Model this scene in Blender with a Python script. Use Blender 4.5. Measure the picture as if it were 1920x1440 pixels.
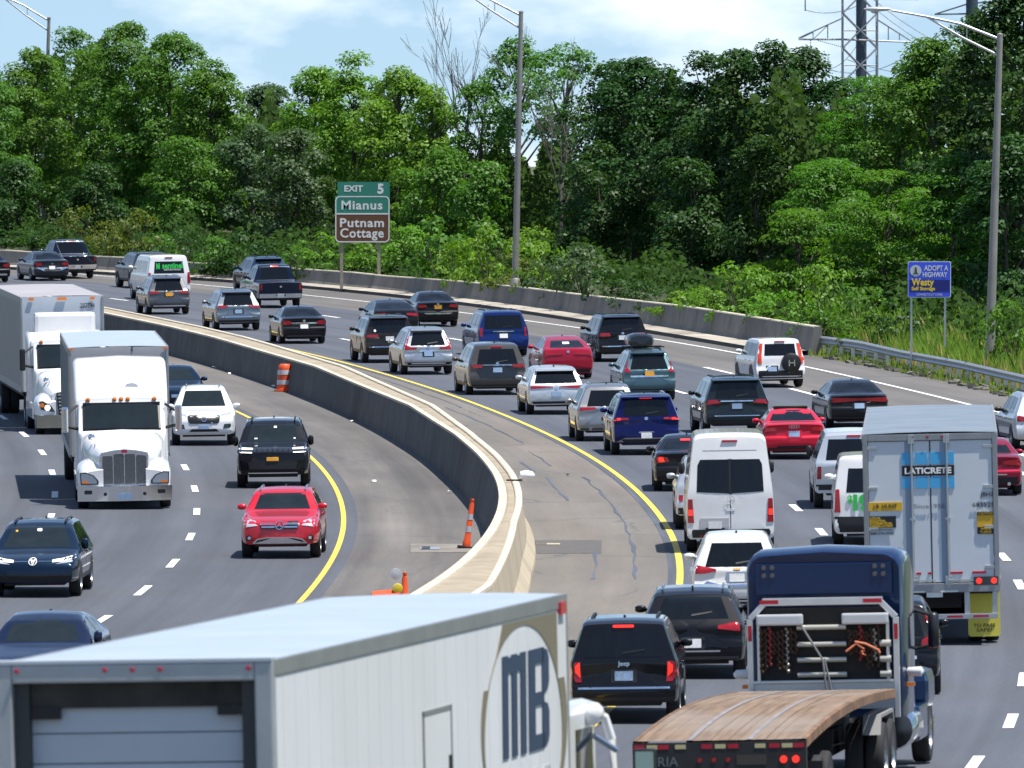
import bpy, bmesh, math, random
import numpy as np
from mathutils import Vector, Matrix, geometry
from mathutils.bvhtree import BVHTree
for _o in list(bpy.data.objects): bpy.data.objects.remove(_o)
SC = bpy.context.scene
COL = SC.collection
R = math.radians
rng = random.Random(7)

# ------------------------------------------------------------ camera, sky, sun
F = 20000.0                       # focal length in pixels of a 1920 wide picture
HORIZON = 300                      # row of the level horizon in the photograph
GRADE = HORIZON / F               # the road climbs away from the camera
PITCH = math.atan((720 - HORIZON) / F)
CZ = 13.0
cam_d = bpy.data.cameras.new("camera"); cam = bpy.data.objects.new("camera", cam_d); COL.objects.link(cam)
cam.location = (0, 0, CZ); cam.rotation_euler = (math.pi / 2 - PITCH, 0, 0)
cam_d.sensor_width = 36; cam_d.lens = F / 1920 * 36; cam_d.clip_start = 1; cam_d.clip_end = 20000
cam_d.dof.use_dof = True; cam_d.dof.focus_distance = 330; cam_d.dof.aperture_fstop = 8.5
SC.camera = cam
SUN_EL, SUN_AZ = R(71), R(112)     # azimuth clockwise from +Y
sv = Vector((math.sin(SUN_AZ) * math.cos(SUN_EL), math.cos(SUN_AZ) * math.cos(SUN_EL), math.sin(SUN_EL)))
sun_d = bpy.data.lights.new("sun", 'SUN'); sun = bpy.data.objects.new("sun", sun_d); COL.objects.link(sun)
sun_d.energy = 5.0; sun_d.angle = R(0.5); sun_d.color = (1.0, 0.955, 0.88)
sun.rotation_euler = sv.to_track_quat('Z', 'Y').to_euler()
W = bpy.data.worlds.new("World"); SC.world = W; W.use_nodes = True
nt = W.node_tree; nt.nodes.clear()
def _n(t, **k):
    n = nt.nodes.new(t)
    for a, b in k.items(): setattr(n, a, b)
    return n
out = _n('ShaderNodeOutputWorld'); bg = _n('ShaderNodeBackground'); bg.inputs[1].default_value = 0.105
sky = _n('ShaderNodeTexSky', sky_type='NISHITA', sun_disc=False, sun_elevation=SUN_EL, sun_rotation=SUN_AZ)
sky.air_density = 1.0; sky.dust_density = 0.15; sky.ozone_density = 2.4
tc = _n('ShaderNodeTexCoord'); va = _n('ShaderNodeVectorMath', operation='ADD'); va.inputs[1].default_value = (0, 0, 0.105)
vn = _n('ShaderNodeVectorMath', operation='NORMALIZE')
nt.links.new(tc.outputs['Generated'], va.inputs[0]); nt.links.new(va.outputs[0], vn.inputs[0]); nt.links.new(vn.outputs[0], sky.inputs[0])
mp = _n('ShaderNodeMapping'); mp.inputs['Scale'].default_value = (38, 38, 95); mp.inputs['Location'].default_value = (3.3, 0.4, 0.55)
nz = _n('ShaderNodeTexNoise'); nz.inputs['Scale'].default_value = 1.0; nz.inputs['Detail'].default_value = 6; nz.inputs['Roughness'].default_value = 0.55
nt.links.new(tc.outputs['Generated'], mp.inputs[0]); nt.links.new(mp.outputs[0], nz.inputs[0])
rp = _n('ShaderNodeValToRGB'); rp.color_ramp.elements[0].position = 0.43; rp.color_ramp.elements[1].position = 0.66
rp.color_ramp.elements[0].color = (0, 0, 0, 1); rp.color_ramp.elements[1].color = (1, 1, 1, 1)
nt.links.new(nz.outputs[0], rp.inputs[0])
mx = _n('ShaderNodeMixRGB'); mx.inputs[2].default_value = (8.6, 9.1, 9.8, 1)
ml = _n('ShaderNodeMath', operation='MULTIPLY'); ml.inputs[1].default_value = 0.8
sp_ = _n('ShaderNodeSeparateXYZ'); nt.links.new(tc.outputs['Generated'], sp_.inputs[0])
fd = _n('ShaderNodeMapRange'); fd.inputs[1].default_value = .03; fd.inputs[2].default_value = .14; fd.inputs[3].default_value = .72; fd.inputs[4].default_value = .12
nt.links.new(sp_.outputs[2], fd.inputs[0]); nt.links.new(fd.outputs[0], ml.inputs[1])    # low fair-weather cloud, clear blue overhead
nt.links.new(rp.outputs[0], ml.inputs[0]); nt.links.new(ml.outputs[0], mx.inputs[0]); nt.links.new(sky.outputs[0], mx.inputs[1])
nt.links.new(mx.outputs[0], bg.inputs[0]); nt.links.new(bg.outputs[0], out.inputs[0])
vs = SC.view_settings
SC.display_settings.display_device = 'sRGB'
vs.view_transform = 'Standard'; vs.look = 'None'; vs.gamma = 1; vs.exposure = 0.5; vs.use_curve_mapping = False
SC.render.engine = 'CYCLES'
SC.cycles.max_bounces = 6; SC.cycles.diffuse_bounces = 3; SC.cycles.glossy_bounces = 3; SC.cycles.transparent_max_bounces = 6

# ------------------------------------------------------------ the lie of the road
PD = np.array([0, 60, 98, 113, 150, 175, 205, 235, 270, 307, 333, 370, 415, 460, 500, 540, 600, 700, 1000, 6000.])
PZ = np.array([3.0, 3.0, 2.8, 2.5, 1.3, .78, .55, .38, .08, -.15, -.3, -.45, -.62, -.86, -1.05, -1.15, -1.1, -1.6, -5.5, -80.]) + GRADE*PD
PZ[-2:] = 9.0
PM = np.gradient(PZ, PD); PM[0] = PM[1] = PM[-1] = PM[-2] = 0
def prof(d):
    d = np.maximum(np.asarray(d, float), 0)
    i = np.clip(np.searchsorted(PD, d, side='right') - 1, 0, len(PD) - 2)
    h = PD[i + 1] - PD[i]; t = (d - PD[i]) / h
    return (2*t**3 - 3*t**2 + 1)*PZ[i] + (t**3 - 2*t*t + t)*h*PM[i] + (-2*t**3 + 3*t*t)*PZ[i+1] + (t**3 - t*t)*h*PM[i+1]
def pz(d): return float(prof(d))
def ray(px, py):
    dx = (px - 960) / F; dy = -(py - 720) / F
    return np.array([dx, math.cos(PITCH) + dy*math.sin(PITCH), -math.sin(PITCH) + dy*math.cos(PITCH)])
def at(px, py, hh=0.0):
    "the point on the road surface (hh above it) that is seen at this place of the photograph"
    d = ray(px, py); lo, hi = 50., 1500.
    for _ in range(60):
        t = (lo + hi) / 2
        if CZ + d[2]*t > prof(d[1]*t) + hh: lo = t
        else: hi = t
    p = d*lo; return Vector((p[0], p[1], CZ + p[2]))
def atY(px, py, Y):
    d = ray(px, py); t = Y / d[1]; return Vector((d[0]*t, Y, CZ + d[2]*t))
def zrow(py, Y): return CZ + (HORIZON-py)*Y/F
class Line:
    "smooth plan curve X(D) through points of the road, continued at the same bend outside them"
    def __init__(s, pts, hh=0.0, deg=3, k0=-1/1000., k1=-1/1000.):
        q = [at(x, y, hh) for x, y in pts]
        X = np.array([p.x for p in q]); D = np.array([p.y for p in q])
        s.d0, s.d1 = D.min(), D.max(); s.m = D.mean()
        s.c = np.polyfit((D - s.m)/100, X, deg); s.k0, s.k1 = k0, k1
        s.res = float(np.abs(np.polyval(s.c, (D - s.m)/100) - X).max())
    def _e(s, d): return np.polyval(s.c, (d - s.m)/100)
    def __call__(s, d):
        d = float(d); e = min(max(d, s.d0), s.d1)
        x = float(s._e(e)); g = float((s._e(e + .5) - s._e(e - .5)))
        if d > s.d1: x += g*(d - e) + .5*s.k1*(d - e)**2
        if d < s.d0: x += g*(d - e) + .5*s.k0*(d - e)**2
        return x
    def slope(s, d): return (s(d + 1) - s(d - 1))/2
yelR = Line([(627,675),(685,692),(768,716),(852,742),(900,762),(953,783),(1006,803),(1058,830),(1111,859),(1164,893),(1204,930),(1238,975),(1259,1009),(1275,1054),(1277,1083),(1272,1109)])
yelL = Line([(437,769),(470,785),(583,857),(617,897),(633,927),(640,947),(646,970),(645,990),(638,1013),(625,1043),(605,1077),(580,1110),(552,1140)])
lanA = Line([(347,877),(365,917),(369,960),(357,1007),(324,1057),(268,1108),(188,1165)])
lanB = Line([(5,783),(45,815),(79,849),(98,887),(103,928),(95,970)])
whtR = Line([(573,553),(640,562),(863,585),(980,602),(1073,613),(1233,637),(1333,653),(1380,661),(1510,688),(1633,718),(1780,748),(1873,773)], k1=-1/500.)
mBL = Line([(340,673),(427,693),(457,708),(559,740),(632,775),(719,817),(790,857),(840,897),(873,933),(897,970),(905,1000)])
OUT_PTS = [(0,503),(90,507),(181,512),(360,520),(500,532),(640,545),(857,564),(960,578),(1000,585),(1233,618),(1400,643),(1520,668),(1647,690),(1747,710),(1847,733),(1913,747)]
outR = Line(OUT_PTS, deg=4, k1=-1/400.)

# ------------------------------------------------------------ mesh and object helpers
def tag(o, label=None, cat=None, group=None, kind=None):
    if label: o['label'] = label
    if cat: o['category'] = cat
    if group: o['group'] = group
    if kind: o['kind'] = kind
    return o
def thing(name, label, cat, loc=(0,0,0), yaw=0.0, group=None, pitch=0.0, roll=0.0):
    o = bpy.data.objects.new(name, None); COL.objects.link(o); o.empty_display_size = .3
    o.location = loc; o.rotation_euler = (pitch, roll, yaw)
    return tag(o, label, cat, group)
def link(name, me, mat, parent=None, loc=None, rot=None, scale=None):
    o = bpy.data.objects.new(name, me); COL.objects.link(o)
    if mat is not None and len(me.materials) == 0:
        for m in (mat if isinstance(mat, (list, tuple)) else [mat]): me.materials.append(m)
    if parent is not None: o.parent = parent
    if loc is not None: o.location = loc
    if rot is not None: o.rotation_euler = rot
    if scale is not None: o.scale = scale
    return o
def copy_thing(o):
    c = o.copy(); COL.objects.link(c)
    for ch in list(o.children):
        k = ch.copy(); COL.objects.link(k); k.parent = c
    return c
class MB:
    def __init__(s): s.v = []; s.f = []; s.mi = []; s.uv = None; s.m = 0
    def add(s, vs, fs):
        n = len(s.v); s.v += [tuple(map(float, v)) for v in vs]
        for f in fs: s.f.append([i + n for i in f]); s.mi.append(s.m)
        return s
    def box(s, c, d, rz=0, rx=0, ry=0):
        x, y, z = d[0]/2, d[1]/2, d[2]/2
        M = Matrix.Translation(c) @ Matrix.Rotation(rz,4,'Z') @ Matrix.Rotation(ry,4,'Y') @ Matrix.Rotation(rx,4,'X')
        P = [M @ Vector(p) for p in [(-x,-y,-z),(x,-y,-z),(x,y,-z),(-x,y,-z),(-x,-y,z),(x,-y,z),(x,y,z),(-x,y,z)]]
        return s.add(P, [(0,3,2,1),(4,5,6,7),(0,1,5,4),(1,2,6,5),(2,3,7,6),(3,0,4,7)])
    def b2(s, x0, x1, y0, y1, z0, z1): return s.box(((x0+x1)/2,(y0+y1)/2,(z0+z1)/2), (abs(x1-x0),abs(y1-y0),abs(z1-z0)))
    def tube(s, pts, r, n=8, caps=True):
        pts = [Vector(p) for p in pts]; rr = r if isinstance(r, (list, tuple)) else [r]*len(pts)
        rings = []; up = Vector((0,0,1))
        for i, p in enumerate(pts):
            t = (pts[min(i+1,len(pts)-1)] - pts[max(i-1,0)]).normalized()
            a = t.cross(up)
            if a.length < 1e-3: a = t.cross(Vector((0,1,0)))
            a.normalize(); b = t.cross(a)
            rings.append([p + (a*math.cos(2*math.pi*k/n) + b*math.sin(2*math.pi*k/n))*rr[i] for k in range(n)])
        vs = [v for q in rings for v in q]; fs = []
        for i in range(len(pts)-1):
            for k in range(n):
                fs.append((i*n+k, (i+1)*n+k, (i+1)*n+(k+1)%n, i*n+(k+1)%n))
        if caps: fs.append(tuple(range(n))); fs.append(tuple(range((len(pts)-1)*n, len(pts)*n))[::-1])
        return s.add(vs, fs)
    def lathe(s, prof_, c=(0,0,0), n=20, axis='Z', caps=True):
        vs = []
        for r, h in prof_:
            for k in range(n):
                a = 2*math.pi*k/n; x, y = r*math.cos(a), r*math.sin(a)
                p = (x,y,h) if axis == 'Z' else ((h,x,y) if axis == 'X' else (y,h,x))
                vs.append((p[0]+c[0],p[1]+c[1],p[2]+c[2]))
        fs = []
        for i in range(len(prof_)-1):
            for k in range(n): fs.append((i*n+k, i*n+(k+1)%n, (i+1)*n+(k+1)%n, (i+1)*n+k))
        if caps: fs.append(tuple(range(n))[::-1]); fs.append(tuple(range((len(prof_)-1)*n, len(prof_)*n)))
        return s.add(vs, fs)
    def prism(s, poly, plane, a, b):
        "2-D outline extruded from a to b along the axis it lacks; plane is 'XZ', 'YZ' or 'XY'"
        def P(u, v, w): return {'XZ':(u,w,v),'YZ':(w,u,v),'XY':(u,v,w)}[plane]
        n = len(poly); vs = [P(u,v,a) for u,v in poly] + [P(u,v,b) for u,v in poly]
        fs = [tuple(range(n)), tuple(range(n,2*n))[::-1]] + [(i,n+i,n+(i+1)%n,(i+1)%n) for i in range(n)]
        return s.add(vs, fs)
    def grid(s, rows):
        n = len(rows[0]); vs = [p for r in rows for p in r]; fs = []
        for i in range(len(rows)-1):
            for j in range(n-1): fs.append((i*n+j, i*n+j+1, (i+1)*n+j+1, (i+1)*n+j))
        return s.add(vs, fs)
    def mesh(s, name='mesh', smooth=None, bevel=0, fixn=True):
        me = bpy.data.meshes.new(name); me.from_pydata(s.v, [], s.f)
        if any(s.mi): me.polygons.foreach_set('material_index', s.mi)
        if fixn or bevel:
            bm = bmesh.new(); bm.from_mesh(me)
            if fixn: bmesh.ops.recalc_face_normals(bm, faces=bm.faces)
            if bevel:
                ed = [e for e in bm.edges if len(e.link_faces) == 2 and e.calc_face_angle(0) > R(30)]
                bmesh.ops.bevel(bm, geom=ed, offset=bevel, segments=2, profile=.6, affect='EDGES', clamp_overlap=True)
            bm.to_mesh(me); bm.free()
        if smooth:
            me.polygons.foreach_set('use_smooth', [True]*len(me.polygons))
            me.set_sharp_from_angle(angle=R(smooth))
        return me
    def build(s, name, mat, parent=None, smooth=None, bevel=0, fixn=True, **k):
        return link(name, s.mesh(name, smooth, bevel, fixn), mat, parent, **k)
def rrect(w, h, r, cx=0, cy=0, n=4):
    P = []
    for sx, sy, a0 in ((1,1,0),(-1,1,90),(-1,-1,180),(1,-1,270)):
        for i in range(n+1):
            a = R(a0 + 90*i/n); P.append((cx + sx*(w/2-r) + r*math.cos(a), cy + sy*(h/2-r) + r*math.sin(a)))
    return P
def text_mesh(body, h, w=None, bold=0.0, space=1.0):
    cu = bpy.data.curves.new('lettering', 'FONT'); cu.body = body; cu.size = h*1.38; cu.align_x = 'CENTER'; cu.align_y = 'CENTER'
    cu.offset = bold; cu.space_character = space; cu.extrude = 0.004; cu.resolution_u = 3
    ob = bpy.data.objects.new('lettering', cu); COL.objects.link(ob)
    dg = bpy.context.evaluated_depsgraph_get(); me = bpy.data.meshes.new_from_object(ob.evaluated_get(dg))
    bpy.data.objects.remove(ob); bpy.data.curves.remove(cu)
    co = np.empty(len(me.vertices)*3); me.vertices.foreach_get('co', co); co = co.reshape(-1,3)
    co[:,0] -= (co[:,0].min()+co[:,0].max())/2; co[:,1] -= (co[:,1].min()+co[:,1].max())/2
    if w: co[:,0] *= w/max(1e-6, np.ptp(co[:,0]))
    me.vertices.foreach_set('co', co.ravel()); me.materials.clear(); return me
def text(body, h, mat, parent, loc, rot=(math.pi/2,0,0), w=None, bold=0.0, name='lettering', space=1.0):
    return link(name, text_mesh(body, h, w, bold, space), mat, parent, loc=loc, rot=rot)

# ------------------------------------------------------------ materials
MATS = {}
def pbr(name, col, rough=.5, metal=0.0, coat=0.0, vary=0.0, vscale=4.0, bump=0.0, bscale=30.0, emis=0.0, spec=None, dirt=None):
    if name in MATS: return MATS[name]
    m = bpy.data.materials.new(name); m.use_nodes = True; t = m.node_tree; b = t.nodes['Principled BSDF']
    b.inputs['Base Color'].default_value = (*col, 1); b.inputs['Roughness'].default_value = rough; b.inputs['Metallic'].default_value = metal
    if coat: b.inputs['Coat Weight'].default_value = coat; b.inputs['Coat Roughness'].default_value = .04; b.inputs['Coat IOR'].default_value = 1.36
    if spec is not None: b.inputs['Specular IOR Level'].default_value = spec
    if emis: b.inputs['Emission Color'].default_value = (*col, 1); b.inputs['Emission Strength'].default_value = emis
    tc = t.nodes.new('ShaderNodeTexCoord')
    if vary:
        n = t.nodes.new('ShaderNodeTexNoise'); n.inputs['Scale'].default_value = vscale; n.inputs['Detail'].default_value = 7; n.inputs['Roughness'].default_value = .62
        t.links.new(tc.outputs['Object'], n.inputs[0])
        rp = t.nodes.new('ShaderNodeMapRange'); rp.inputs[1].default_value = .3; rp.inputs[2].default_value = .7; rp.inputs[3].default_value = 1-vary; rp.inputs[4].default_value = 1+vary
        t.links.new(n.outputs[0], rp.inputs[0])
        mu = t.nodes.new('ShaderNodeVectorMath'); mu.operation = 'SCALE'; mu.inputs[0].default_value = col
        t.links.new(rp.outputs[0], mu.inputs['Scale']); t.links.new(mu.outputs[0], b.inputs['Base Color'])
        if dirt:
            n2 = t.nodes.new('ShaderNodeTexNoise'); n2.inputs['Scale'].default_value = vscale*.35; n2.inputs['Detail'].default_value = 9
            mpn = t.nodes.new('ShaderNodeMapping'); mpn.inputs['Scale'].default_value = (1,1,.25); t.links.new(tc.outputs['Object'], mpn.inputs[0]); t.links.new(mpn.outputs[0], n2.inputs[0])
            r2 = t.nodes.new('ShaderNodeMapRange'); r2.inputs[1].default_value = .48; r2.inputs[2].default_value = .72; r2.inputs[3].default_value = 0; r2.inputs[4].default_value = .75
            t.links.new(n2.outputs[0], r2.inputs[0])
            mi = t.nodes.new('ShaderNodeMixRGB'); mi.inputs[2].default_value = (*dirt, 1); t.links.new(r2.outputs[0], mi.inputs[0]); t.links.new(mu.outputs[0], mi.inputs[1]); t.links.new(mi.outputs[0], b.inputs['Base Color'])
    if bump:
        n = t.nodes.new('ShaderNodeTexNoise'); n.inputs['Scale'].default_value = bscale; n.inputs['Detail'].default_value = 4
        bp = t.nodes.new('ShaderNodeBump'); bp.inputs['Strength'].default_value = bump; bp.inputs['Distance'].default_value = .02
        t.links.new(tc.outputs['Object'], n.inputs[0]); t.links.new(n.outputs[0], bp.inputs['Height']); t.links.new(bp.outputs[0], b.inputs['Normal'])
    MATS[name] = m; return m
def paint(name, col, metal=0.0, rough=.32, coat=1.0): return pbr('paint_'+name, col, rough, metal, coat, vary=.05, vscale=1.3, spec=.12)
def asphalt(name, col, streak=.10, crack=0.0, patch=.12, grain=.16, col2=None, track=0.0):
    m = bpy.data.materials.new(name); m.use_nodes = True; t = m.node_tree; b = t.nodes['Principled BSDF']
    b.inputs['Roughness'].default_value = .82; b.inputs['Specular IOR Level'].default_value = .35
    uv = t.nodes.new('ShaderNodeUVMap'); uv.uv_map = 'road'
    def noise(sx, sy, det=5, sc=1.0):
        mp = t.nodes.new('ShaderNodeMapping'); mp.inputs['Scale'].default_value = (sx, sy, 1)
        n = t.nodes.new('ShaderNodeTexNoise'); n.inputs['Scale'].default_value = sc; n.inputs['Detail'].default_value = det; n.inputs['Roughness'].default_value = .6
        t.links.new(uv.outputs[0], mp.inputs[0]); t.links.new(mp.outputs[0], n.inputs[0]); return n.outputs[0]
    def rng_(x, a, c, lo, hi):
        r = t.nodes.new('ShaderNodeMapRange'); r.inputs[1].default_value = a; r.inputs[2].default_value = c; r.inputs[3].default_value = lo; r.inputs[4].default_value = hi
        t.links.new(x, r.inputs[0]); return r.outputs[0]
    def mul(a, c):
        q = t.nodes.new('ShaderNodeMath'); q.operation = 'MULTIPLY'; t.links.new(a, q.inputs[0]); t.links.new(c, q.inputs[1]); return q.outputs[0]
    f = mul(rng_(noise(1.1, .012), .3, .7, 1-streak, 1+streak), rng_(noise(.35, .06), .3, .7, 1-patch, 1+patch))
    f = mul(f, rng_(noise(14, 6, 3), .25, .75, 1-grain, 1+grain))
    if track:
        sx = t.nodes.new('ShaderNodeSeparateXYZ'); t.links.new(uv.outputs[0], sx.inputs[0])
        w1 = t.nodes.new('ShaderNodeMath'); w1.operation = 'MULTIPLY'; w1.inputs[1].default_value = 2*math.pi/1.875; t.links.new(sx.outputs[0], w1.inputs[0])
        w2 = t.nodes.new('ShaderNodeMath'); w2.operation = 'COSINE'; t.links.new(w1.outputs[0], w2.inputs[0])
        f = mul(f, rng_(w2.outputs[0], -1, 1, 1-track, 1+track))
    base = t.nodes.new('ShaderNodeRGB'); base.outputs[0].default_value = (*col, 1); bc = base.outputs[0]
    if col2:
        mi = t.nodes.new('ShaderNodeMixRGB'); mi.inputs[2].default_value = (*col2, 1); t.links.new(rng_(noise(.55, .022, 6), .42, .62, 0, 1), mi.inputs[0]); t.links.new(bc, mi.inputs[1]); bc = mi.outputs[0]
    sc = t.nodes.new('ShaderNodeVectorMath'); sc.operation = 'SCALE'; t.links.new(bc, sc.inputs[0]); t.links.new(f, sc.inputs['Scale'])
    last = sc.outputs[0]
    if crack:
        v = t.nodes.new('ShaderNodeTexVoronoi'); v.feature = 'DISTANCE_TO_EDGE'; v.inputs['Scale'].default_value = 1
        mp = t.nodes.new('ShaderNodeMapping'); mp.inputs['Scale'].default_value = (.3, .11, 1)
        n = t.nodes.new('ShaderNodeTexNoise'); n.inputs['Scale'].default_value = 3; n.inputs['Detail'].default_value = 4
        ad = t.nodes.new('ShaderNodeMixRGB'); ad.inputs[0].default_value = .25
        t.links.new(uv.outputs[0], mp.inputs[0]); t.links.new(mp.outputs[0], n.inputs[0]); t.links.new(mp.outputs[0], ad.inputs[1]); t.links.new(n.outputs['Color'], ad.inputs[2]); t.links.new(ad.outputs[0], v.inputs['Vector'])
        lo = rng_(v.outputs['Distance'], .004, .014, 1, 0); gate = rng_(noise(.4, .05, 3), .46, .52, 0, crack)
        mi = t.nodes.new('ShaderNodeMixRGB'); mi.inputs[2].default_value = (.045, .05, .075, 1); t.links.new(mul(lo, gate), mi.inputs[0]); t.links.new(last, mi.inputs[1]); last = mi.outputs[0]
    t.links.new(last, b.inputs['Base Color'])
    n = noise(40, 40, 2); bp = t.nodes.new('ShaderNodeBump'); bp.inputs['Strength'].default_value = .35; bp.inputs['Distance'].default_value = .01
    t.links.new(n, bp.inputs['Height']); t.links.new(bp.outputs[0], b.inputs['Normal'])
    return m
def leafmat(name, col, trans=.35, vary=.35, rough=.5, hue=0.014, spec=.3):
    m = bpy.data.materials.new(name); m.use_nodes = True; t = m.node_tree; b = t.nodes['Principled BSDF']; o = t.nodes['Material Output']
    b.inputs['Roughness'].default_value = rough; b.inputs['Specular IOR Level'].default_value = spec
    g = t.nodes.new('ShaderNodeNewGeometry'); oi = t.nodes.new('ShaderNodeObjectInfo')
    hs = t.nodes.new('ShaderNodeHueSaturation'); hs.inputs['Color'].default_value = (*col, 1)
    a = t.nodes.new('ShaderNodeMapRange'); a.inputs[3].default_value = 1-vary; a.inputs[4].default_value = 1+vary; t.links.new(g.outputs['Random Per Island'], a.inputs[0])
    c = t.nodes.new('ShaderNodeMapRange'); c.inputs[3].default_value = .5-hue; c.inputs[4].default_value = .5+hue*.6; t.links.new(oi.outputs['Random'], c.inputs[0])
    t.links.new(a.outputs[0], hs.inputs['Value']); t.links.new(c.outputs[0], hs.inputs['Hue'])
    t.links.new(hs.outputs[0], b.inputs['Base Color'])
    tr = t.nodes.new('ShaderNodeBsdfTranslucent'); br = t.nodes.new('ShaderNodeVectorMath'); br.operation = 'MULTIPLY'; br.inputs[1].default_value = (1.5, 1.6, .6)
    t.links.new(hs.outputs[0], br.inputs[0]); t.links.new(br.outputs[0], tr.inputs[0])
    mi = t.nodes.new('ShaderNodeMixShader'); mi.inputs[0].default_value = trans
    t.links.new(b.outputs[0], mi.inputs[1]); t.links.new(tr.outputs[0], mi.inputs[2]); t.links.new(mi.outputs[0], o.inputs[0]); return m
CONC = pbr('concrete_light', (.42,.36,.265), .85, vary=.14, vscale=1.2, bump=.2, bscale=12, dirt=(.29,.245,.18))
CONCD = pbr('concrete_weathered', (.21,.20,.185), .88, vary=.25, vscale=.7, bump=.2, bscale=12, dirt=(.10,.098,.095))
CONCS = pbr('concrete_shaded', (.098,.096,.094), .88, vary=.3, vscale=.8, bump=.2, bscale=12, dirt=(.055,.054,.054))  # for the median's left face, whose shade is put into this darker colour
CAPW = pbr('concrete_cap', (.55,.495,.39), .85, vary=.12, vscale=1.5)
FILLM = pbr('barrier_fill', (.33,.28,.205), .9, vary=.2, vscale=1.2, bump=.3, bscale=8, dirt=(.24,.20,.145))
YEL = pbr('road_paint_yellow', (.78,.56,.075), .6, vary=.10, vscale=1.5)
WHT = pbr('road_paint_white', (.80,.80,.78), .6, vary=.06, vscale=1.5)
GALV = pbr('galvanised_steel', (.50,.52,.53), .42, .75, vary=.12, vscale=3)
POLE = pbr('weathered_aluminium', (.30,.285,.26), .5, .35, vary=.15, vscale=2)
BLACK = pbr('black_plastic', (.012,.012,.014), .45)
RUBBER = pbr('tyre_rubber', (.018,.018,.019), .8, vary=.2, vscale=8)
ALLOY = pbr('alloy_rim', (.42,.43,.45), .3, .9)
DALLOY = pbr('dark_alloy_rim', (.05,.05,.055), .35, .7)
CHROME = pbr('chrome', (.80,.81,.83), .12, 1.0)
GLASS = pbr('tinted_glass', (.005,.007,.009), .04, spec=.42)
GLASSG = pbr('windscreen_glass', (.012,.018,.020), .04, spec=.45, vary=.25, vscale=1.2)
TAILR = pbr('tail_lamp_red', (.34,.008,.014), .18, coat=.8)
LIT = pbr('lit_brake_lamp', (.95,.035,.02), .2, coat=.5, emis=.65)
AMBER = pbr('amber_lens', (.85,.22,.02), .25, coat=.5)
LENS = pbr('clear_lens', (.62,.66,.70), .12, .35, coat=.8)
DLENS = pbr('dark_lamp_housing', (.05,.055,.06), .15, .3, coat=.8)
DRL = pbr('lit_daytime_lamp', (1.0,.98,.93), .2, emis=.9)
PLATEB = pbr('plate_blue', (.25,.36,.52), .5, vary=.25, vscale=25)
PLATEW = pbr('plate_white', (.72,.73,.74), .5, vary=.18, vscale=25)
PLATEY = pbr('plate_gold', (.75,.36,.03), .5, vary=.3, vscale=25)
WHITEP = paint('white', (.80,.80,.80))
WHITEB = pbr('sheet_white', (.74,.76,.78), .45, vary=.04, vscale=1)

# ------------------------------------------------------------ ground, road sheets and markings
def stations(a, b, n): return [a + (b-a)*i/n for i in range(n+1)]
def ribbon(name, fl, fr, lift, mat, d0, d1, n=160, nx=4, ref=None, kind='structure', label=None):
    ref = ref or (lambda d: 0.0)
    vs = []; uv = []
    ds = stations(d0, d1, n)
    for d in ds:
        a, b = fl(d), fr(d)
        for j in range(nx+1):
            x = a + (b-a)*j/nx; vs.append((x, d, pz(d)+lift)); uv.append((x-ref(d), d))
    fs = [(i*(nx+1)+j, i*(nx+1)+j+1, (i+1)*(nx+1)+j+1, (i+1)*(nx+1)+j) for i in range(n) for j in range(nx)]
    me = bpy.data.meshes.new(name); me.from_pydata(vs, [], fs)
    ul = me.uv_layers.new(name='road')
    li = np.empty(len(me.loops), dtype=np.int32); me.loops.foreach_get('vertex_index', li)
    ul.data.foreach_set('uv', np.array(uv)[li].ravel())
    o = link(name, me, mat)
    if kind: o['kind'] = kind
    if label: o['label'] = label
    return o
def topline(pts, base, deg, off):
    "plan curve of a wall's top edge; its height is what makes the edge stand over its base"
    return Line(pts, 1.3, deg)
LT = [(199,587),(315,611),(398,631),(502,661),(590,686),(664,717),(768,759),(852,813),(893,850),(925,898),(937,940),(938,955),(934,975),(909,1005),(847,1055),(772,1114)]
RT = [(199,569),(315,597),(398,615),(502,640),(590,666),(658,690),(758,732),(866,800),(925,852),(952,896),(960,915),(968,937),(974,970),(978,993),(972,1039),(959,1060),(922,1089),(888,1112)]
MH = 1.25
mLT = Line(LT, MH, 4); mRT = Line(RT, MH, 4)
BH = 1.0
OT = [(0,468),(181,480),(217,481),(360,492),(418,494),(540,502),(660,510),(713,516),(840,525),(960,536),(1090,552),(1190,563),(1280,573),(1433,597),(1547,615)]
# ground sheet out to the horizon
gx = sorted(set([-6000,-3000,-1500,-800,-400,-200,-120,-80,-60,-40,-20,0,20,40,60,80,120,200,400,800,1500,3000,6000]))
gd = sorted(set([-600,-300,-150,-60] + list(range(0,700,12)) + [700,760,850,1000,1300,1800,2600,4000,7000]))
g = MB(); g.grid([[(x, d, pz(d)-.35) for x in gx] for d in gd])
GROUND = pbr('ground_soil', (.07,.075,.035), .95, vary=.35, vscale=.2, bump=.4, bscale=3)
tag(g.build('ground', GROUND, fixn=False), kind='structure')
LANE = asphalt('asphalt_new', (.082,.090,.110), streak=.2, patch=.12, track=.05)
LANEL = asphalt('asphalt_new_left', (.080,.086,.102), streak=.2, patch=.12, track=.05)
LANE4 = asphalt('asphalt_worn', (.125,.118,.112), streak=.18, patch=.16)
SHR = asphalt('asphalt_old_shoulder', (.150,.140,.126), streak=.10, crack=.45, patch=.16, col2=(.178,.155,.135))
SHL = asphalt('asphalt_dusty_shoulder', (.108,.102,.098), streak=.22, crack=.25, patch=.2, col2=(.145,.132,.12))
D0, D1 = 62, 640
wallL = lambda d: mBL(d)
offL = lambda d: max(.12, min(.5, .15))
_ltx = [-400,-200,0]+[p[0] for p in LT[:12]]; _lty = [490,516,547]+[p[1] for p in LT[:12]]
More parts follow.
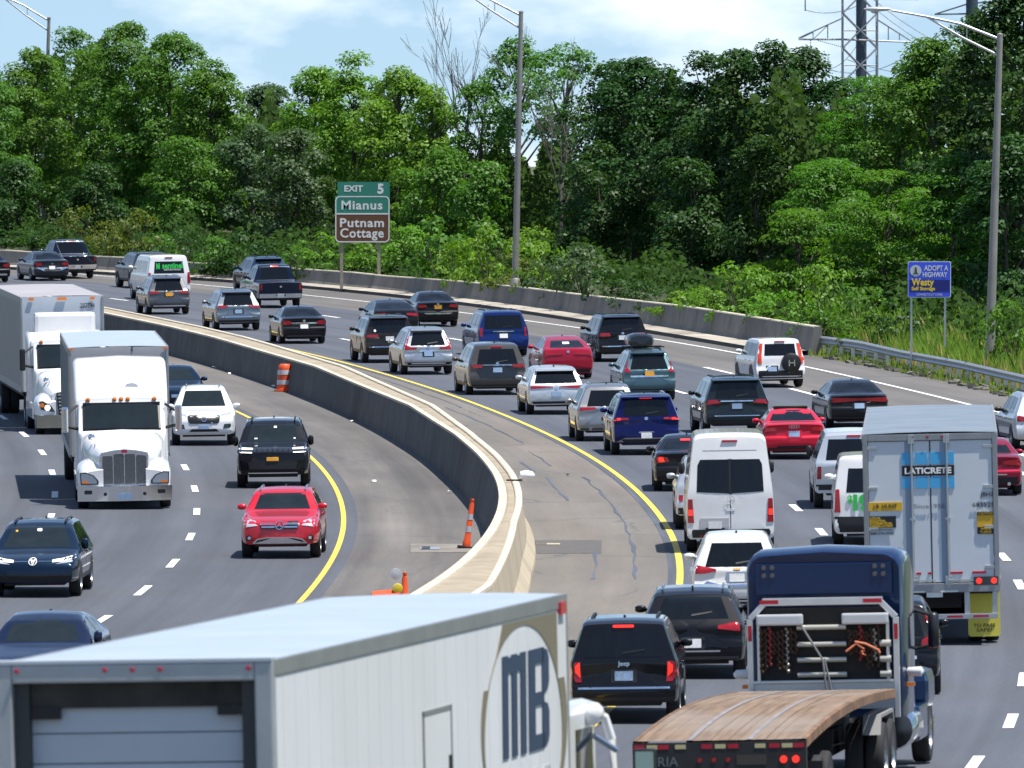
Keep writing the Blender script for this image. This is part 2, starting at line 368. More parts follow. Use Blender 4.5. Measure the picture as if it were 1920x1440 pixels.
def mtop(d):
    "x, z of the left wall's top edge at depth d"
    w = min(1, max(0, (d-262)/40)); xa = mLT(d); za = pz(d)+MH
    xb = mBL(d)+.18
    px = 960 + F*xb/d
    zb = max(pz(d)+.9, min(pz(d)+1.6, atY(px, float(np.interp(px, _ltx, _lty)), d).z)) if d < 520 else pz(d)+MH
    return xa*(1-w)+xb*w, za*(1-w)+zb*w
mbase = lambda d: min(mBL(d), mtop(d)[0]-.16) if d > 256 else mtop(d)[0]-.24
mwide = lambda d: max(.52, min(1.25, mRT(d)-mLT(d)))
mrb = lambda d: mtop(d)[0] + mwide(d) + .34
ribbon('left_shoulder', lambda d: yelL(d)+.35, lambda d: mbase(d)+.03, 0, SHL, D0, D1, ref=yelL)
ribbon('left_carriageway', lambda d: lanB(d)-16, lambda d: yelL(d)+.35, 0, LANEL, D0, D1, ref=yelL)
ribbon('right_inner_shoulder', lambda d: mrb(d)-.05, lambda d: yelR(d)-.22, 0, SHR, D0, D1, ref=yelR, nx=6)
LW = lambda d: whtR(d)-3.9
ribbon('right_carriageway', lambda d: yelR(d)-.22, LW, 0, LANE, D0, D1, ref=yelR, nx=8)
ribbon('right_outer_lane', LW, lambda d: outR(d)+.3, 0, LANE4, D0, D1, ref=yelR)
ribbon('left_verge', lambda d: lanB(d)-40, lambda d: lanB(d)-16, -.01, SHL, D0, D1, ref=yelL)
# painted lines, each line one sheet
def stripe(name, f, w, mat, d0, d1, lift=.012):
    return ribbon(name, lambda d: f(d)-w/2, lambda d: f(d)+w/2, lift, mat, d0, d1, n=int((d1-d0)/2.5), nx=1)
stripe('yellow_edge_line', yelR, .15, YEL, D0, 600)
stripe('yellow_edge_line', yelL, .125, YEL, D0, 600)
stripe('white_edge_line', whtR, .17, WHT, D0, 600)
seal = asphalt('joint_sealant', (.085,.098,.13), patch=.3)
ribbon('shoulder_joint', lambda d: yelR(d)-.26, lambda d: yelR(d)-.17, .008, seal, D0, 600, n=200, nx=1)
# the gaps in the shoulder's sealed cracks
def wig(f, w, seed):
    r_ = random.Random(seed); t = [r_.uniform(-1,1) for _ in range(200)]
    return lambda d: f(d) + w*(np.interp(d/2.3 % 199, range(200), t))
for k, (off, a, b) in enumerate(((-1.0,232,292),(-1.25,318,350),(-2.05,276,292),(-1.9,232,246),(-1.5,300,312),(-2.2,296,303),(-.75,350,385))):
    f = wig(lambda d, off=off: yelR(d)+off, .045, k); wd = wig(lambda d: .03, .028, k+50)
    ribbon('crack_sealing', lambda d: f(d)-wd(d), lambda d: f(d)+wd(d), .008, seal, a, b, n=int((b-a)/1.1), nx=1)
dash = MB()
def add_dash(px, py, L, f, w=.19):
    p = at(px, py); m = f.slope(p.y)
    rows = []
    for k in range(5):
        d = p.y - L/2 + L*k/4; x = p.x + m*(d-p.y); rows.append([(x-w/2, d, pz(d)+.014), (x+w/2, d, pz(d)+.014)])
    dash.grid(rows)
for px, py in ((347,877),(365,917),(369,960),(357,1007),(324,1057),(268,1108),(188,1165)): add_dash(px, py, 4.2, lanA, .17)
for px, py in ((5,783),(45,815),(79,849),(98,887),(103,928),(95,970)): add_dash(px, py, 4.2, lanB, .17)
for px, py in ((223,562),(620,594),(653,638),(857,637),(1273,735),(1492,953),(1540,998),(1882,1045),(1912,1097),(1919,1275),(1895,1353),(1827,1432)): add_dash(px, py, 4.2, yelR, .19)
for px, py in ((1347,695),(1508,736),(1916,853),(1921,890)): add_dash(px, py, 7.5 if py < 800 else 4, whtR, .2)
tag(dash.build('lane_dashes', WHT, fixn=False), kind='structure')
# patches, drains and litter on the shoulders
def patch(name, px0, py0, px1, py1, mat, lift=.006):
    a, b, c, e = at(px0,py1), at(px1,py1), at(px1,py0), at(px0,py0)
    m = MB(); m.add([(v.x, v.y, v.z+lift) for v in (a,b,c,e)], [(0,1,2,3)]); return m.build(name, mat, fixn=False)
tag(patch('asphalt_patch', 994, 1013, 1128, 1038, pbr('patch_asphalt', (.095,.09,.087), .85, vary=.15, vscale=2)), kind='structure')
tag(patch('asphalt_patch', 770, 1020, 884, 1036, pbr('dust_patch', (.20,.182,.16), .9, vary=.35, vscale=1.2)), kind='structure')
def drain(px, py, w, d, label):
    p = at(px, py); t = thing('drain_grate', label, 'drain', p, 0)
    b = MB(); b.b2(-w/2,w/2,-d/2,d/2,0,.02); b.build('frame', CONC if w > .5 else GALV, t)
    s = MB()
    for k in range(9): s.b2(-w/2+.05+k*(w*.6-.1)/8-.012, -w/2+.05+k*(w*.6-.1)/8+.012, -d/2+.04, d/2-.04, .02, .035)
    s.build('grate', pbr('cast_iron', (.10,.10,.105), .5, .6), t)
drain(1022, 1021, .7, .9, 'long pale drain grate let into the dark patch on the right shoulder')
drain(806, 1029, .45, 1.6, 'dark drain grate in a dusty strip beside the leaning delineator')
lit = pbr('litter_white', (.75,.74,.7), .8)
for k, (px, py) in enumerate(((402,691),(430,702),(512,726),(843,925),(702,905),(1065,893),(660,792))):
    p = at(px, py); b = MB(); r_ = random.Random(k)
    n = 7; pts = [(.08*(.6+.6*r_.random())*math.cos(2*math.pi*i/n), .11*(.6+.6*r_.random())*math.sin(2*math.pi*i/n)) for i in range(n)]
    b.add([(x,y,.015+.07*r_.random()) for x,y in pts]+[(0,0,.07)], [(i,(i+1)%n,n) for i in range(n)])
    nm = ['beside the base of the dark median wall, farthest left scrap','near the median wall, second scrap from the left','near the orange drum on the shoulder','lying alone on the left shoulder beside the delineator','in the middle of the dusty left shoulder','on the grey right shoulder','on the left shoulder right of the black car'][k]
    tag(b.build('litter_scrap', lit, smooth=40, loc=p), 'pale crumpled scrap of litter '+nm, 'litter', 'scraps of litter on the shoulders')

# ------------------------------------------------------------ median barrier: two walls and the fill between
md = thing('median_barrier', 'long curved concrete median barrier of two walls with filled top, between the two carriageways', 'barrier', (0,0,0))
A_, B_, C_, D_, E_, G_ = [], [], [], [], [], []
dirtw = MB(); lw = MB(); rw = MB(); fl_ = MB(); lcap = MB(); rcap = MB()
rows = {k: [] for k in 'lrfxy'}
for d in stations(150, 560, 205):
    x, z = mtop(d); z0 = pz(d); w = mwide(d); xr = x+w; cw = .16
    rows['l'].append([(mbase(d), d, z0-.05), (mbase(d)+.02, d, z0+.09), (x-.02, d, z-.06)])
    rows['x'].append([(x-.022, d, z-.062), (x-.02, d, z), (x+cw-.03, d, z+.01), (x+cw, d, z-.01), (x+cw+.01, d, z-.07)])
    rows['f'].append([(x+cw+.008, d, z-.05), (x+w/2-.05, d, z-.03), (x+w/2+.05, d, z-.03), (xr-cw-.008, d, z-.05)])
    rows['y'].append([(xr-cw-.01, d, z-.07), (xr-cw, d, z-.01), (xr-cw+.03, d, z+.01), (xr, d, z), (xr+.002, d, z-.062)])
    rows['r'].append([(xr, d, z-.06), (xr+.1, d, z0+.42), (xr+.30, d, z0+.10), (xr+.32, d, z0-.05)])
m = MB(); m.grid(rows['l']); m.m = 1
for d in stations(190, 540, 70):
    x, z = mtop(d); z0 = pz(d); e_ = -.004; a_, b_ = (mbase(d)+.02+e_, z0+.1), (x-.02+e_, z-.065); sl_ = (mtop(d+1)[0]-x)*.022
    m.add([(a_[0]-sl_,d-.022,a_[1]),(a_[0]+sl_,d+.022,a_[1]),(b_[0]+sl_,d+.022,b_[1]),(b_[0]-sl_,d-.022,b_[1])], [(0,1,2,3)])
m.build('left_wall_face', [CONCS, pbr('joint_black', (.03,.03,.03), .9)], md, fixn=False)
JC = pbr('joint_cap', (.22,.195,.15), .9)
for key, q0, q1 in (('x',1,3),('y',1,3)):
    m = MB(); m.grid(rows[key]); m.m = 1
    for i in range(4, 205, 4):
        P_ = [Vector(rows[key][i][k]) for k in range(q0, q1+1)]; Q_ = Vector(rows[key][i+1][q0])-Vector(rows[key][i][q0]) if i < 205 else Vector((0,1,0)); Q_ = Q_.normalized()*.03
        m.grid([[tuple(v-Q_+Vector((0,0,.004))) for v in P_], [tuple(v+Q_+Vector((0,0,.004))) for v in P_]])
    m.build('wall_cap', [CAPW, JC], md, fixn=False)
m = MB(); m.grid(rows['f']); m.build('fill', FILLM, md, smooth=25, fixn=False)
jm = MB(); jm.grid(rows['r']); jm.m = 1
for d in stations(206, 400, 33):
    x, z = mtop(d); z0 = pz(d); xr = x+mwide(d); t_ = .02
    for (a, b) in (((xr+.004, z-.06),(xr+.104, z0+.42)), ((xr+.104, z0+.42),(xr+.304, z0+.1))):
        jm.add([(a[0],d-t_,a[1]),(a[0],d+t_,a[1]),(b[0],d+t_,b[1]),(b[0],d-t_,b[1])], [(0,1,2,3)])
jm.build('right_wall_face', [CONC, pbr('joint_brown', (.20,.17,.13), .9)], md, fixn=False)  # thin brownish joint lines down the wall face
def barrier_lamp(px, py):
    d = 256.; x, z = mtop(d); p = Vector((x+mwide(d)-.08, d, z+.01))
    t = thing('barrier_marker', 'small white rounded marker with a black foot on top of the median barrier', 'marker', p)
    b = MB(); b.b2(-.22,.16,-.07,.07,-.005,.035); b.build('foot', BLACK, t, bevel=.01)
    b = MB(); b.lathe([(.02,-.16),(.10,-.13),(.13,0),(.10,.16),(.02,.22)], (.25,0,.13), 12, 'X'); b.build('hood', WHITEP, t, smooth=50)
barrier_lamp(978, 955)

# ------------------------------------------------------------ outer concrete barrier, kerb, guard rail
_otx = [p[0] for p in OT]; _oty = [p[1] for p in OT]
def ocap(d):
    x = outR(d)+.14; px = 960+F*x/d
    z = atY(px, float(np.interp(px, _otx, _oty)), d).z if px > -40 else pz(d)+1.05
    return x, max(pz(d)+.7, min(z, pz(d)+1.25))
DB = 408.
ob = thing('roadside_barrier', 'long weathered concrete barrier along the right edge below the trees', 'barrier', (0,0,0))
rf, rc, rk = [], [], []
for d in stations(DB, 590, 120):
    x, z = ocap(d); z0 = pz(d); xo = outR(d)
    rf.append([(xo-.10, d, z0-.05), (xo-.08, d, z0+.16), (xo+.02, d, z0+.36), (x, d, z-.04)])
    rc.append([(x-.002, d, z-.042), (x+.02, d, z), (x+.26, d, z), (x+.30, d, z-.04), (x+.34, d, z0-.1)])
    rk.append([(xo-1.25, d, z0-.02), (xo-1.22, d, z0+.15), (xo-1.0, d, z0+.17), (xo-.07, d, z0+.19)])
m = MB(); m.grid(rf); n_ = len(rf)-1
m.add([rf[0][i] for i in range(4)]+[rc[0][i] for i in range(1,5)], [(0,1,2,3,4,5,6,7)])
jm = m; jm.m = 1
for d in stations(DB+3, 585, 42):
    x, z = ocap(d); xo = outR(d); z0 = pz(d); m_ = outR.slope(d)*.03
    jm.add([(xo-.085-m_,d-.03,z0+.2),(xo-.085+m_,d+.03,z0+.2),(x-.004+m_,d+.03,z-.02),(x-.004-m_,d-.03,z-.02)], [(0,1,2,3)])
jm.build('face', [CONCD, pbr('joint_dark', (.10,.098,.095), .9)], ob, fixn=False)
m = MB(); m.grid(rc); m.build('wall_cap', CAPW, ob, smooth=25, fixn=False)
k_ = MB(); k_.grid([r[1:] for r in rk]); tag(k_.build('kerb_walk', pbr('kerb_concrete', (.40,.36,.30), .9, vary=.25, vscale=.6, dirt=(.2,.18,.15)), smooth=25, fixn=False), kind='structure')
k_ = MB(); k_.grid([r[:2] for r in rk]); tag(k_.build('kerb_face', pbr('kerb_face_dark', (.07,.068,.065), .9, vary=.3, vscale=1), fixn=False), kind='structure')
gr = thing('guard_rail', 'galvanised steel guard rail on posts in front of the tall grass', 'guard rail', (0,0,0))
GP = [(1527,628),(1613,639),(1693,657),(1800,676),(1920,703),(2010,728)]
def grail(d):
    x = outR(d)+.75-.35*max(0,(d-395)/15); px = 960+F*x/d
    return x, atY(px, float(np.interp(px, [p[0] for p in GP], [p[1] for p in GP])), d).z
rb = []
for d in stations(345, 417, 60):
    x, z = grail(d) if d > 356 else (outR(d)+.75, pz(d)+.75)
    s_ = [(0,0),(-.05,-.03),(-.085,-.07),(-.05,-.12),(0,-.155),(-.05,-.19),(-.085,-.24),(-.05,-.28),(0,-.31)]
    rb.append([(x+a, d, z+b) for a, b in s_])
m = MB(); m.grid(rb); m.build('rail', GALV, gr, smooth=35, fixn=False)
rb = []
for d in stations(396, 413, 12):
    x = outR(d)+1.0; rb.append([(x,d,pz(d)+.42),(x-.05,d,pz(d)+.36),(x,d,pz(d)+.28),(x-.05,d,pz(d)+.20),(x,d,pz(d)+.14)])
m = MB(); m.grid(rb); m.build('rub_rail', GALV, gr, smooth=35, fixn=False)
for d in stations(348, 416, 30):
    x, z = grail(d) if d > 356 else (outR(d)+.75, pz(d)+.75)
    m = MB(); m.b2(x+.02,x+.16,d-.05,d+.05,pz(d)-.3,z-.04); m.build('post', GALV, gr)
m = MB(); r_ = random.Random(5)
for k in range(150):
    d = r_.uniform(350, 408); x = outR(d)-.2+r_.uniform(0,.9); s_ = r_.uniform(.06,.3)
    m.box((x,d,pz(d)+.02), (s_, s_*1.6, s_*.5), r_.uniform(0,3), r_.uniform(-.4,.4))
tag(m.build('broken_kerb_rubble', pbr('rubble', (.13,.12,.11), .95, vary=.3, vscale=3)), kind='stuff', label='broken dark kerb and rubble along the pavement edge under the guard rail')
# bank beyond the barrier
def bank_z(d, o):
    w = min(1, max(0, (d-402)/14))
    zb = min(1.0, .25+.35*o) + .03*max(0, o-2)
    zg = np.interp(o, [0,.8,2.5,6,12,30,90], [-.02,.05,.35,.9,1.2,1.8,3])
    return pz(d) + zg*(1-w) + zb*w - (.0 if o > .2 else .05)
def bank_pt(d, o):
    s_ = outR.slope(d); n = math.hypot(1, s_)
    return Vector((outR(d)+.2+o/n, d - s_*o/n, bank_z(d, o)))
bk = MB(); offs = [0,.3,.8,1.5,2.5,4,6,9,13,20,32,50,90]
bk.grid([[tuple(bank_pt(d,o)) for o in offs] for d in stations(200, 590, 80)])
tag(bk.build('bank', pbr('bank_earth', (.045,.06,.02), .95, vary=.4, vscale=.4, bump=.6, bscale=3), smooth=60, fixn=False), kind='structure')

# ------------------------------------------------------------ vehicles: a body shell by type, every other part laid on it
def lerp(a, b, t): return a + (b-a)*t
def sm(pts, x):
    "smoothed polyline"
    xs = [p[0] for p in pts]; ys = [p[1] for p in pts]
    e = .012
    return float(np.mean([np.interp(x+k*e, xs, ys) for k in (-1,-.5,0,.5,1)]))
TYPES = {
 # roof: (place along the length from the rear, height); rear/front: (height, set-back); sect: (height, half-width factor)
 'suv': dict(L=4.7, W=1.90, H=1.70, zb=.33, roof=[(0,1.60),(.03,1.66),(.12,1.70),(.40,1.70),(.52,1.65),(.58,1.58),(.735,1.12),(.76,1.08),(.92,.98),(.97,.93),(1,.86)],
   rear=[(.25,.16),(.36,.04),(.46,.0),(.66,.0),(.70,.025),(.74,.075),(.98,.085),(1.03,.10),(1.08,.15),(1.64,.48),(1.7,.52)], front=[(.25,.14),(.45,.0),(.72,.02),(.9,.10),(1.1,.4)],
   sect=[(.25,.90),(.40,.97),(.62,.99),(.84,.98),(.92,1.0),(.98,.985),(1.04,.945),(1.12,.925),(1.62,.68),(1.7,.60)], plan=(.055,.12), rt=.09,
   rw=[(-.64,1.06),(.64,1.06),(.50,1.53),(-.50,1.53)], side=[[(.15,1.10),(.30,1.09),(.30,1.54),(.20,1.53)],[(.315,1.09),(.485,1.08),(.485,1.56),(.315,1.55)],[(.50,1.08),(.675,1.07),(.565,1.52),(.50,1.56)]],
   ws=[(-.66,1.13),(.66,1.13),(.53,1.58),(-.53,1.58)], wheels=(.185,.80), wr=.365, mir=(.665,1.10)),
 'boxsuv': dict(L=4.85, W=1.94, H=1.76, zb=.36, roof=[(0,1.68),(.025,1.73),(.10,1.76),(.42,1.76),(.54,1.72),(.60,1.62),(.725,1.20),(.75,1.16),(.93,1.08),(.975,1.03),(1,.95)],
   rear=[(.25,.16),(.38,.04),(.48,.0),(.70,.0),(.74,.03),(.78,.075),(1.08,.085),(1.14,.12),(1.70,.29),(1.76,.33)], front=[(.25,.14),(.45,.0),(.8,.02),(1.0,.07),(1.15,.35)],
   sect=[(.25,.90),(.42,.975),(.66,.99),(.90,.98),(1.0,1.0),(1.06,.985),(1.12,.955),(1.18,.94),(1.68,.755),(1.76,.69)], plan=(.045,.10), rt=.08,
   rw=[(-.66,1.14),(.66,1.14),(.57,1.60),(-.57,1.60)], side=[[(.07,1.18),(.27,1.16),(.27,1.60),(.10,1.60)],[(.285,1.16),(.475,1.15),(.475,1.63),(.285,1.62)],[(.49,1.15),(.665,1.14),(.575,1.60),(.49,1.63)]],
   ws=[(-.68,1.20),(.68,1.20),(.57,1.64),(-.57,1.64)], wheels=(.19,.80), wr=.385, mir=(.66,1.18)),
 'sedan': dict(L=4.85, W=1.84, H=1.46, zb=.26, roof=[(0,.99),(.02,1.04),(.10,1.075),(.16,1.08),(.30,1.36),(.36,1.43),(.46,1.46),(.54,1.45),(.60,1.38),(.735,1.00),(.76,.96),(.92,.84),(.97,.79),(1,.70)],
   rear=[(.2,.18),(.3,.05),(.4,.0),(.62,.0),(.66,.03),(.70,.06),(.94,.065),(1.0,.03),(1.04,.05),(1.46,.07)], front=[(.2,.14),(.4,.0),(.62,.02),(.8,.12),(1.0,.4)],
   sect=[(.2,.90),(.34,.97),(.56,.99),(.74,.98),(.84,1.0),(.90,.985),(.96,.945),(1.04,.925),(1.40,.63),(1.46,.57)], plan=(.07,.15), rt=.10,
   rw=[(-.66,1.10),(.66,1.10),(.49,1.385),(-.49,1.385)], side=[[(.235,1.02),(.42,1.01),(.42,1.35),(.33,1.33)],[(.435,1.01),(.63,1.00),(.555,1.31),(.435,1.36)]],
   ws=[(-.66,1.02),(.66,1.02),(.49,1.37),(-.49,1.37)], wheels=(.205,.80), wr=.335, mir=(.64,1.0)),
 'fastback': dict(L=4.75, W=1.90, H=1.50, zb=.2, roof=[(0,1.03),(.025,1.10),(.06,1.12),(.22,1.37),(.34,1.47),(.46,1.50),(.55,1.47),(.62,1.38),(.76,1.0),(.92,.82),(1,.68)],
   rear=[(.2,.12),(.38,.0),(.66,.0),(.9,.02),(1.08,.08),(1.5,.08)], front=[(.2,.14),(.4,.0),(.62,.03),(.8,.14),(1.0,.4)],
   sect=[(.2,.90),(.34,.97),(.58,1.0),(.85,.98),(1.0,.945),(1.08,.92),(1.42,.66),(1.5,.59)], plan=(.08,.15), rt=.10,
   rw=[(-.68,1.13),(.68,1.13),(.55,1.40),(-.55,1.40)], side=[[(.20,1.10),(.40,1.06),(.40,1.40),(.28,1.35)],[(.415,1.06),(.65,1.04),(.56,1.36),(.415,1.41)]],
   ws=[(-.66,1.04),(.66,1.04),(.52,1.40),(-.52,1.40)], wheels=(.20,.80), wr=.355, mir=(.65,1.04)),
 'minivan': dict(L=5.12, W=2.0, H=1.75, zb=.28, roof=[(0,1.66),(.02,1.71),(.10,1.74),(.42,1.75),(.56,1.70),(.64,1.56),(.79,1.10),(.81,1.06),(.93,.94),(1,.80)],
   rear=[(.2,.16),(.34,.04),(.42,.0),(.68,.0),(.72,.03),(.76,.07),(1.04,.08),(1.10,.12),(1.68,.36),(1.75,.42)], front=[(.2,.14),(.4,.0),(.66,.03),(.85,.14),(1.1,.5)],
   sect=[(.2,.90),(.36,.97),(.6,1.0),(.92,.985),(1.05,.96),(1.12,.945),(1.66,.74),(1.75,.67)], plan=(.05,.14), rt=.10,
   rw=[(-.70,1.06),(.70,1.06),(.58,1.56),(-.58,1.56)], side=[[(.06,1.10),(.25,1.10),(.25,1.58),(.09,1.58)],[(.265,1.09),(.47,1.08),(.47,1.60),(.265,1.60)],[(.485,1.08),(.73,1.06),(.60,1.54),(.485,1.60)]],
   ws=[(-.70,1.12),(.70,1.12),(.56,1.58),(-.56,1.58)], wheels=(.20,.80), wr=.345, mir=(.70,1.10)),
 'vanlow': dict(L=5.55, W=2.06, H=2.10, zb=.30, roof=[(0,2.04),(.02,2.08),(.06,2.10),(.62,2.10),(.68,2.04),(.84,1.36),(.86,1.30),(.97,1.08),(1,.95)],
   rear=[(.25,.06),(.42,-.02),(.60,.0),(1.2,.02),(2.04,.16),(2.1,.2)], front=[(.25,.14),(.45,.0),(.8,.03),(1.1,.2),(1.3,.5)],
   sect=[(.25,.93),(.42,.985),(.8,1.0),(1.2,.985),(2.0,.85),(2.1,.82)], plan=(.025,.16), rt=.11,
   rw=[(-.72,1.26),(.72,1.26),(.66,1.82),(-.66,1.82)], side=[[(.10,1.28),(.34,1.28),(.34,1.84),(.11,1.84)],[(.37,1.28),(.60,1.28),(.60,1.84),(.37,1.84)],[(.63,1.26),(.80,1.24),(.71,1.80),(.63,1.84)]],
   ws=[(-.80,1.40),(.80,1.40),(.70,1.94),(-.70,1.94)], wheels=(.19,.82), wr=.345, mir=(.78,1.45)),
 'vanhigh': dict(L=6.9, W=2.03, H=2.74, zb=.34, roof=[(0,2.64),(.02,2.70),(.05,2.74),(.62,2.74),(.70,2.64),(.80,2.1),(.88,1.45),(.97,1.12),(1,1.0)],
   rear=[(.25,.06),(.42,-.02),(.62,.0),(1.4,.02),(2.66,.20),(2.74,.24)], front=[(.25,.14),(.45,.0),(.8,.03),(1.1,.2),(1.4,.5)],
   sect=[(.25,.93),(.42,.985),(.85,1.0),(1.3,.99),(2.5,.84),(2.74,.80)], plan=(.022,.16), rt=.15,
   rw=[(-.72,1.44),(.72,1.44),(.70,2.10),(-.70,2.10)], side=[[(.66,1.45),(.80,1.42),(.75,2.0),(.66,2.05)]],
   ws=[(-.8,1.5),(.8,1.5),(.72,2.2),(-.72,2.2)], wheels=(.20,.80), wr=.36, mir=(.80,1.75)),
 'pickup': dict(L=5.85, W=2.03, H=1.95, zb=.42, roof=[(0,1.13),(.01,1.17),(.275,1.19),(.297,1.22),(.312,1.80),(.335,1.91),(.40,1.95),(.50,1.95),(.57,1.88),(.695,1.30),(.72,1.27),(.93,1.19),(.975,1.12),(1,1.0)],
   rear=[(.35,.05),(.5,.05),(.6,.03),(1.15,.0),(1.95,.0)], front=[(.35,.14),(.5,.0),(.85,.02),(1.1,.06),(1.2,.3)],
   sect=[(.35,.93),(.5,.985),(.8,1.0),(1.05,.99),(1.22,.955),(1.30,.93),(1.85,.73),(1.95,.67)], plan=(.02,.10), rt=.07,
   rw=[(-.66,1.28),(.66,1.28),(.57,1.80),(-.57,1.80)], side=[[(.335,1.32),(.46,1.30),(.46,1.80),(.345,1.80)],[(.475,1.30),(.64,1.28),(.555,1.76),(.475,1.81)]],
   ws=[(-.70,1.32),(.70,1.32),(.58,1.85),(-.58,1.85)], wheels=(.20,.80), wr=.40, mir=(.635,1.32)),
}
def shell(T):
    L, Wd, zb = T['L'], T['W'], T['zb']
    bs = sorted(set([0,.004,.012,.025,.045,.07,.10] + [i/44 for i in range(5,41)] + [.925,.95,.968,.982,.993,1.0] + [b+e for b,_ in T['roof'] for e in (-.008,.008) if .02 < b < .98]))
    pr, pf = T['plan']; rt = T['rt']
    def hw(b, z):
        k = 1 - pr*max(0, 1-b/.06)**2.2 - pf*max(0, 1-(1-b)/.15)**2.2
        return Wd/2*sm(T['sect'], z)*k
    def ry(z): return sm(T['rear'], z)
    def fy(z): return sm(T['front'], z)
    def ring(b):
        zt = sm(T['roof'], b); r = min(rt, (zt-zb)*.3); rb = .07; P = []
        for x in (0, .3, .6): P.append((x*(hw(b,zb)-rb), zb))
        for a in (0, 30, 60, 90): P.append((hw(b,zb+rb)-rb+rb*math.sin(R(a)), zb+rb-rb*math.cos(R(a))))
        for k in range(1, 18): z = zb+rb+(zt-r-zb-rb)*k/18; P.append((hw(b,z), z))
        for a in (0, 22, 45, 67, 90): P.append((hw(b,zt-r)-r*1.3*(1-math.cos(R(a))), zt-r+r*math.sin(R(a))))
        xe = P[-1][0]
        for k in (.75, .5, .25, 0): P.append((xe*k, zt+.022*(1-k*k)))
        return P
    def Y(b, x, z, w):
        xn = min(1, abs(x)/max(.05, w))
        return lerp(ry(z), L-fy(z), b) - .035*(1-xn*xn)*(1-b)**10 + .09*(1-xn*xn)*b**10
    rows = []
    for b in bs:
        P = ring(b); rows.append([(x, Y(b,x,z,hw(b,z)), z) for x, z in P])
    def cap(b, rev):
        P = ring(b); zm = (P[0][1]+P[-1][1])/2; out = []
        for k in (.96, .85, .65, .4, .15, .0):
            q = []
            for x, z in P:
                x2, z2 = x*k, zm+(z-zm)*k; q.append((x2, Y(b,x2,z2,hw(b,z2)), z2))
            out.append(q)
        return out[::-1] if rev else out
    rows = cap(0, True) + rows + cap(1, False)
    n = len(rows[0]); full = [[(x,y,z) for x,y,z in r] + [(-x,y,z) for x,y,z in r[::-1]] for r in rows]
    g = MB(); g.grid(full)
    me = g.mesh('body', None, 0, False)
    bm = bmesh.new(); bm.from_mesh(me); bmesh.ops.remove_doubles(bm, verts=bm.verts, dist=.0006); bmesh.ops.dissolve_degenerate(bm, edges=bm.edges, dist=.0005)
    bmesh.ops.recalc_face_normals(bm, faces=bm.faces); bm.to_mesh(me); tree = BVHTree.FromBMesh(bm); bm.free()
    me.polygons.foreach_set('use_smooth', [True]*len(me.polygons)); me.set_sharp_from_angle(angle=R(42))
    return me, tree
SHELLS = {}
def get_shell(kind, over=None):
    key = kind + (repr(sorted(over.items())) if over else '')
    if key not in SHELLS:
        T = dict(TYPES[kind])
        if over: T.update(over)
        SHELLS[key] = (T,) + shell(T)
    return SHELLS[key]
VIEWS = {'rear': (lambda u,v: Vector((u,-9,v)), Vector((0,1,0))), 'front': (lambda u,v: Vector((u,19,v)), Vector((0,-1,0))),
         'left': (lambda u,v: Vector((-9,u,v)), Vector((1,0,0))), 'right': (lambda u,v: Vector((9,u,v)), Vector((-1,0,0))), 'top': (lambda u,v: Vector((u,v,9)), Vector((0,0,-1)))}
def decal(tree, view, poly, off, step=.09, back=.035):
    "a plate of the given outline lying on the shell, off proud of it, its rim turned back into the body"
    org, dr = VIEWS[view]
    P = []
    n = len(poly)
    for i in range(n):
        a, b = Vector(poly[i]), Vector(poly[(i+1)%n]); m = max(1, int((b-a).length/step))
        for k in range(m): P.append(a + (b-a)*k/m)
    nb = len(P); us = [p[0] for p in P]; vs_ = [p[1] for p in P]
    def inside(u, v):
        c = False
        for i in range(nb):
            x1,y1 = P[i]; x2,y2 = P[(i+1)%nb]
            if (y1 > v) != (y2 > v) and u < (x2-x1)*(v-y1)/(y2-y1)+x1: c = not c
        return c
    pts = list(P)
    for i in range(1, int((max(us)-min(us))/step)+1):
        for j in range(1, int((max(vs_)-min(vs_))/step)+1):
            u, v = min(us)+i*step-.01, min(vs_)+j*step-.01
            if inside(u, v) and min((Vector((u,v))-p).length for p in P) > step*.45: pts.append(Vector((u,v)))
    co, ed, fa, *_ = geometry.delaunay_2d_cdt([Vector(p) for p in pts], [(i,(i+1)%nb) for i in range(nb)], [list(range(nb))], 1, 1e-5)
    V = []
    for p in co:
        o = org(p[0], p[1]); h = tree.ray_cast(o, dr)
        if h[0] is None:
            q = tree.find_nearest(o + dr*(9.2 if view in ('rear',) else 8)); V.append(q[0] - dr*off)
        else: V.append(h[0] - dr*off)
    m = MB(); m.add(V, [tuple(f) for f in fa])
    if back:
        k = len(m.v); bpos = [i for i in range(nb)]
        m.v += [tuple(V[i] + dr*(off+back)) for i in bpos]
        for i in range(nb): m.f.append([i, (i+1)%nb, k+(i+1)%nb, k+i]); m.mi.append(0)
    return m
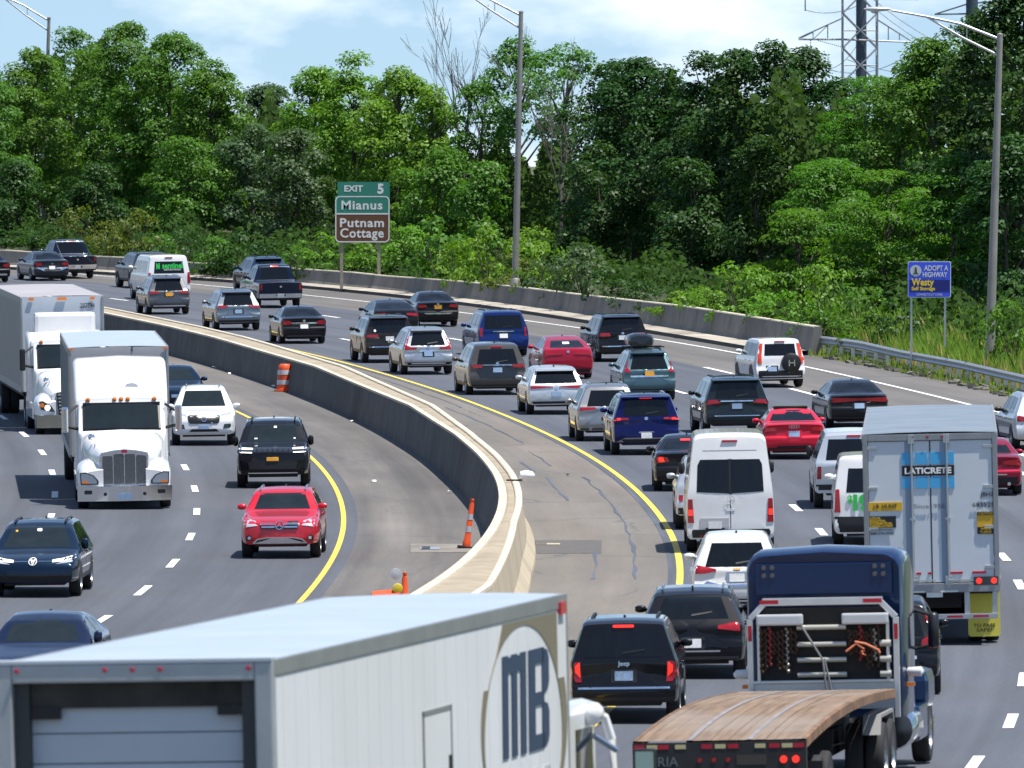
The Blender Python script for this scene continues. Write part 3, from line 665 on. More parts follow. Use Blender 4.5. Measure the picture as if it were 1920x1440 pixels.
def _wheel():
    t = MB(); t.lathe([(.62,-.5),(.93,-.5),(.99,-.40),(1.0,-.2),(1.0,.2),(.99,.40),(.93,.5),(.62,.5)], (0,0,0), 26, 'X', False)
    r = MB(); r.lathe([(.64,.5),(.60,.36),(.60,.0)], (0,0,0), 24, 'X', False); r.lathe([(.16,.34),(.13,.42),(.001,.43)], (0,0,0), 12, 'X', False)
    for k in range(5):
        a = 2*math.pi*k/5
        for sgn in (-1, 1):
            q = MB(); b0 = a + sgn*.16; ca, sa = math.cos(b0), math.sin(b0); px_, py_ = -sa*.055, ca*.055
            q.add([(.33,.1*ca+px_,.1*sa+py_),(.33,.1*ca-px_,.1*sa-py_),(.40,.62*ca-px_,.62*sa-py_),(.40,.62*ca+px_,.62*sa+py_),
                   (.22,.1*ca+px_,.1*sa+py_),(.22,.1*ca-px_,.1*sa-py_),(.28,.62*ca-px_,.62*sa-py_),(.28,.62*ca+px_,.62*sa+py_)], [(0,1,2,3),(0,4,5,1),(1,5,6,2),(2,6,7,3),(3,7,4,0)])
            r.add(q.v, q.f)
    d = MB(); d.lathe([(.60,.02),(.001,.02)], (0,0,0), 20, 'X', False)
    r.m = 1; r.add(d.v, d.f)
    return t.mesh('tyre', 40), r.mesh('rim', 40)
TYRE, RIM = _wheel()
TYRE.materials.append(RUBBER)
RIMD = RIM.copy(); RIM.materials.append(ALLOY); RIM.materials.append(BLACK); RIMD.materials.append(DALLOY); RIMD.materials.append(BLACK)
def wheel(root, x, y, r, w, dark=False):
    s_ = 1 if x > 0 else -1
    t = link('wheel', TYRE, None, root, loc=(x, y, r), scale=(w, r, r), rot=(0, 0, 0 if s_ > 0 else math.pi))
    link('rim', RIMD if dark else RIM, None, t)
def mirx(poly): return [(-u, v) for u, v in poly][::-1]
def slope_r(d): return -.0008*(d-235)
def slope_l(d): return -.0008*(d-272)
def car(kind, px, py, label, cat, name, col, face='rear', m=None, over=None, group=None, **k):
    """one vehicle; px, py is where the middle of its rear (or front) face meets the road in the photograph"""
    T, me0, tree = get_shell(kind, over)
    L, Wd, H = T['L'], T['W'], T['H']
    p = at(px, py)
    if m is None: m = slope_r(p.y) if face == 'rear' else slope_l(p.y)
    yaw = -math.atan(m) + (0 if face == 'rear' else math.pi)
    fw = Vector((-math.sin(yaw), math.cos(yaw), 0))
    if face == 'front': p = p - fw*L
    q = p + fw*L; p.z = pz(p.y); q.z = pz(q.y)
    root = thing(name, label, cat, p, yaw, group, pitch=math.atan2(q.z-p.z, L), roll=-R(.9) if face == 'rear' else R(.8))
    if k.get('zs'): root.scale = k['zs']
    D = lambda nm, view, poly, mat, off=.006, par=root, step=.09, back=.035: decal(tree, view, poly, off, step, back).build(nm, mat, par, smooth=50)
    body = link('body', me0.copy(), col, root)
    rear, front = face == 'rear', face == 'front'
    # glass
    glz = k.get('glass', GLASS)
    if rear and T['rw'] and not k.get('norw'): D('rear_window', 'rear', T['rw'], k.get('rglass', glz))
    if front: D('windscreen', 'front', T['ws'], GLASSG, step=.07)
    for sd, vw in ((-1,'left'), (1,'right')):
        if kind == 'vanhigh' and sd: pass
        for poly in T['side']: D('side_window', vw, [(b*L, z) for b, z in poly], glz)
        s2 = T['side']
        # wheel arches, sill
        for wb in T['wheels']:
            r = T['wr']*1.13; D('wheel_arch', vw, [(wb*L+r*math.cos(R(a)), T['wr']+r*math.sin(R(a))) for a in range(-18, 199, 18)], BLACK, .004, step=.14)
        D('sill', vw, [(T['wheels'][0]*L+T['wr']*1.2, T['zb']+.03), (T['wheels'][1]*L-T['wr']*1.2, T['zb']+.03), (T['wheels'][1]*L-T['wr']*1.2, T['zb']+.13), (T['wheels'][0]*L+T['wr']*1.2, T['zb']+.13)], k.get('trim', BLACK), .012, step=.2)
        if 'chromeline' in k and len(s2) > 1:
            a, b = s2[0][0], s2[-1][1]; D('window_trim', vw, [(a[0]*L,a[1]-.035),(b[0]*L,b[1]-.035),(b[0]*L,b[1]-.008),(a[0]*L,a[1]-.008)], CHROME, .010, step=.3)
        # doors: a thin dark shut line and a handle
        for poly in s2[:2] if kind not in ('vanhigh',) else []:
            b1 = poly[1][0]
            D('door_gap', vw, [(b1*L,.42),(b1*L+.018,.42),(b1*L+.018,1.02),(b1*L,1.02)], BLACK, .003, step=.3)
        for b1 in ((.32,.49) if kind not in ('vanhigh','vanlow') else ()):
            D('door_handle', vw, [(b1*L-.24,.92),(b1*L-.06,.92),(b1*L-.06,.955),(b1*L-.24,.955)], CHROME if k.get('chrome') else col, .03, step=.3)
        # mirrors
        mb, mz = T['mir']; big = k.get('mirsize', 1.0)
        mm = MB(); mm.lathe([(.02,-.11),(.075,-.08),(.095,0),(.09,.08),(.06,.14)], (0,0,0), 12, 'X')
        w_ = Wd/2*sm(T['sect'], mz)
        mo = mm.build('wing_mirror', k.get('mirror', col), root, smooth=60, loc=(sd*(w_+.085), mb*L, mz+.04), scale=((.85 if big == 1 else .62)*sd, .62, .74 if big == 1 else big*1.25))
    # wheels
    for wb in T['wheels']:
        for sd in (-1, 1): wheel(root, sd*(Wd/2-.125), wb*L, T['wr'], k.get('tw', .235), k.get('darkrim', False))
    u = MB(); u.b2(-Wd/2+.32, Wd/2-.32, .35, L-.4, T['zb']-.07, T['zb']+.05); u.build('underbody', BLACK, root)
    # rear details
    if rear:
        for poly in k.get('tails', []):
            for q_ in (poly, mirx(poly)): D('tail_lamp', 'rear', q_, k.get('tailmat', TAILR), .02, step=.08)
        for poly in k.get('lits', []):
            for q_ in (poly, mirx(poly)): D('brake_lamp', 'rear', q_, LIT, .026, step=.1)
        if k.get('chmsl'):
            z = k['chmsl']; D('high_brake_lamp', 'rear', rrect(.36,.045,.015,0,z), k.get('chmat', TAILR), .03, step=.15)
        for poly, mat in k.get('rblack', []): D('rear_trim', 'rear', [(u, max(v, T['zb']+.035)) for u, v in poly] if max(v for u, v in poly) > T['zb']+.06 else [(u, v+T['zb']-min(w for _, w in poly)+.035) for u, v in poly], mat, .012, step=.12)
        if k.get('plate'):
            pm, z, *dx = k['plate']; x0 = dx[0] if dx else 0
            D('licence_plate', 'rear', rrect(.31,.16,.01,x0,z), pm, .022, step=.3, back=.02)
            D('plate_recess', 'rear', rrect(.44,.23,.03,x0,z), k.get('recess', BLACK if k.get('darkrecess', True) else col), .004, step=.2, back=.01)
        if k.get('badge'):
            z = k['badge']; D('badge', 'rear', [(.055*math.cos(R(a)), z+.05*math.sin(R(a))) for a in range(0,360,30)], CHROME, .02, step=.2)
        if k.get('wiper'):
            z = T['rw'][0][1]+.05; D('rear_wiper', 'rear', [(-.02,z),(.36,z+.06),(.36,z+.085),(-.02,z+.035)], BLACK, .02, step=.3)
        if k.get('exhaust'):
            for sd in (-1, 1):
                e = MB(); e.lathe([(.045,-.04),(.05,.2)], (sd*.55, 0, T['zb']+.05), 12, 'Y'); e.build('exhaust_tip', CHROME, root, smooth=50)
    if k.get('spoiler'):
        zt = sm(T['roof'], .03); y0 = sm(T['rear'], zt-.05)
        s_ = MB(); w_ = Wd/2*sm(T['sect'], zt-.06)-.06; s_.prism([(y0-.16,zt-.07),(y0-.15,zt-.035),(y0+.25,zt+.015),(y0+.25,zt-.05)], 'YZ', -w_, w_); s_.build('roof_spoiler', col, root, bevel=.01)
    if k.get('rails'):
        for sd in (-1, 1):
            zt = sm(T['roof'], .25); x = sd*(Wd/2*sm(T['sect'], zt-.05)-.13)
            r_ = MB(); r_.tube([(x,.16*L,zt-.02),(x,.19*L,zt+.028),(x,.38*L,zt+.035),(x,.52*L,zt+.015),(x,.55*L,zt-.03)], .022, 8); r_.build('roof_rail', k['rails'], root, smooth=50)
    if k.get('fin', True) and kind not in ('pickup','vanhigh','vanlow'):
        b = .28 if kind in ('sedan','fastback') else .10; zt = sm(T['roof'], b+.1)+.02
        f = MB(); f.prism([(b*L+.36,zt-.03),(b*L+.50,zt-.03),(b*L+.53,zt-.01),(b*L+.41,zt+.038),(b*L+.37,zt+.034)], 'YZ', -.02, .02); f.build('aerial_fin', k.get('finmat', BLACK), root)
    for view, poly, mat, nm, off in k.get('extra', []): D(nm, view, poly, mat, off, step=.08)
    return root, T, tree
def logo_ring(root, tree, view, x, z, r, mat=CHROME, w=.18, n=20, name='badge'):
    "a round emblem's ring, standing on the shell"
    m = MB()
    P = []
    for rr in (r, r*(1-w)):
        for i in range(n):
            a = 2*math.pi*i/n; u, v = x+rr*math.cos(a), z+rr*math.sin(a)
            o, d = VIEWS[view][0](u, v), VIEWS[view][1]; h = tree.ray_cast(o, d); P.append((h[0] if h[0] else o) - d*.03)
    m.add(P, [(i,(i+1)%n,n+(i+1)%n,n+i) for i in range(n)]); return m.build(name, mat, root)
def strokes(root, tree, view, segs, w, mat, name, off=.03):
    "the strokes of an emblem: flat bars from point to point on the shell"
    m = MB()
    for (a, b) in segs:
        a, b = Vector(a), Vector(b); t = (b-a).normalized(); n = Vector((-t[1], t[0]))*w/2; P = []
        for c in (a-n, b-n, b+n, a+n):
            o, d = VIEWS[view][0](c[0], c[1]), VIEWS[view][1]; h = tree.ray_cast(o, d); P.append((h[0] if h[0] else o) - d*off)
        m.add(P, [(0,1,2,3)])
    return m.build(name, mat, root)
BLK = paint('black', (.006,.006,.008)); NAVY = paint('navy', (.006,.013,.032), .3); DGRY = paint('dark_grey', (.035,.042,.05), .6); SLATE = paint('slate_silver', (.20,.235,.27), .75, .3)
BRN = paint('brown_black', (.028,.024,.022), .5); SILV = paint('silver', (.46,.48,.50), .75, .3); SILG = paint('silver_grey', (.33,.335,.34), .75, .3); TAUPE = paint('taupe', (.095,.087,.08), .6)
BLUE = paint('blue', (.009,.032,.17), .4); COBALT = paint('cobalt', (.005,.009,.085), .5); RED = paint('red', (.55,.012,.03)); REDM = paint('cherry_red', (.42,.010,.035), .35); REDC = paint('crimson', (.62,.015,.04), .2); TEAL = paint('teal', (.085,.15,.175), .65)
DKG = paint('dark_green_grey', (.022,.032,.036), .6); DBLUE = paint('dark_blue', (.004,.018,.044), .5); PALE = paint('pale_silver', (.60,.63,.66), .5, .3); MAROON = paint('maroon', (.30,.01,.035), .4)
GR = 'vehicles driving away on the right carriageway'; GL = 'vehicles coming on the left carriageway'
def low(w, z0, z1, w2=None): return [(-w,z0),(w,z0),(w2 or w,z1),(-(w2 or w),z1)]
T_SUV = [(.40,.90),(.62,.86),(.90,.86),(.90,1.03),(.78,1.04),(.60,.98),(.40,.96)]
T_BOX = [(.56,.92),(.90,.90),(.90,1.06),(.78,1.08),(.56,1.04)]
T_SED = [(.50,.80),(.90,.76),(.90,.95),(.78,.97),(.54,.91)]
T_VERT = [(.78,.80),(.99,.80),(.99,1.12),(.80,1.12)]
def rear(kind, px, py, label, cat, name, col, **k): return car(kind, px, py, label, cat, name, col, 'rear', group=GR, **k)
lowb = lambda w=.80, z=.30, h=.52: [(low(w, z, h, w*.97), BLACK)]
# far end of the curve
rear('pickup', 146, 523, 'dark four-door pickup with bright tailgate edge, farthest left beside the barrier', 'pickup', 'pickup_truck', NAVY, m=-.27, tails=[[(.86,.86),(1.01,.86),(1.01,1.14),(.86,1.14)]], rblack=[(low(.98,.50,.72),CHROME),(low(.26,.52,.66),BLACK),(low(.9,1.145,1.165),CHROME)], plate=(PLATEW,.60), badge=.98, chmsl=1.87, chmat=TAILR, extra=[('rear', low(.80,1.85,1.885), LENS, 'cargo_lamp', .02)])
rear('sedan', 98, 527, 'dark blue-grey sedan with a wide chrome bumper strip, left of the dark pickup', 'car', 'sedan', DGRY, m=-.26, tails=[T_SED], rblack=[([(-.74,.64),(-.4,.50),(.4,.50),(.74,.64),(.74,.72),(.36,.60),(-.36,.60),(-.74,.72)],CHROME)], plate=(PLATEW,.68), badge=.86)
rear('sedan', -12, 530, 'black sedan cut off by the left picture edge, only its rear corner showing', 'car', 'sedan', BLK, m=-.27, tails=[T_SED], plate=(PLATEW,.66), badge=.86, rblack=[(low(.7,.36,.44),CHROME)])
rear('boxsuv', 287, 541, 'dark off-road vehicle half hidden behind the white van', 'car', 'off_road_car', DGRY, m=-.25, tails=[T_VERT], plate=(PLATEW,.62), tw=.27, rails=BLACK)
rear('suv', 508, 548, 'dark blue family SUV hidden behind the navy pickup', 'car', 'sport_utility', DBLUE, m=-.22, over=dict(L=5.1,W=2.0,H=1.79), tails=[T_SUV], rails=BLACK, plate=(PLATEW,.62), spoiler=True)
van1, vT, vt = rear('vanlow', 318, 563, 'white passenger van with dark rear window lettered in green', 'van', 'passenger_van', WHITEP, m=-.21, tails=[[(.86,.80),(1.0,.80),(.97,1.30),(.88,1.30)]], plate=(PLATEW,.78,-.25), rblack=[(low(1.0,.34,.52),BLACK)], badge=1.06, chmsl=2.0)
def rear_text(root, tree, body, h, w, x, z, mat, bold=0.0, lift=.02, back_view=True):
    d = VIEWS['rear'][1]; a = tree.ray_cast(VIEWS['rear'][0](x, z-h/2), d)[0]; b = tree.ray_cast(VIEWS['rear'][0](x, z+h/2), d)[0]
    lean = math.atan2(b.y-a.y, h); c = (a+b)/2
    return text(body, h, mat, root, (x, c.y-lift, z), (math.pi/2-lean, 0, 0), w, bold)
LGRN = pbr('lettering_green', (.02,.50,.07), .5); LWHT = pbr('lettering_white', (.85,.85,.85), .5); LBLK = pbr('lettering_black', (.02,.02,.025), .5)
rear_text(van1, vt, 'sentinel', .27, .98, .16, 1.62, LGRN, .012); rear_text(van1, vt, 'N', .24, .17, -.52, 1.60, LGRN, .03)
rear_text(van1, vt, 'DETECTIVES', .07, .80, .16, 1.43, LWHT)
rear('suv', 318, 590, 'dark silver compact SUV between the white van and the median barrier', 'car', 'sport_utility', pbr('paint_graphite',(.10,.105,.115),.3,.7,1.0), over=dict(L=4.66,H=1.64), m=-.17, tails=[[(.44,.96),(.90,.92),(.90,1.04),(.48,1.04)]], plate=(PLATEY,.90), rblack=[(low(.72,.36,.42),CHROME),(low(.8,.27,.35),BLACK)], rails=CHROME, chromeline=1, spoiler=True)
rear('pickup', 527, 578, 'navy four-door pickup with chrome rear bumper in the middle lane', 'pickup', 'pickup_truck', NAVY, m=-.19, tails=[[(.85,.82),(1.0,.82),(1.0,1.12),(.85,1.12)]], rblack=[(low(.97,.47,.66),CHROME),(low(.22,.49,.63),BLACK)], plate=(PLATEW,.57), badge=.98, chmsl=1.87, chmat=LIT)
rear('suv', 448, 620, 'silver-blue crossover with a high black rear window, beside the median barrier', 'car', 'sport_utility', SLATE, over=dict(L=4.95,W=1.93,H=1.73), m=-.165, tails=[[(.42,1.0),(.92,.93),(.92,1.03),(.75,1.06),(.44,1.05)]], plate=(PLATEB,.80), rblack=[(low(.84,.28,.44),BLACK),(low(.7,.56,.60),CHROME)], spoiler=True, chrome=True)
rear('sedan', 571, 645, 'black sedan with chrome strip above its plate, last by the median barrier', 'car', 'sedan', BLK, m=-.14, tails=[T_SED], plate=(PLATEW,.70), rblack=[([(-.48,.80),(.48,.80),(.52,.86),(-.52,.86)],CHROME),(low(.7,.26,.32),DLENS)], badge=.92)
rear('fastback', 744, 632, 'black sloping-back electric car half hidden by the brown-black SUV', 'car', 'fastback_car', BLK, m=-.165, tails=[[(.40,.90),(.92,.82),(.92,.96),(.44,.98)]], plate=(PLATEW,.62))
rear('sedan', 822, 613, 'black sedan with red split lamps, nearest the barrier right of the fastback', 'car', 'sedan', BLK, m=-.15, tails=[[(.46,.84),(.90,.80),(.90,.96),(.52,.95)]], plate=(PLATEY,.84), chromeline=1, rblack=[([(-.6,.58),(-.5,.54),(.5,.54),(.6,.58),(.6,.60),(-.6,.60)],CHROME)], badge=.96)
rear('boxsuv', 732, 681, 'brown-black boxy SUV with round window sticker, left of the silver crossover', 'car', 'sport_utility', BRN, m=-.145, tails=[[(.40,.98),(.93,.96),(.93,1.08),(.46,1.08)]], plate=(PLATEW,.92), rblack=[(low(.8,.60,.63),CHROME),(low(.86,.30,.44),BLACK)], rails=BLACK, spoiler=True, extra=[('rear', [(-.55+.05*math.cos(R(a)),1.22+.05*math.sin(R(a))) for a in range(0,360,40)], LWHT, 'window_sticker', .014)])
crv, cT, ct_ = rear('suv', 804, 703, 'silver crossover with tall L-shaped red lamps beside the yellow line', 'car', 'crossover_car', SILV, over=dict(L=4.6,W=1.86,H=1.69), m=-.14, tails=[[(.42,.92),(.90,.90),(.90,1.04),(.86,1.16),(.70,1.42),(.64,1.42),(.76,1.08),(.62,1.0),(.42,1.0)]], plate=(PLATEB,.76), rblack=[(low(.86,.27,.46),BLACK),(low(.80,.84,.90),CHROME),(low(.62,.40,.44),CHROME)], badge=1.0, spoiler=True, wiper=True)
rear('minivan', 945, 669, 'bright blue boxy minivan with tinted rear glass in the middle lane', 'minivan', 'minivan', BLUE, m=-.14, over=dict(rw=[(-.74,1.06),(.74,1.06),(.68,1.58),(-.68,1.58)],rear=[(.2,.16),(.34,.04),(.42,.0),(.70,.0),(.74,.03),(.78,.06),(1.04,.065),(1.10,.09),(1.68,.20),(1.75,.24)]), tails=[[(.80,.78),(.98,.78),(.97,1.12),(.80,1.12)]], plate=(PLATEW,.80), rblack=[(low(.40,.95,.985),CHROME),(low(.86,.27,.38),BLACK)], rails=BLACK, wiper=True, glass=GLASS)
rear('minivan', 934, 741, 'taupe grey minivan with wide tail lamps beside the yellow edge line', 'minivan', 'minivan', TAUPE, m=-.12, tails=[[(.52,.94),(.96,.92),(.96,1.04),(.52,1.04)]], plate=(PLATEB,.86), rblack=[([(-.72,.86),(-.62,.60),(.62,.60),(.72,.86),(.5,1.02),(-.5,1.02)],DGRY),(low(.50,1.0,1.035),CHROME),(low(.88,.26,.36),BLACK)], chmsl=1.64, wiper=True, badge=1.08)
son, sT, st_ = rear('fastback', 1066, 711, 'cherry red sloping-back sedan with a paper tag in its rear window', 'car', 'sedan', REDM, m=-.115, over=dict(H=1.45,L=4.9,W=1.86,rw=[(-.62,1.12),(.62,1.12),(.50,1.36),(-.50,1.36)]), tails=[[(.20,.88),(.72,.86),(.90,.74),(.92,.92),(.78,.98),(.2,.92)]], rblack=[(low(.78,.22,.36),BLACK),([(-.78,.36),(-.9,.5),(-.86,.36)],BLACK)], extra=[('rear', low(.12,1.24,1.31), LWHT, 'paper_tag', .016)], badge=.98)
rear('boxsuv', 1169, 679, 'glossy black SUV with roof rails in the third lane, near the barrier', 'car', 'sport_utility', BLK, m=-.15, tails=[[(.46,.98),(.93,.96),(.93,1.10),(.50,1.10)]], plate=(PLATEW,.92), rblack=[(low(.8,.58,.62),CHROME),(low(.86,.30,.42),BLACK)], rails=BLACK, spoiler=True, wiper=True, badge=1.08)
tea, tT, tt = rear('suv', 1219, 752, 'teal blue crossover carrying a black roof box', 'car', 'crossover_car', TEAL, m=-.10, over=dict(L=4.55,W=1.82,H=1.66), tails=[[(.62,.98),(.88,.96),(.86,1.14),(.66,1.52),(.60,1.52),(.74,1.14),(.66,1.04)]], plate=(PLATEY,.92), rblack=[(low(.84,.27,.40),BLACK),(low(.64,.80,.86),CHROME)], rails=BLACK, spoiler=True, badge=1.0)
rear('suv', 1044, 778, 'pale silver crossover with a thin lamp bar, touching the yellow line side', 'car', 'crossover_car', PALE, m=-.09, over=dict(L=4.5,W=1.84,H=1.54,rear=[(.25,.10),(.42,.0),(.70,.0),(.80,.04),(.92,.05),(1.0,.10),(1.46,.50),(1.54,.56)],roof=[(0,1.42),(.03,1.48),(.12,1.53),(.40,1.54),(.52,1.50),(.58,1.44),(.735,1.06),(.76,1.02),(.92,.92),(.97,.86),(1,.78)],rw=[(-.70,1.02),(.70,1.02),(.58,1.39),(-.58,1.39)],side=[[(.16,1.06),(.30,1.04),(.30,1.40),(.21,1.38)],[(.315,1.04),(.485,1.03),(.485,1.42),(.315,1.41)],[(.50,1.03),(.675,1.02),(.575,1.40),(.50,1.42)]],sect=[(.25,.90),(.38,.97),(.60,1.0),(.84,.985),(.98,.955),(1.06,.93),(1.46,.73),(1.54,.68)]), tails=[[(.10,.90),(.55,.86),(.90,.84),(.90,.95),(.55,.94),(.1,.92)]], plate=(PLATEB,.68), recess=PALE, rblack=[(low(.86,.26,.44,.78),BLACK)], badge=.86, spoiler=True)
wcr, wT, wt = rear('boxsuv', 1464, 727, 'white compact SUV with a black spare wheel on its tailgate', 'car', 'compact_suv', WHITEP, m=-.16, over=dict(L=4.45,W=1.79,H=1.69,zb=.30,rear=[(.25,.06),(.42,-.06),(.62,-.05),(.70,.0),(1.0,.03),(1.1,.05),(1.62,.20),(1.69,.24)],roof=[(0,1.61),(.025,1.66),(.10,1.69),(.42,1.69),(.54,1.66),(.60,1.56),(.725,1.14),(.75,1.10),(.93,1.02),(.975,.97),(1,.9)],sect=[(.25,.92),(.40,.975),(.66,1.0),(.9,.985),(1.05,.96),(1.12,.94),(1.60,.80),(1.69,.74)],rw=[(-.56,1.12),(.56,1.12),(.52,1.52),(-.52,1.52)],side=[[(.06,1.12),(.27,1.10),(.27,1.54),(.09,1.54)],[(.285,1.10),(.475,1.09),(.475,1.56),(.285,1.55)],[(.49,1.09),(.665,1.08),(.575,1.54),(.49,1.56)]]), tails=[[(.66,.84),(.86,.84),(.84,1.12),(.69,1.54),(.60,1.54),(.66,1.12)]], tailmat=pbr('tail_lamp_orange_red',(.72,.06,.02),.2,coat=.8), plate=(PLATEB,.66,-.30), rblack=[(low(.88,.30,.60,.90),BLACK)], chmsl=1.60, darkrecess=True, trim=BLACK, mirror=WHITEP)
sp = MB(); sp.lathe([(.02,-.22),(.27,-.22),(.335,-.18),(.345,-.02),(.33,.02)], (.36,0,.86), 28, 'Y'); sp.build('spare_wheel_cover', BLACK, wcr, smooth=40)
h_ = MB(); h_.b2(.245,.285,-.242,-.225,.75,.97); h_.b2(.435,.475,-.242,-.225,.75,.97); h_.b2(.29,.43,-.242,-.225,.845,.885); h_.build('emblem', CHROME, wcr)
rf_ = MB(); rf_.prism([(x, z) for x, z in rrect(.36,.42,.10,.36,.86)], 'XZ', -.2235, -.2215)
rear('suv', 1142, 828, 'silver grey crossover half hidden by the dark blue SUV', 'car', 'crossover_car', SILG, m=-.06, over=dict(L=4.72,W=1.91,H=1.64), tails=[[(.36,.98),(.92,.92),(.92,1.04),(.4,1.04)]], plate=(PLATEW,.62), rblack=[(low(.84,.28,.40),BLACK),(low(.4,.98,1.03),CHROME)], rails=CHROME, exhaust=True, chrome=True)
pf_, pT, pt = rear('boxsuv', 1213, 854, 'deep blue SUV with silver lower bumper and glowing thin brake lamps', 'car', 'sport_utility', COBALT, m=-.055, over=dict(L=5.0,W=1.97,H=1.79), tails=[[(.50,1.04),(.95,1.02),(.95,1.10),(.52,1.09)]], lits=[[(.74,1.03),(.94,1.02),(.94,1.10),(.74,1.09)]], chmsl=1.66, chmat=LIT, rblack=[([(-.90,.34),(-.62,.52),(.62,.52),(.90,.34),(.84,.31),(-.84,.31)],SILG),([(-.66,.30),(.66,.30),(.74,.38),(-.74,.38)],BLACK)], plate=(PLATEW,.58), recess=SILG, rails=CHROME, spoiler=True, wiper=True, badge=1.07)
rear('boxsuv', 1383, 817, 'dark green-grey large SUV with chrome bar across its tailgate', 'car', 'sport_utility', DKG, m=-.085, over=dict(L=5.2,W=2.0,H=1.79), tails=[[(.48,1.0),(.94,.96),(.95,1.10),(.62,1.10)]], rblack=[(low(.50,1.04,1.075),CHROME),(low(.88,.30,.46),BLACK),(low(.7,.60,.625),CHROME)], plate=(PLATEB,.90), rails=BLACK, spoiler=True, wiper=True)
rear('sedan', 1612, 803, 'black low muscle sedan with full-width red lamp, ahead of the big white trailer', 'car', 'sedan', BLK, m=-.10, over=dict(L=5.0,W=1.9), tails=[[(0,.86),(.90,.80),(.92,.93),(.86,.96),(0,.93)]], plate=(PLATEB,.70), rblack=[(low(.80,.22,.36),BLACK)])
aud, aT, at_ = rear('sedan', 1490, 862, 'crimson red sedan with a dark open sunroof', 'car', 'sedan', REDC, m=-.03, over=dict(L=4.46,W=1.80,H=1.42,roof=[(0,.98),(.02,1.04),(.10,1.06),(.15,1.07),(.30,1.34),(.36,1.40),(.46,1.42),(.54,1.41),(.60,1.35),(.735,1.00),(.76,.96),(.92,.84),(.97,.79),(1,.70)]), tails=[[(.48,.84),(.90,.80),(.90,.93),(.52,.93)]], tailmat=pbr('tail_lamp_deep_red',(.45,.01,.015),.15,coat=1), rblack=[(low(.80,.20,.34,.74),BLACK),(low(.5,.34,.40),BLACK)], plate=(PLATEB,.74), recess=REDC)
logo = [logo_ring(aud, at_, 'rear', x, .95, .05, CHROME, .25, 14) for x in (-.105,-.035,.035,.105)]
z_ = sm(aT['roof'], .42)+.02
s_ = MB(); s_.prism(rrect(.98,.75,.06,0,.44*4.46), 'XY', z_-.01, z_+.035); s_.build('sunroof', GLASS, aud, bevel=.01)
rear('sedan', 1291, 922, 'black sedan with glowing brake lamp, behind the tall white van', 'car', 'sedan', BLK, m=.0, tails=[T_SED], lits=[[(.62,.80),(.88,.78),(.88,.92),(.66,.92)]], plate=(PLATEW,.68), glass=GLASS, chmsl=1.34, chmat=LIT)
rear('boxsuv', 1342, 994, 'pale pickup-height SUV, mostly hidden behind the tall white van', 'car', 'sport_utility', PALE, m=.0, over=dict(L=4.9,W=1.95,H=1.86), tails=[[(.78,.72),(.95,.72),(.95,.86),(.78,.86)]], plate=(PLATEW,.62), rblack=[(low(.9,.30,.55),BLACK)], chmsl=1.74, chmat=LIT, rails=CHROME)
spr, sprT, sprt = rear('vanhigh', 1371, 1038, 'tall white high-roof van with one wide dark rear window', 'van', 'high_roof_van', WHITEP, m=.004, tails=[[(.84,.72),(.985,.72),(.97,1.26),(.87,1.26)]], lits=[[(.87,.88),(.97,.88),(.965,1.02),(.87,1.02)]], plate=(PLATEW,.66,-.36), rblack=[(low(1.0,.36,.56),BLACK),(low(.10,.98,1.03),CHROME),([(-.70,.60),(-.04,.60),(-.04,.82),(-.70,.82)],pbr('plate_tray',(.45,.46,.48),.5)),(low(.72,.40,.43),TAILR)], norw=True, chmsl=2.58, mirsize=1.25, mirror=BLACK,
  extra=[('rear', [(-.77,1.42),(-.03,1.38),(-.03,2.16),(-.68,2.16),(-.74,2.04)], GLASS, 'rear_window', .008), ('rear', [(.03,1.38),(.77,1.42),(.74,2.04),(.68,2.16),(.03,2.16)], GLASS, 'rear_window', .008), ('rear', [(-.05,1.37),(.05,1.37),(.05,2.17),(-.05,2.17)], BLACK, 'window_divider', .004), ('rear', [(-.008,.58),(.008,.58),(.008,1.4),(-.008,1.4)], BLACK, 'door_gap', .004), ('rear', low(.62,2.36,2.372), pbr('shut_line',(.25,.26,.27),.6), 'door_gap', .004)])
logo_ring(spr, sprt, 'rear', 0, 1.24, .10, CHROME, .16); strokes(spr, sprt, 'rear', [((0,1.24),(0,1.33)),((0,1.24),(.08,1.19)),((0,1.24),(-.08,1.19))], .025, CHROME, 'emblem')
t_ = pbr('lettering_grey', (.42,.44,.47), .5)
cap_, cT_, ct2 = rear('pickup', 1603, 955, 'white pickup with a fitted canopy over its bed, left of the big trailer', 'pickup', 'pickup_truck', PALE, m=.0, over=dict(roof=[(0,1.84),(.01,1.90),(.03,1.94),(.50,1.97),(.57,1.88),(.695,1.30),(.72,1.27),(.93,1.19),(.975,1.12),(1,1.0)], rear=[(.35,.05),(.5,.05),(.6,.03),(1.15,.0),(1.25,.06),(1.9,.28),(1.97,.3)], rw=[(-.72,1.26),(.72,1.26),(.64,1.78),(-.64,1.78)], side=[[(.05,1.30),(.29,1.30),(.29,1.74),(.08,1.74)],[(.335,1.32),(.46,1.30),(.46,1.78),(.345,1.78)],[(.475,1.30),(.64,1.28),(.555,1.74),(.475,1.79)]]), tails=[[(.84,.78),(1.0,.78),(1.0,1.10),(.84,1.10)]], rblack=[(low(.98,.50,.64),BLACK),(low(.25,1.02,1.12),BLACK)], mirsize=1.3, mirror=BLACK, plate=(PLATEW,.58), chmsl=1.86, glass=GLASS)
rear_text(cap_, ct2, 'DENVER', .09, .52, .30, 1.36, LWHT)
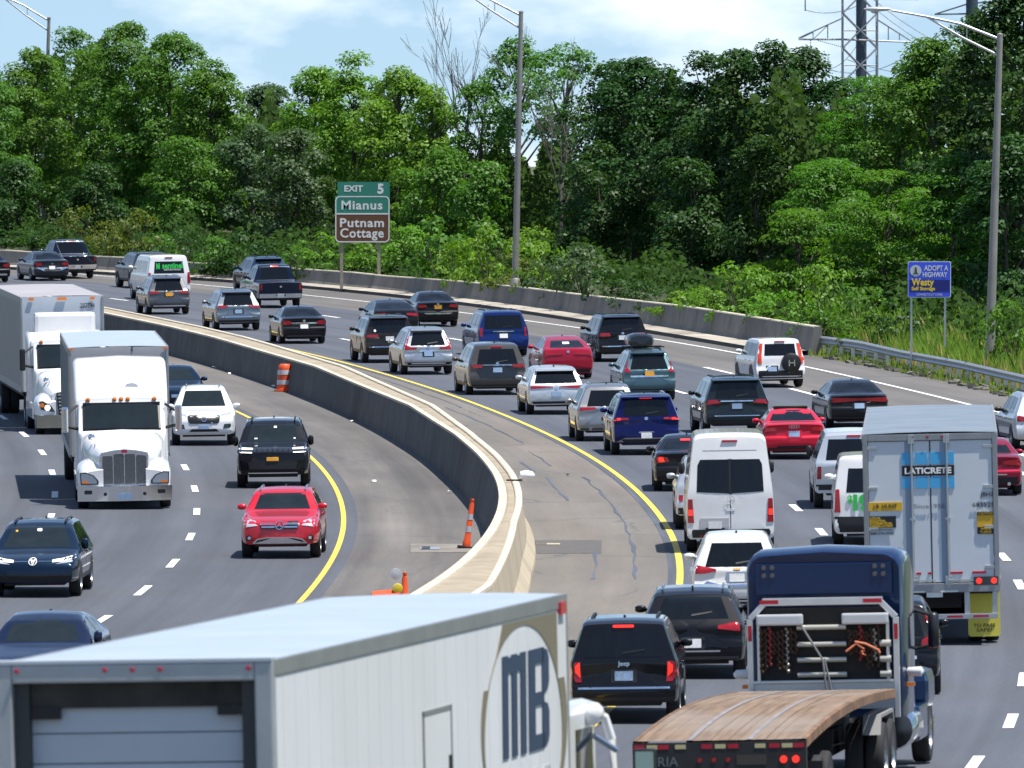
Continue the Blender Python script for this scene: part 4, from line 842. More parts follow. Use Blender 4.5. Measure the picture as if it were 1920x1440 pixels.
van2, v2T, v2t = rear('vanlow', 1646, 1024, 'white rental van priced in green on its rear door, beside the big trailer', 'van', 'rental_van', WHITEP, m=.02, tails=[[(.86,.80),(1.0,.80),(.97,1.34),(.88,1.34)]], rblack=[(low(1.0,.32,.70),BLACK)], plate=(PLATEW,.76,-.1))
rear_text(van2, v2t, '$', .16, .11, -.64, 1.10, LGRN, .01); rear_text(van2, v2t, '19', .34, .36, -.38, 1.02, LGRN, .03); rear_text(van2, v2t, '.95', .2, .30, -.02, 1.08, LGRN, .02)
rear('sedan', 1853, 930, 'maroon and red sedan to the right of the big white trailer', 'car', 'sedan', MAROON, m=.0, tails=[[(.40,.82),(.90,.78),(.91,.96),(.62,.94),(.40,.90)]], rblack=[(low(.82,.22,.50,.80),BLACK),(low(.5,.54,.57),CHROME)], plate=(PLATEW,.66), exhaust=True, glass=GLASS)
rear('suv', 1962, 845, 'pale silver crossover entering at the right picture edge', 'car', 'crossover_car', PALE, m=-.10, over=dict(L=4.6,W=1.86,H=1.69), tails=[T_SUV], plate=(PLATEW,.70), rails=BLACK, mirror=BLACK)
eq_, eqT, eqt = rear('suv', 1383, 1161, 'white crossover with red swept lamps, between the tall van and blue truck', 'car', 'crossover_car', WHITEP, m=.02, over=dict(L=4.65,W=1.85,H=1.66,zb=.27), tails=[[(.42,.97),(.66,.93),(.90,.92),(.90,1.06),(.80,1.10),(.42,1.02)]], plate=(PLATEW,.84), recess=SILV, rblack=[([(-.66,.74),(-.4,.66),(.4,.66),(.66,.74),(.60,.78),(.36,.71),(-.36,.71),(-.60,.78)],CHROME),(low(.84,.42,.47),CHROME),(low(.84,.27,.41),BLACK),(low(.07,1.0,1.03),PLATEY)], wiper=True, fin=True)
mac, mT, mt = rear('suv', 1300, 1274, 'glossy black sporty SUV between the old black SUV and the blue truck', 'car', 'sport_utility', BLK, m=.03, over=dict(L=4.7,W=1.93,H=1.62,roof=[(0,1.50),(.03,1.56),(.12,1.61),(.40,1.62),(.52,1.58),(.58,1.51),(.735,1.10),(.76,1.06),(.92,.95),(.97,.90),(1,.82)],rear=[(.25,.16),(.36,.04),(.46,.0),(.66,.0),(.70,.03),(.74,.07),(.92,.06),(.98,.09),(1.08,.18),(1.55,.62),(1.62,.68)],rw=[(-.66,1.10),(.66,1.10),(.52,1.48),(-.52,1.48)]), tails=[[(.46,.92),(.92,.86),(.93,1.0),(.80,1.04),(.46,.98)]], rblack=[(low(.84,.27,.42),DLENS),(low(.5,.50,.53),CHROME)], plate=(PLATEW,.66,0), rails=SLATE, wiper=True, mirror=BLK)
jp_, jT, jt = rear('boxsuv', 1171, 1358, 'older square black SUV with lit red brake lamps, behind the lettered trailer', 'car', 'sport_utility', BLK, m=.045, over=dict(L=4.78,W=1.87,H=1.74,rear=[(.25,.14),(.38,.03),(.48,.0),(.64,.0),(.68,.03),(.72,.08),(1.05,.085),(1.14,.11),(1.68,.22),(1.74,.26)]), tails=[[(.72,.72),(.92,.72),(.92,1.06),(.74,1.06)]], lits=[[(.74,.80),(.915,.80),(.915,1.05),(.75,1.05)]], chmsl=1.66, chmat=LIT, plate=(PLATEB,.82), rblack=[(low(.78,.60,.635),CHROME),(low(.86,.30,.46),BLACK)], rails=BLACK, wiper=True, rail=1)
rear_text(jp_, jt, 'Jeep', .08, .2, 0, 1.02, CHROME)
kia, kT, kt = rear('suv', 1667, 1306, 'black crossover with tall red lamp, mostly hidden right of the blue truck', 'car', 'crossover_car', BLK, m=.04, over=dict(L=4.6,W=1.86,H=1.69), tails=[[(.58,.86),(.90,.84),(.88,1.10),(.72,1.46),(.64,1.46),(.76,1.08),(.60,1.0)]], lits=[[(.80,1.04),(.86,1.06),(.72,1.44),(.66,1.44)]], plate=(PLATEW,.76), rblack=[(low(.86,.27,.5),BLACK),(low(.5,.66,.72),LENS)])
# roof box on the teal crossover
zt = sm(tT['roof'], .3)
rbx = thing('roof_box', 'black cargo box strapped on the roof of the teal crossover', 'roof box', (0,0,0))
rbx.matrix_world = tea.matrix_basis @ Matrix.Translation((-.12, 1.15, zt+.10))
b = MB()
rows = []
for y, k in ((0,.25),(.04,.8),(.2,1),(1.2,1),(1.6,.9),(1.8,.6),(1.88,.2)):
    rows.append([(sx*.42*min(1,k*1.1), y, .02 + sz) for sx, sz in ((-.9,0),(-1,.10),(-1,.2*k+.05),(-.85,.34*k),(-.4,.40*k),(.4,.40*k),(.85,.34*k),(1,.2*k+.05),(1,.10),(.9,0),(-.9,0))])
b.grid(rows); n = 11; b.f.append(list(range(n))); b.mi.append(0); b.f.append(list(range(6*n,7*n))); b.mi.append(0); b.build('box_shell', pbr('box_plastic',(.01,.011,.013),.18,coat=.8), rbx, smooth=40)
b = MB(); b.b2(-.55,.80,.35,.40,-.06,-.02); b.b2(-.55,.80,1.25,1.30,-.06,-.02); b.build('crossbar', BLACK, rbx)

# ------------------------------------------------------------ cars coming towards the camera
def front(kind, px, py, label, cat, name, col, **k): return car(kind, px, py, label, cat, name, col, 'front', group=GL, **k)
def both(poly, mat, nm, off=.012): return [('front', poly, mat, nm, off), ('front', mirx(poly), mat, nm, off)]
GRIL = pbr('grille_mesh', (.02,.02,.022), .4, .3, vary=.5, vscale=40)
front('sedan', 331, 774, 'dark blue sedan half hidden behind the white car and the white truck', 'car', 'sedan', DBLUE, extra=both([(.52,.62),(.86,.60),(.84,.70),(.56,.70)], LENS, 'headlight')+[('front', low(.42,.42,.60), GRIL, 'grille', .012), ('front', low(.16,.50,.60), PLATEB, 'licence_plate', .03)], mirror=DBLUE)
vol, voT, vot = front('suv', 383, 836, 'white SUV with a black grille crossed by a diagonal bar', 'car', 'sport_utility', WHITEP, over=dict(L=4.7,W=1.90,H=1.66), rails=CHROME, mirror=WHITEP, extra=both([(.50,.88),(.88,.94),(.86,.99),(.52,.93)], LENS, 'headlight', .016)+both([(.56,.50),(.86,.56),(.84,.66),(.60,.64)], DLENS, 'fog_recess')+
  [('front', [(-.46,.72),(-.40,.66),(.40,.66),(.46,.72),(.48,.88),(.44,.91),(-.44,.91),(-.48,.88)], GRIL, 'grille', .014), ('front', low(.44,.42,.50,.36), GRIL, 'lower_grille', .012), ('front', low(.72,.33,.38), CHROME, 'skid_plate', .02), ('front', low(.16,.50,.60), PLATEB, 'licence_plate', .03), ('front', [(.86,.55),(.93,.60),(.93,.64),(.84,.62)], BLACK, 'fog_recess', .016)])
logo_ring(vol, vot, 'front', 0, .79, .075, CHROME, .3); strokes(vol, vot, 'front', [((-.26,.67),(.26,.90))], .03, CHROME, 'grille_bar')
jee, jeT, jet = front('boxsuv', 512, 916, 'glossy black SUV with glowing square lamp frames and a gold plate', 'car', 'sport_utility', BLK, rails=BLACK, over=dict(L=4.82,W=1.94,H=1.76), mirror=BLK, mirsize=1.15,
  extra=both([(.54,.96),(.86,.97),(.90,1.08),(.54,1.07)], DLENS, 'headlight', .012)+both([(.53,1.04),(.90,1.05),(.90,1.085),(.53,1.075)], DRL, 'running_lamp', .02)+both([(.55,.95),(.84,.96),(.84,.985),(.55,.975)], DRL, 'running_lamp', .02)+both([(.84,.96),(.88,.97),(.91,1.07),(.87,1.06)], DRL, 'running_lamp', .019)+
  [('front', low(.50,.95,1.07), GRIL, 'grille', .012), ('front', low(.62,.52,.72,.66), BLACK, 'lower_grille', .010), ('front', low(.16,.74,.84), PLATEY, 'licence_plate', .03), ('front', low(.66,.40,.43), CHROME, 'bumper_trim', .016), ('front', [(-.60,1.27),(-.55,1.27),(-.55,1.30),(-.60,1.30)], LWHT, 'window_sticker', .014), ('front', [(.42,1.27),(.50,1.27),(.50,1.30),(.42,1.30)], LWHT, 'window_sticker', .014), ('front', rrect(.08,.05,.015,-.06,1.58), LWHT, 'window_sticker', .014)])
m = MB()
for i in range(7):
    x = -.42+i*.14; o = VIEWS['front']; h = jet.ray_cast(o[0](x,1.01), o[1])[0]; m.box((x,h.y+.03,1.01), (.018,.03,.11))
m.build('grille_bars', DALLOY, jee)
gla, gT, gt = front('suv', 525, 1048, 'bright red crossover with a chrome studded grille and round emblem', 'car', 'crossover_car', pbr('paint_signal_red',(.60,.012,.028),.25,.15,1.0), over=dict(L=4.42,W=1.80,H=1.53,roof=[(0,1.42),(.03,1.47),(.12,1.51),(.40,1.53),(.52,1.49),(.58,1.43),(.72,1.06),(.745,1.02),(.92,.93),(.97,.88),(1,.80)],sect=[(.25,.90),(.38,.97),(.60,1.0),(.84,.985),(.98,.955),(1.06,.93),(1.44,.73),(1.53,.68)],ws=[(-.64,1.08),(.64,1.08),(.50,1.43),(-.50,1.43)],side=[[(.15,1.06),(.30,1.04),(.30,1.40),(.21,1.38)],[(.315,1.04),(.485,1.03),(.485,1.41),(.315,1.40)],[(.50,1.03),(.665,1.02),(.575,1.38),(.50,1.41)]]), rails=CHROME, mirror=pbr('paint_signal_red',(.60,.012,.028),.25,.15,1.0),
  extra=both([(.50,.76),(.84,.72),(.86,.90),(.80,.94),(.54,.86)], LENS, 'headlight', .014)+both([(.70+.07*math.cos(R(a)),.48+.07*math.sin(R(a))) for a in range(0,360,30)], BLACK, 'fog_lamp', .012)+both([(.69+.04*math.cos(R(a)),.48+.04*math.sin(R(a))) for a in range(0,360,40)], LENS, 'fog_lamp', .02)+
  [('front', [(-.42,.68),(.42,.68),(.46,.80),(.42,.86),(-.42,.86),(-.46,.80)], GRIL, 'grille', .012), ('front', [(-.58,.34),(-.5,.44),(-.3,.48),(.3,.48),(.5,.44),(.58,.34)], BLACK, 'lower_grille', .012), ('front', [(-.58,.30),(.58,.30),(.62,.35),(-.62,.35)], CHROME, 'skid_plate', .03), ('front', [(-.62,.36),(-.52,.46),(-.3,.50),(.3,.50),(.52,.46),(.62,.36),(.58,.35),(.5,.43),(.3,.47),(-.3,.47),(-.5,.43),(-.58,.35)], CHROME, 'bumper_trim', .02)])
strokes(gla, gt, 'front', [((-.43,.80),(-.11,.80)),((.11,.80),(.43,.80)),((-.41,.73),(-.11,.73)),((.11,.73),(.41,.73))], .035, CHROME, 'grille_bars', .035)
logo_ring(gla, gt, 'front', 0, .77, .10, CHROME, .15); strokes(gla, gt, 'front', [((0,.77),(0,.87)),((0,.77),(.085,.72)),((0,.77),(-.085,.72))], .02, CHROME, 'emblem', .04)
vwc, vwT, vwt = front('suv', 62, 1121, 'dark blue electric SUV with a bright thin lamp line, lower left', 'car', 'sport_utility', DBLUE, over=dict(L=4.6,W=1.86,H=1.64,roof=[(0,1.54),(.03,1.60),(.12,1.63),(.42,1.64),(.54,1.59),(.62,1.48),(.80,1.06),(.82,1.02),(.93,.94),(.98,.86),(1,.74)],ws=[(-.70,1.08),(.70,1.08),(.53,1.53),(-.53,1.53)],front=[(.25,.14),(.45,.0),(.68,.02),(.85,.12),(1.0,.35)]), rails=BLACK, mirror=DBLUE, mirsize=1.1, zs=(1.03,1,.93),
  extra=both([(.40,.80),(.62,.82),(.86,.88),(.84,.94),(.60,.88),(.40,.85)], DRL, 'headlight', .014)+both([(.46,.76),(.80,.80),(.84,.87),(.62,.81)], LENS, 'headlight', .012)+both([(.10,.815),(.40,.815),(.40,.83),(.10,.83)], CHROME, 'lamp_bar', .012)+
  [('front', low(.74,.32,.52,.80), GRIL, 'lower_grille', .010), ('front', low(.80,.28,.31), CHROME, 'bumper_trim', .016), ('front', rrect(.10,.06,.02,-.02,1.46), LWHT, 'window_sticker', .014), ('front', rrect(.05,.04,.015,.45,1.44), PLATEY, 'window_sticker', .014)])
logo_ring(vwc, vwt, 'front', 0, .82, .085, LWHT, .16); strokes(vwc, vwt, 'front', [((-.055,.875),(0,.755)),((0,.755),(.055,.875)),((-.03,.87),(0,.81)),((0,.81),(.03,.87))], .014, LWHT, 'emblem', .04)
# the driver behind the windscreen: a sleeve and hand on the wheel rim
dpt = vwc.matrix_basis
front('fastback', 62, 1322, 'dark blue car whose bonnet is cut off by the white trailer roof, lower left', 'car', 'fastback_car', pbr('paint_midnight',(.005,.013,.045),.25,.4,1.0), over=dict(L=4.75,W=1.90,H=1.47), mirror=pbr('paint_midnight',(.005,.013,.045),.25,.4,1.0), mirsize=1.1, extra=both([(.50,.62),(.84,.66),(.82,.74),(.54,.70)], LENS, 'headlight'))

# ------------------------------------------------------------ lorries and their trailers
def rig(name, label, cat, X, D, m, toward=False, L=16):
    yaw = -math.atan(m) + (math.pi if toward else 0)
    fw = Vector((-math.sin(yaw), math.cos(yaw), 0)); p = Vector((X, D, pz(D))); q = p+fw*L
    return thing(name, label, cat, p, yaw, 'lorries and their trailers', pitch=math.atan2(pz(q.y)-p.z, L), roll=R(1.0) if toward else -R(1.3)), fw
TDUST = pbr('dusty_tyre', (.05,.048,.045), .85, vary=.3, vscale=4)
def truck_wheels(root, y, half=1.05, r=.51, dual=True, hub=True):
    for sd in (-1, 1):
        for dx in ((0, -.31) if dual else (0,)):
            t = link('wheel', TYRE, None, root, loc=(sd*(half+dx), y, r), scale=(.28, r, r), rot=(0,0,0 if sd > 0 else math.pi))
            if dx == 0: link('rim', RIM, None, t)
def box(root, name, mat, *a, bevel=0):
    b = MB(); b.b2(*a); return b.build(name, mat, root, bevel=bevel)
ROOFW = pbr('trailer_roof', (.40,.47,.55), .38, .1, vary=.08, vscale=.8, spec=.7)
ROOFA = pbr('aluminium_roof', (.40,.43,.43), .30, .7, vary=.22, vscale=.9)
ROOFG = pbr('roof_weathered', (.33,.32,.335), .6, vary=.12, vscale=.5)
GREYR = pbr('trailer_rail', (.33,.34,.35), .4, .5, vary=.12, vscale=2)
TAPER = pbr('tape_red', (.45,.01,.03), .35); TAPEW = pbr('tape_white', (.75,.75,.74), .4)
DARKU = pbr('chassis_black', (.015,.015,.016), .7)
DOORW = pbr('trailer_door_grey_white', (.62,.66,.70), .5, vary=.05, vscale=.7, dirt=(.50,.53,.56))
def box_trailer(root, L, Wd, H, z0, sidem, roofm, frontm, axles=(1.3, 2.55)):
    h = Wd/2
    box(root, 'side_wall', sidem, -h, -h+.05, .12, L-.06, z0+.12, H-.16); box(root, 'side_wall', sidem, h-.05, h, .12, L-.06, z0+.12, H-.16)
    r = MB(); r.grid([[(-h+.03,y,H-.02),(-h*.5,y,H),(0,y,H+.008),(h*.5,y,H),(h-.03,y,H-.02)] for y in stations(.0, L, 26)]); r.build('roof', roofm, root, smooth=30, fixn=False)
    for sd in (-1, 1):
        b = MB(); b.b2(sd*(h-.035), sd*(h+.012), .06, L, H-.17, H-.012); b.build('top_rail', GREYR, root, bevel=.012)
        b = MB(); b.b2(sd*(h-.05), sd*(h+.012), .06, L, z0-.05, z0+.13); b.build('bottom_rail', GREYR, root, bevel=.01)
    box(root, 'front_wall', frontm, -h+.02, h-.02, L-.05, L, z0-.02, H-.02)
    for sd in (-1, 1): box(root, 'corner_post', GREYR, sd*(h-.07), sd*(h+.008), L-.05, L+.03, z0, H-.03, bevel=.02)
    box(root, 'floor', DARKU, -h+.06, h-.06, .1, L-.1, z0-.16, z0-.03)
    for y in axles: truck_wheels(root, y, h-.18)
    for y in axles:
        b = MB(); b.tube([(-h+.3,y,.51),(h-.3,y,.51)], .08, 8); b.build('axle', DARKU, root)
    box(root, 'slider', DARKU, -.55, .55, .6, 4.2, z0-.45, z0-.16)
    for sd in (-1, 1): box(root, 'landing_leg', DARKU, sd*.75-.06, sd*.75+.06, L-2.8, L-2.66, .35, z0-.1)
# --- the lettered container trailer, rear view
t, _ = rig('box_trailer', 'tall grey-white box trailer with a blue tile logo on its rear doors', 'trailer', (1745-960)/97.2+.07, F/97.2, .040)
JL, JW, JH, JZ = 16.1, 2.6, 4.12, 1.14
box_trailer(t, JL, JW, JH, JZ, WHITEB, ROOFA, WHITEB)
b = MB(); b.b2(-1.3,-1.2,0,.14,JZ-.1,JH-.03); b.b2(1.2,1.3,0,.14,JZ-.1,JH-.03); b.b2(-1.2,1.2,0,.14,JH-.16,JH-.03); b.build('rear_frame', GREYR, t, bevel=.012)
box(t, 'rear_sill', GREYR, -1.3, 1.3, -.01, .14, JZ-.12, JZ+.06, bevel=.01)
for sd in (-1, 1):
    d = box(t, 'rear_door', DOORW, sd*.012, sd*1.19, .03, .09, JZ+.08, JH-.17)
    for k in range(4):
        z = JZ+.35+k*.78; b = MB(); b.b2(sd*1.02, sd*1.24, .005, .035, z-.035, z+.035); b.build('hinge', GALV, t, bevel=.01)
    b = MB(); x = sd*.34 - .02
    b.tube([(x,-.005,JZ-.02),(x,-.005,JH-.05)], .022, 8); b.build('lock_rod', GALV, t, smooth=50)
    for q_ in ((x-.07,x+.07,-.02,.03,JZ+.02,JZ+.20),(x-.06,x+.06,-.02,.03,JH-.22,JH-.04),(x-.05,x+.05,-.02,.03,2.42,2.47)): b = MB(); b.b2(*q_); b.build('lock_keeper', GALV, t, bevel=.006)
    b = MB(); b.b2(x-.02,x+.42,-.04,-.02,JZ+.10,JZ+.13); b.build('door_lever', GALV, t, bevel=.006)
    b = MB(); b.b2(x-.13,x+.03,.024,.029,JZ+.09,JH-.18); b.build('rod_channel_shade', pbr('rod_channel_shade', (.27,.34,.43), .5), t)  # shadow beside the lock rod, painted as a blue-grey strip
box(t, 'door_seal', BLACK, -.012, .012, .026, .08, JZ+.08, JH-.17)
TBLUE = pbr('logo_tile_blue', (.07,.40,.72), .45); TBAND = pbr('logo_band_black', (.012,.013,.018), .45); YST = pbr('sticker_yellow', (.72,.42,.02), .45)
def zj(py): return JH-(py-802)/97.2
def xj(px): return (px-1745)/97.2
for i, (a, b_) in enumerate(((1692,1714),(1718,1740),(1744,1765),(1769,1790))):
    for c, e in ((840,862),(885.5,907)): box(t, 'logo_tile', TBLUE, xj(a), xj(b_), .014, .029, zj(e), zj(c))
box(t, 'logo_band', TBAND, xj(1692), xj(1790), .014, .029, zj(883.5), zj(864.5))
def jt(s, px, py, h, w, mat=LBLK, bold=0.0): return text(s, h, mat, t, (xj(px), .008, zj(py)), (math.pi/2,0,0), w, bold)
jt('LATICRETE', 1741, 874, .115, .90, LWHT, .006); jt('Since', 1727, 941, .085, .29, pbr('lettering_slate',(.14,.17,.22),.5)); jt('1956', 1758, 941, .085, .26, pbr('lettering_slate',(.14,.17,.22),.5)); jt('JBHZ', 1851, 922, .085, .26); jt('683525', 1843, 940, .085, .42)
box(t, 'yellow_sticker', YST, xj(1626), xj(1691), .014, .029, zj(948), zj(932)); jt('J.B. HUNT', 1659, 940, .075, .46)
box(t, 'black_sticker', TBAND, xj(1626), xj(1679), .014, .029, zj(979.5), zj(958))
LYEL = pbr('lettering_yellow', (.80,.50,.03), .5)
for k, s_ in enumerate(('LOCAL', 'REGIONAL', 'INTERMODAL', 'DEDICATED')): jt(s_, 1640+k*2.6 if k < 2 else 1651, 961.5+k*5, .042, (.22,.36,.44,.44)[k], LYEL, .002)
jt('888-574-3702', 1652, 990, .05, .44); jt('www.jbhunt.jobs', 1652, 983.5, .035, .42)
box(t, 'yellow_sticker', YST, xj(1831), xj(1862), .014, .029, zj(995), zj(954)); box(t, 'sticker_band', TBAND, xj(1831), xj(1862), .008, .0135, zj(995), zj(982)); box(t, 'sticker_band', TBAND, xj(1831), xj(1862), .008, .0135, zj(960), zj(954))
text('CAUTION', .045, LYEL, t, (xj(1846.5), .003, zj(957)), w=.27); text('WIDE', .05, LYEL, t, (xj(1846.5), .003, zj(985.5)), w=.2); text('TURNS', .05, LYEL, t, (xj(1846.5), .003, zj(991.5)), w=.22)
for a, b_ in ((1715,1724),(1737,1743),(1776,1802),(1820,1846)): box(t, 'tape_strip', TAPER, xj(a), xj(b_), .010, .029, zj(1069), zj(1065))
box(t, 'tape_strip', TAPER, xj(1640), xj(1690), .010, .029, zj(1069), zj(1065))
for px in (1713,1741,1768): box(t, 'marker_lamp', TAILR, xj(px)-.025, xj(px)+.025, -.02, .0, JH-.11, JH-.075)
for px in (1832,1860):
    b = MB(); b.lathe([(.055,-.035),(.06,-.01)], (xj(px),0,zj(1083)), 16, 'Y'); b.build('tail_lamp', LIT, t)
    b = MB(); b.lathe([(.055,-.035),(.06,-.01)], (-xj(px),0,zj(1083)), 16, 'Y'); b.build('tail_lamp', LIT, t)
box(t, 'lamp_panel', DLENS, xj(1822), xj(1868), -.012, -.009, zj(1091), zj(1075)); box(t, 'lamp_panel', DLENS, -xj(1868), -xj(1822), -.012, -.009, zj(1091), zj(1075))
for sd in (-1, 1):
    for x in (.66, 1.2): box(t, 'guard_post', GALV, sd*x-.05, sd*x+.05, .02, .12, .56, JZ-.12)
b = MB(); b.b2(-1.25,1.25,-.02,.10,.50,.60); b.build('rear_guard', GALV, t, bevel=.008)
for a in (-.95,-.5,.42,.92): box(t, 'tape_strip', TAPER, a-.15, a+.15, -.026, -.021, .53, .57)
for a, b_ in ((-.95,-.3),(.30,.98)): box(t, 'sill_plate', TAPEW, a*.5, b_*.5, -.014, -.011, JZ-.115, JZ-.085)
YFL = pbr('mudflap_yellow', (.80,.70,.10), .6)
for sd in (-1, 1): b = MB(); b.prism(rrect(.62,.95,.06,sd*.98,.60), 'XZ', .55, .575); f_ = b.build('mudflap', YFL, t); text('TO PASS', .07, LBLK, t, (sd*.98,.545,.34), w=.42); text('SAFE?', .07, LBLK, t, (sd*.98,.545,.25), w=.3)
box(t, 'licence_plate', PLATEW, -.12, .19, .0, .01, .93, 1.05)
tr, _ = rig('truck_tractor', 'tractor hidden in front of the blue tile logo trailer, only below it', 'truck', (1745-960)/97.2+.04*15, F/97.2+15, .040, L=6)
box(tr, 'cab', WHITEP, -1.2, 1.2, 1.8, 4.2, .9, 3.6, bevel=.15); box(tr, 'bonnet', WHITEP, -1.1, 1.1, 4.2, 6.2, .8, 2.0, bevel=.2); box(tr, 'frame', DARKU, -.5, .5, -1.6, 6, .6, .9)
for y in (-.9,.4,5.3): truck_wheels(tr, y, 1.02, .5, y < 4)
# --- foreground trailer, seen from behind and its right side
MX, MD, MM = -3.40, 98.0, .175
t, fw = rig('refrigerated_trailer', 'blurred white trailer lettered MB filling the lower left foreground', 'trailer', MX, MD, MM)
t.location.z += .05; t.rotation_euler.x += .003
ML, MW, MH_, MZ = 16.15, 2.6, 4.08, 1.15
SIDEW = pbr('trailer_side_white', (.70,.715,.73), .42, vary=.05, vscale=.5, dirt=(.60,.60,.58))
box_trailer(t, ML, MW, MH_, MZ, SIDEW, ROOFW, SIDEW)
MG = pbr('frame_grey', (.43,.455,.47), .45, .4, vary=.15, vscale=1.5)
b = MB(); b.b2(-1.31,-1.14,-.02,.16,MZ-.1,MH_-.03); b.b2(1.14,1.31,-.02,.16,MZ-.1,MH_-.03); b.b2(-1.14,1.14,-.02,.16,MH_-.20,MH_-.03); b.build('rear_frame', MG, t, bevel=.02)
box(t, 'rear_header_edge', pbr('edge_pale',(.55,.60,.65),.4,.3), -1.31, 1.31, -.03, .16, MH_-.03, MH_+.012, bevel=.008)
b = MB()
for k in range(9): b.b2(-1.02, 1.02, .20, .235, MZ+.02+k*.28, MZ+.29+k*.28)
b.build('roller_door', pbr('roller_door', (.52,.56,.61), .5, vary=.05, vscale=1), t, bevel=.006)
box(t, 'door_header', pbr('header_dark', (.045,.042,.038), .8, vary=.5, vscale=2.5), -1.14, 1.14, .15, .19, MH_-.44, MH_-.20)
for sd in (-1, 1): box(t, 'door_track', pbr('track_dark', (.05,.052,.05), .6), sd*1.0, sd*1.14, .08, .2, MZ, MH_-.2)
box(t, 'track_box', BLACK, -1.02, -.72, .12, .19, MH_-.54, MH_-.43); box(t, 'track_box', BLACK, .76, 1.02, .12, .19, MH_-.52, MH_-.43)
for x in (-1.09,-.26,0.0,.26,1.09): b = MB(); b.lathe([(.02,-.05),(.024,-.02)], (x,0,MH_-.085), 10, 'Y'); b.build('marker_lamp', pbr('lamp_pink_red',(.45,.04,.07),.3), t)
box(t, 'rear_sill', MG, -1.31, 1.31, -.02, .16, MZ-.15, MZ); box(t, 'rear_guard', GALV, -1.2, 1.2, -.02, .08, .45, .55)
LNAVY = pbr('lettering_navy', (.02,.04,.095), .45); OLIVE = pbr('logo_olive', (.19,.165,.11), .5)
Rs = (math.pi/2, 0, math.pi/2)
def sidetext(s, y, z, h, w, mat, bold=0.0): return text(s, h, mat, t, (1.306, y, z), Rs, w, bold)
b = MB()   # the tall letters M and B as extruded strokes
def L2(poly): b.prism(poly, 'YZ', 1.303, 1.312)
yo, zo = 12.05, MH_-1.58
def sl(y, z): return (yo + y + .06*z, zo + z)
for a in (0, .54, 1.08): L2([sl(a,0), sl(a+.34,0), sl(a+.34,1.06), sl(a,1.06)])
L2([sl(.34,.88), sl(.54,.88), sl(.54,1.04), sl(.34,1.04)]); L2([sl(.88,.88), sl(1.08,.88), sl(1.08,1.04), sl(.88,1.04)])
b.build('lettering', LNAVY, t); b = MB()
L2([sl(1.58,0), sl(1.98,0), sl(1.98,1.06), sl(1.58,1.06)])
for z0_, z1_ in ((0,.16),(.46,.60),(.90,1.06)): L2([sl(1.98,z0_), sl(2.52,z0_), sl(2.52,z1_), sl(1.98,z1_)])
for z0_, z1_ in ((.0,.5),(.56,1.06)): L2([sl(2.40,z0_), sl(2.72,z0_+.04), sl(2.82,z0_+.12), sl(2.82,z1_-.12), sl(2.72,z1_-.04), sl(2.40,z1_)])
b.build('lettering', LNAVY, t)
sidetext('MARTIN BROWER', 13.5, MH_-1.85, .17, 2.9, pbr('lettering_pale_grey',(.42,.44,.46),.5), .004)
# olive panel round the oval at the front end
cy, cz, ay, az = 13.35, MH_-1.40, 2.35, 1.16
oval = [(cy+ay*math.cos(R(a)), cz+az*math.sin(R(a))) for a in range(-70, 181, 6)]
top_ = MH_-.19
pts = [p for p in oval if p[0] < ML-.12]
b = MB()
arc = [(cy+ay*math.cos(R(a)), cz+az*math.sin(R(a))) for a in range(150, 19, -6)]
for (y0, z0_), (y1, z1_) in zip(arc[:-1], arc[1:]):
    y0, y1 = min(y0, ML-.09), min(y1, ML-.09)
    tz0, tz1 = [min(top_, z_ + max(.03, (y_-12.0)*.8 + .12)) for y_, z_ in ((y0,z0_),(y1,z1_))]
    if y1 > y0+.01: b.prism([(y0,z0_),(y1,z1_),(y1,tz1),(y0,tz0)], 'YZ', 1.302, 1.308)
arc2 = [(cy+ay*math.cos(R(a)), cz+az*math.sin(R(a))) for a in range(26, -64, -6)]
for i, ((y0, z0_), (y1, z1_)) in enumerate(zip(arc2[:-1], arc2[1:])):
    w0, w1 = .42-.024*i, .42-.024*(i+1); b.prism([(y0,z0_),(y1,z1_),(min(y1+w1,ML-.08),z1_),(min(y0+w0,ML-.08),z0_)], 'YZ', 1.302, 1.308)
b.build('logo_oval', OLIVE, t); b = MB()
arc3 = [(cy+ay*math.cos(R(a)), cz+az*math.sin(R(a))) for a in range(150, 214, 5)]
for i, ((y0, z0_), (y1, z1_)) in enumerate(zip(arc3[:-1], arc3[1:])): b.prism([(y0,z0_),(y1,z1_),(y1-.30*(1-(i+1)/13)-.01,z1_),(y0-.30*(1-i/13)-.01,z0_)], 'YZ', 1.302, 1.308)
b.build('logo_swoosh', OLIVE, t)
b = MB(); y0, y1, z1_ = 7.55, 9.15, MH_-.86
DOORE = pbr('door_edge', (.20,.205,.21), .5)
b.b2(1.30,1.312,y0,y0+.07,MZ+.1,z1_); b.b2(1.30,1.312,y1-.07,y1,MZ+.1,z1_); b.b2(1.30,1.312,y0,y1,z1_-.05,z1_); b.build('side_door_frame', DOORE, t)
box(t, 'side_door', SIDEW, 1.3, 1.308, y0+.08, y1-.08, MZ+.1, z1_-.06); box(t, 'door_handle', BLACK, 1.308, 1.33, y1-.22, y1-.12, 2.5, 2.72)
b = MB()
for k in range(26): y = .5+k*.6; b.b2(1.2995,1.3025,y,y+.012,MZ+.13,MH_-.17)
b.build('panel_seam', pbr('seam_grey',(.60,.615,.63),.5), t)
box(t, 'marker_lamp', pbr('lamp_cherry',(.6,.02,.05),.3,coat=.6), 1.312, 1.34, ML-.55, ML-.22, MH_-.22, MH_-.09)
c, _ = rig('truck_tractor', 'white day-cab tractor with stalked mirrors, just showing past the MB trailer', 'truck', MX+MM*16.4*.985, MD+16.4*.985, MM+.01, L=5)
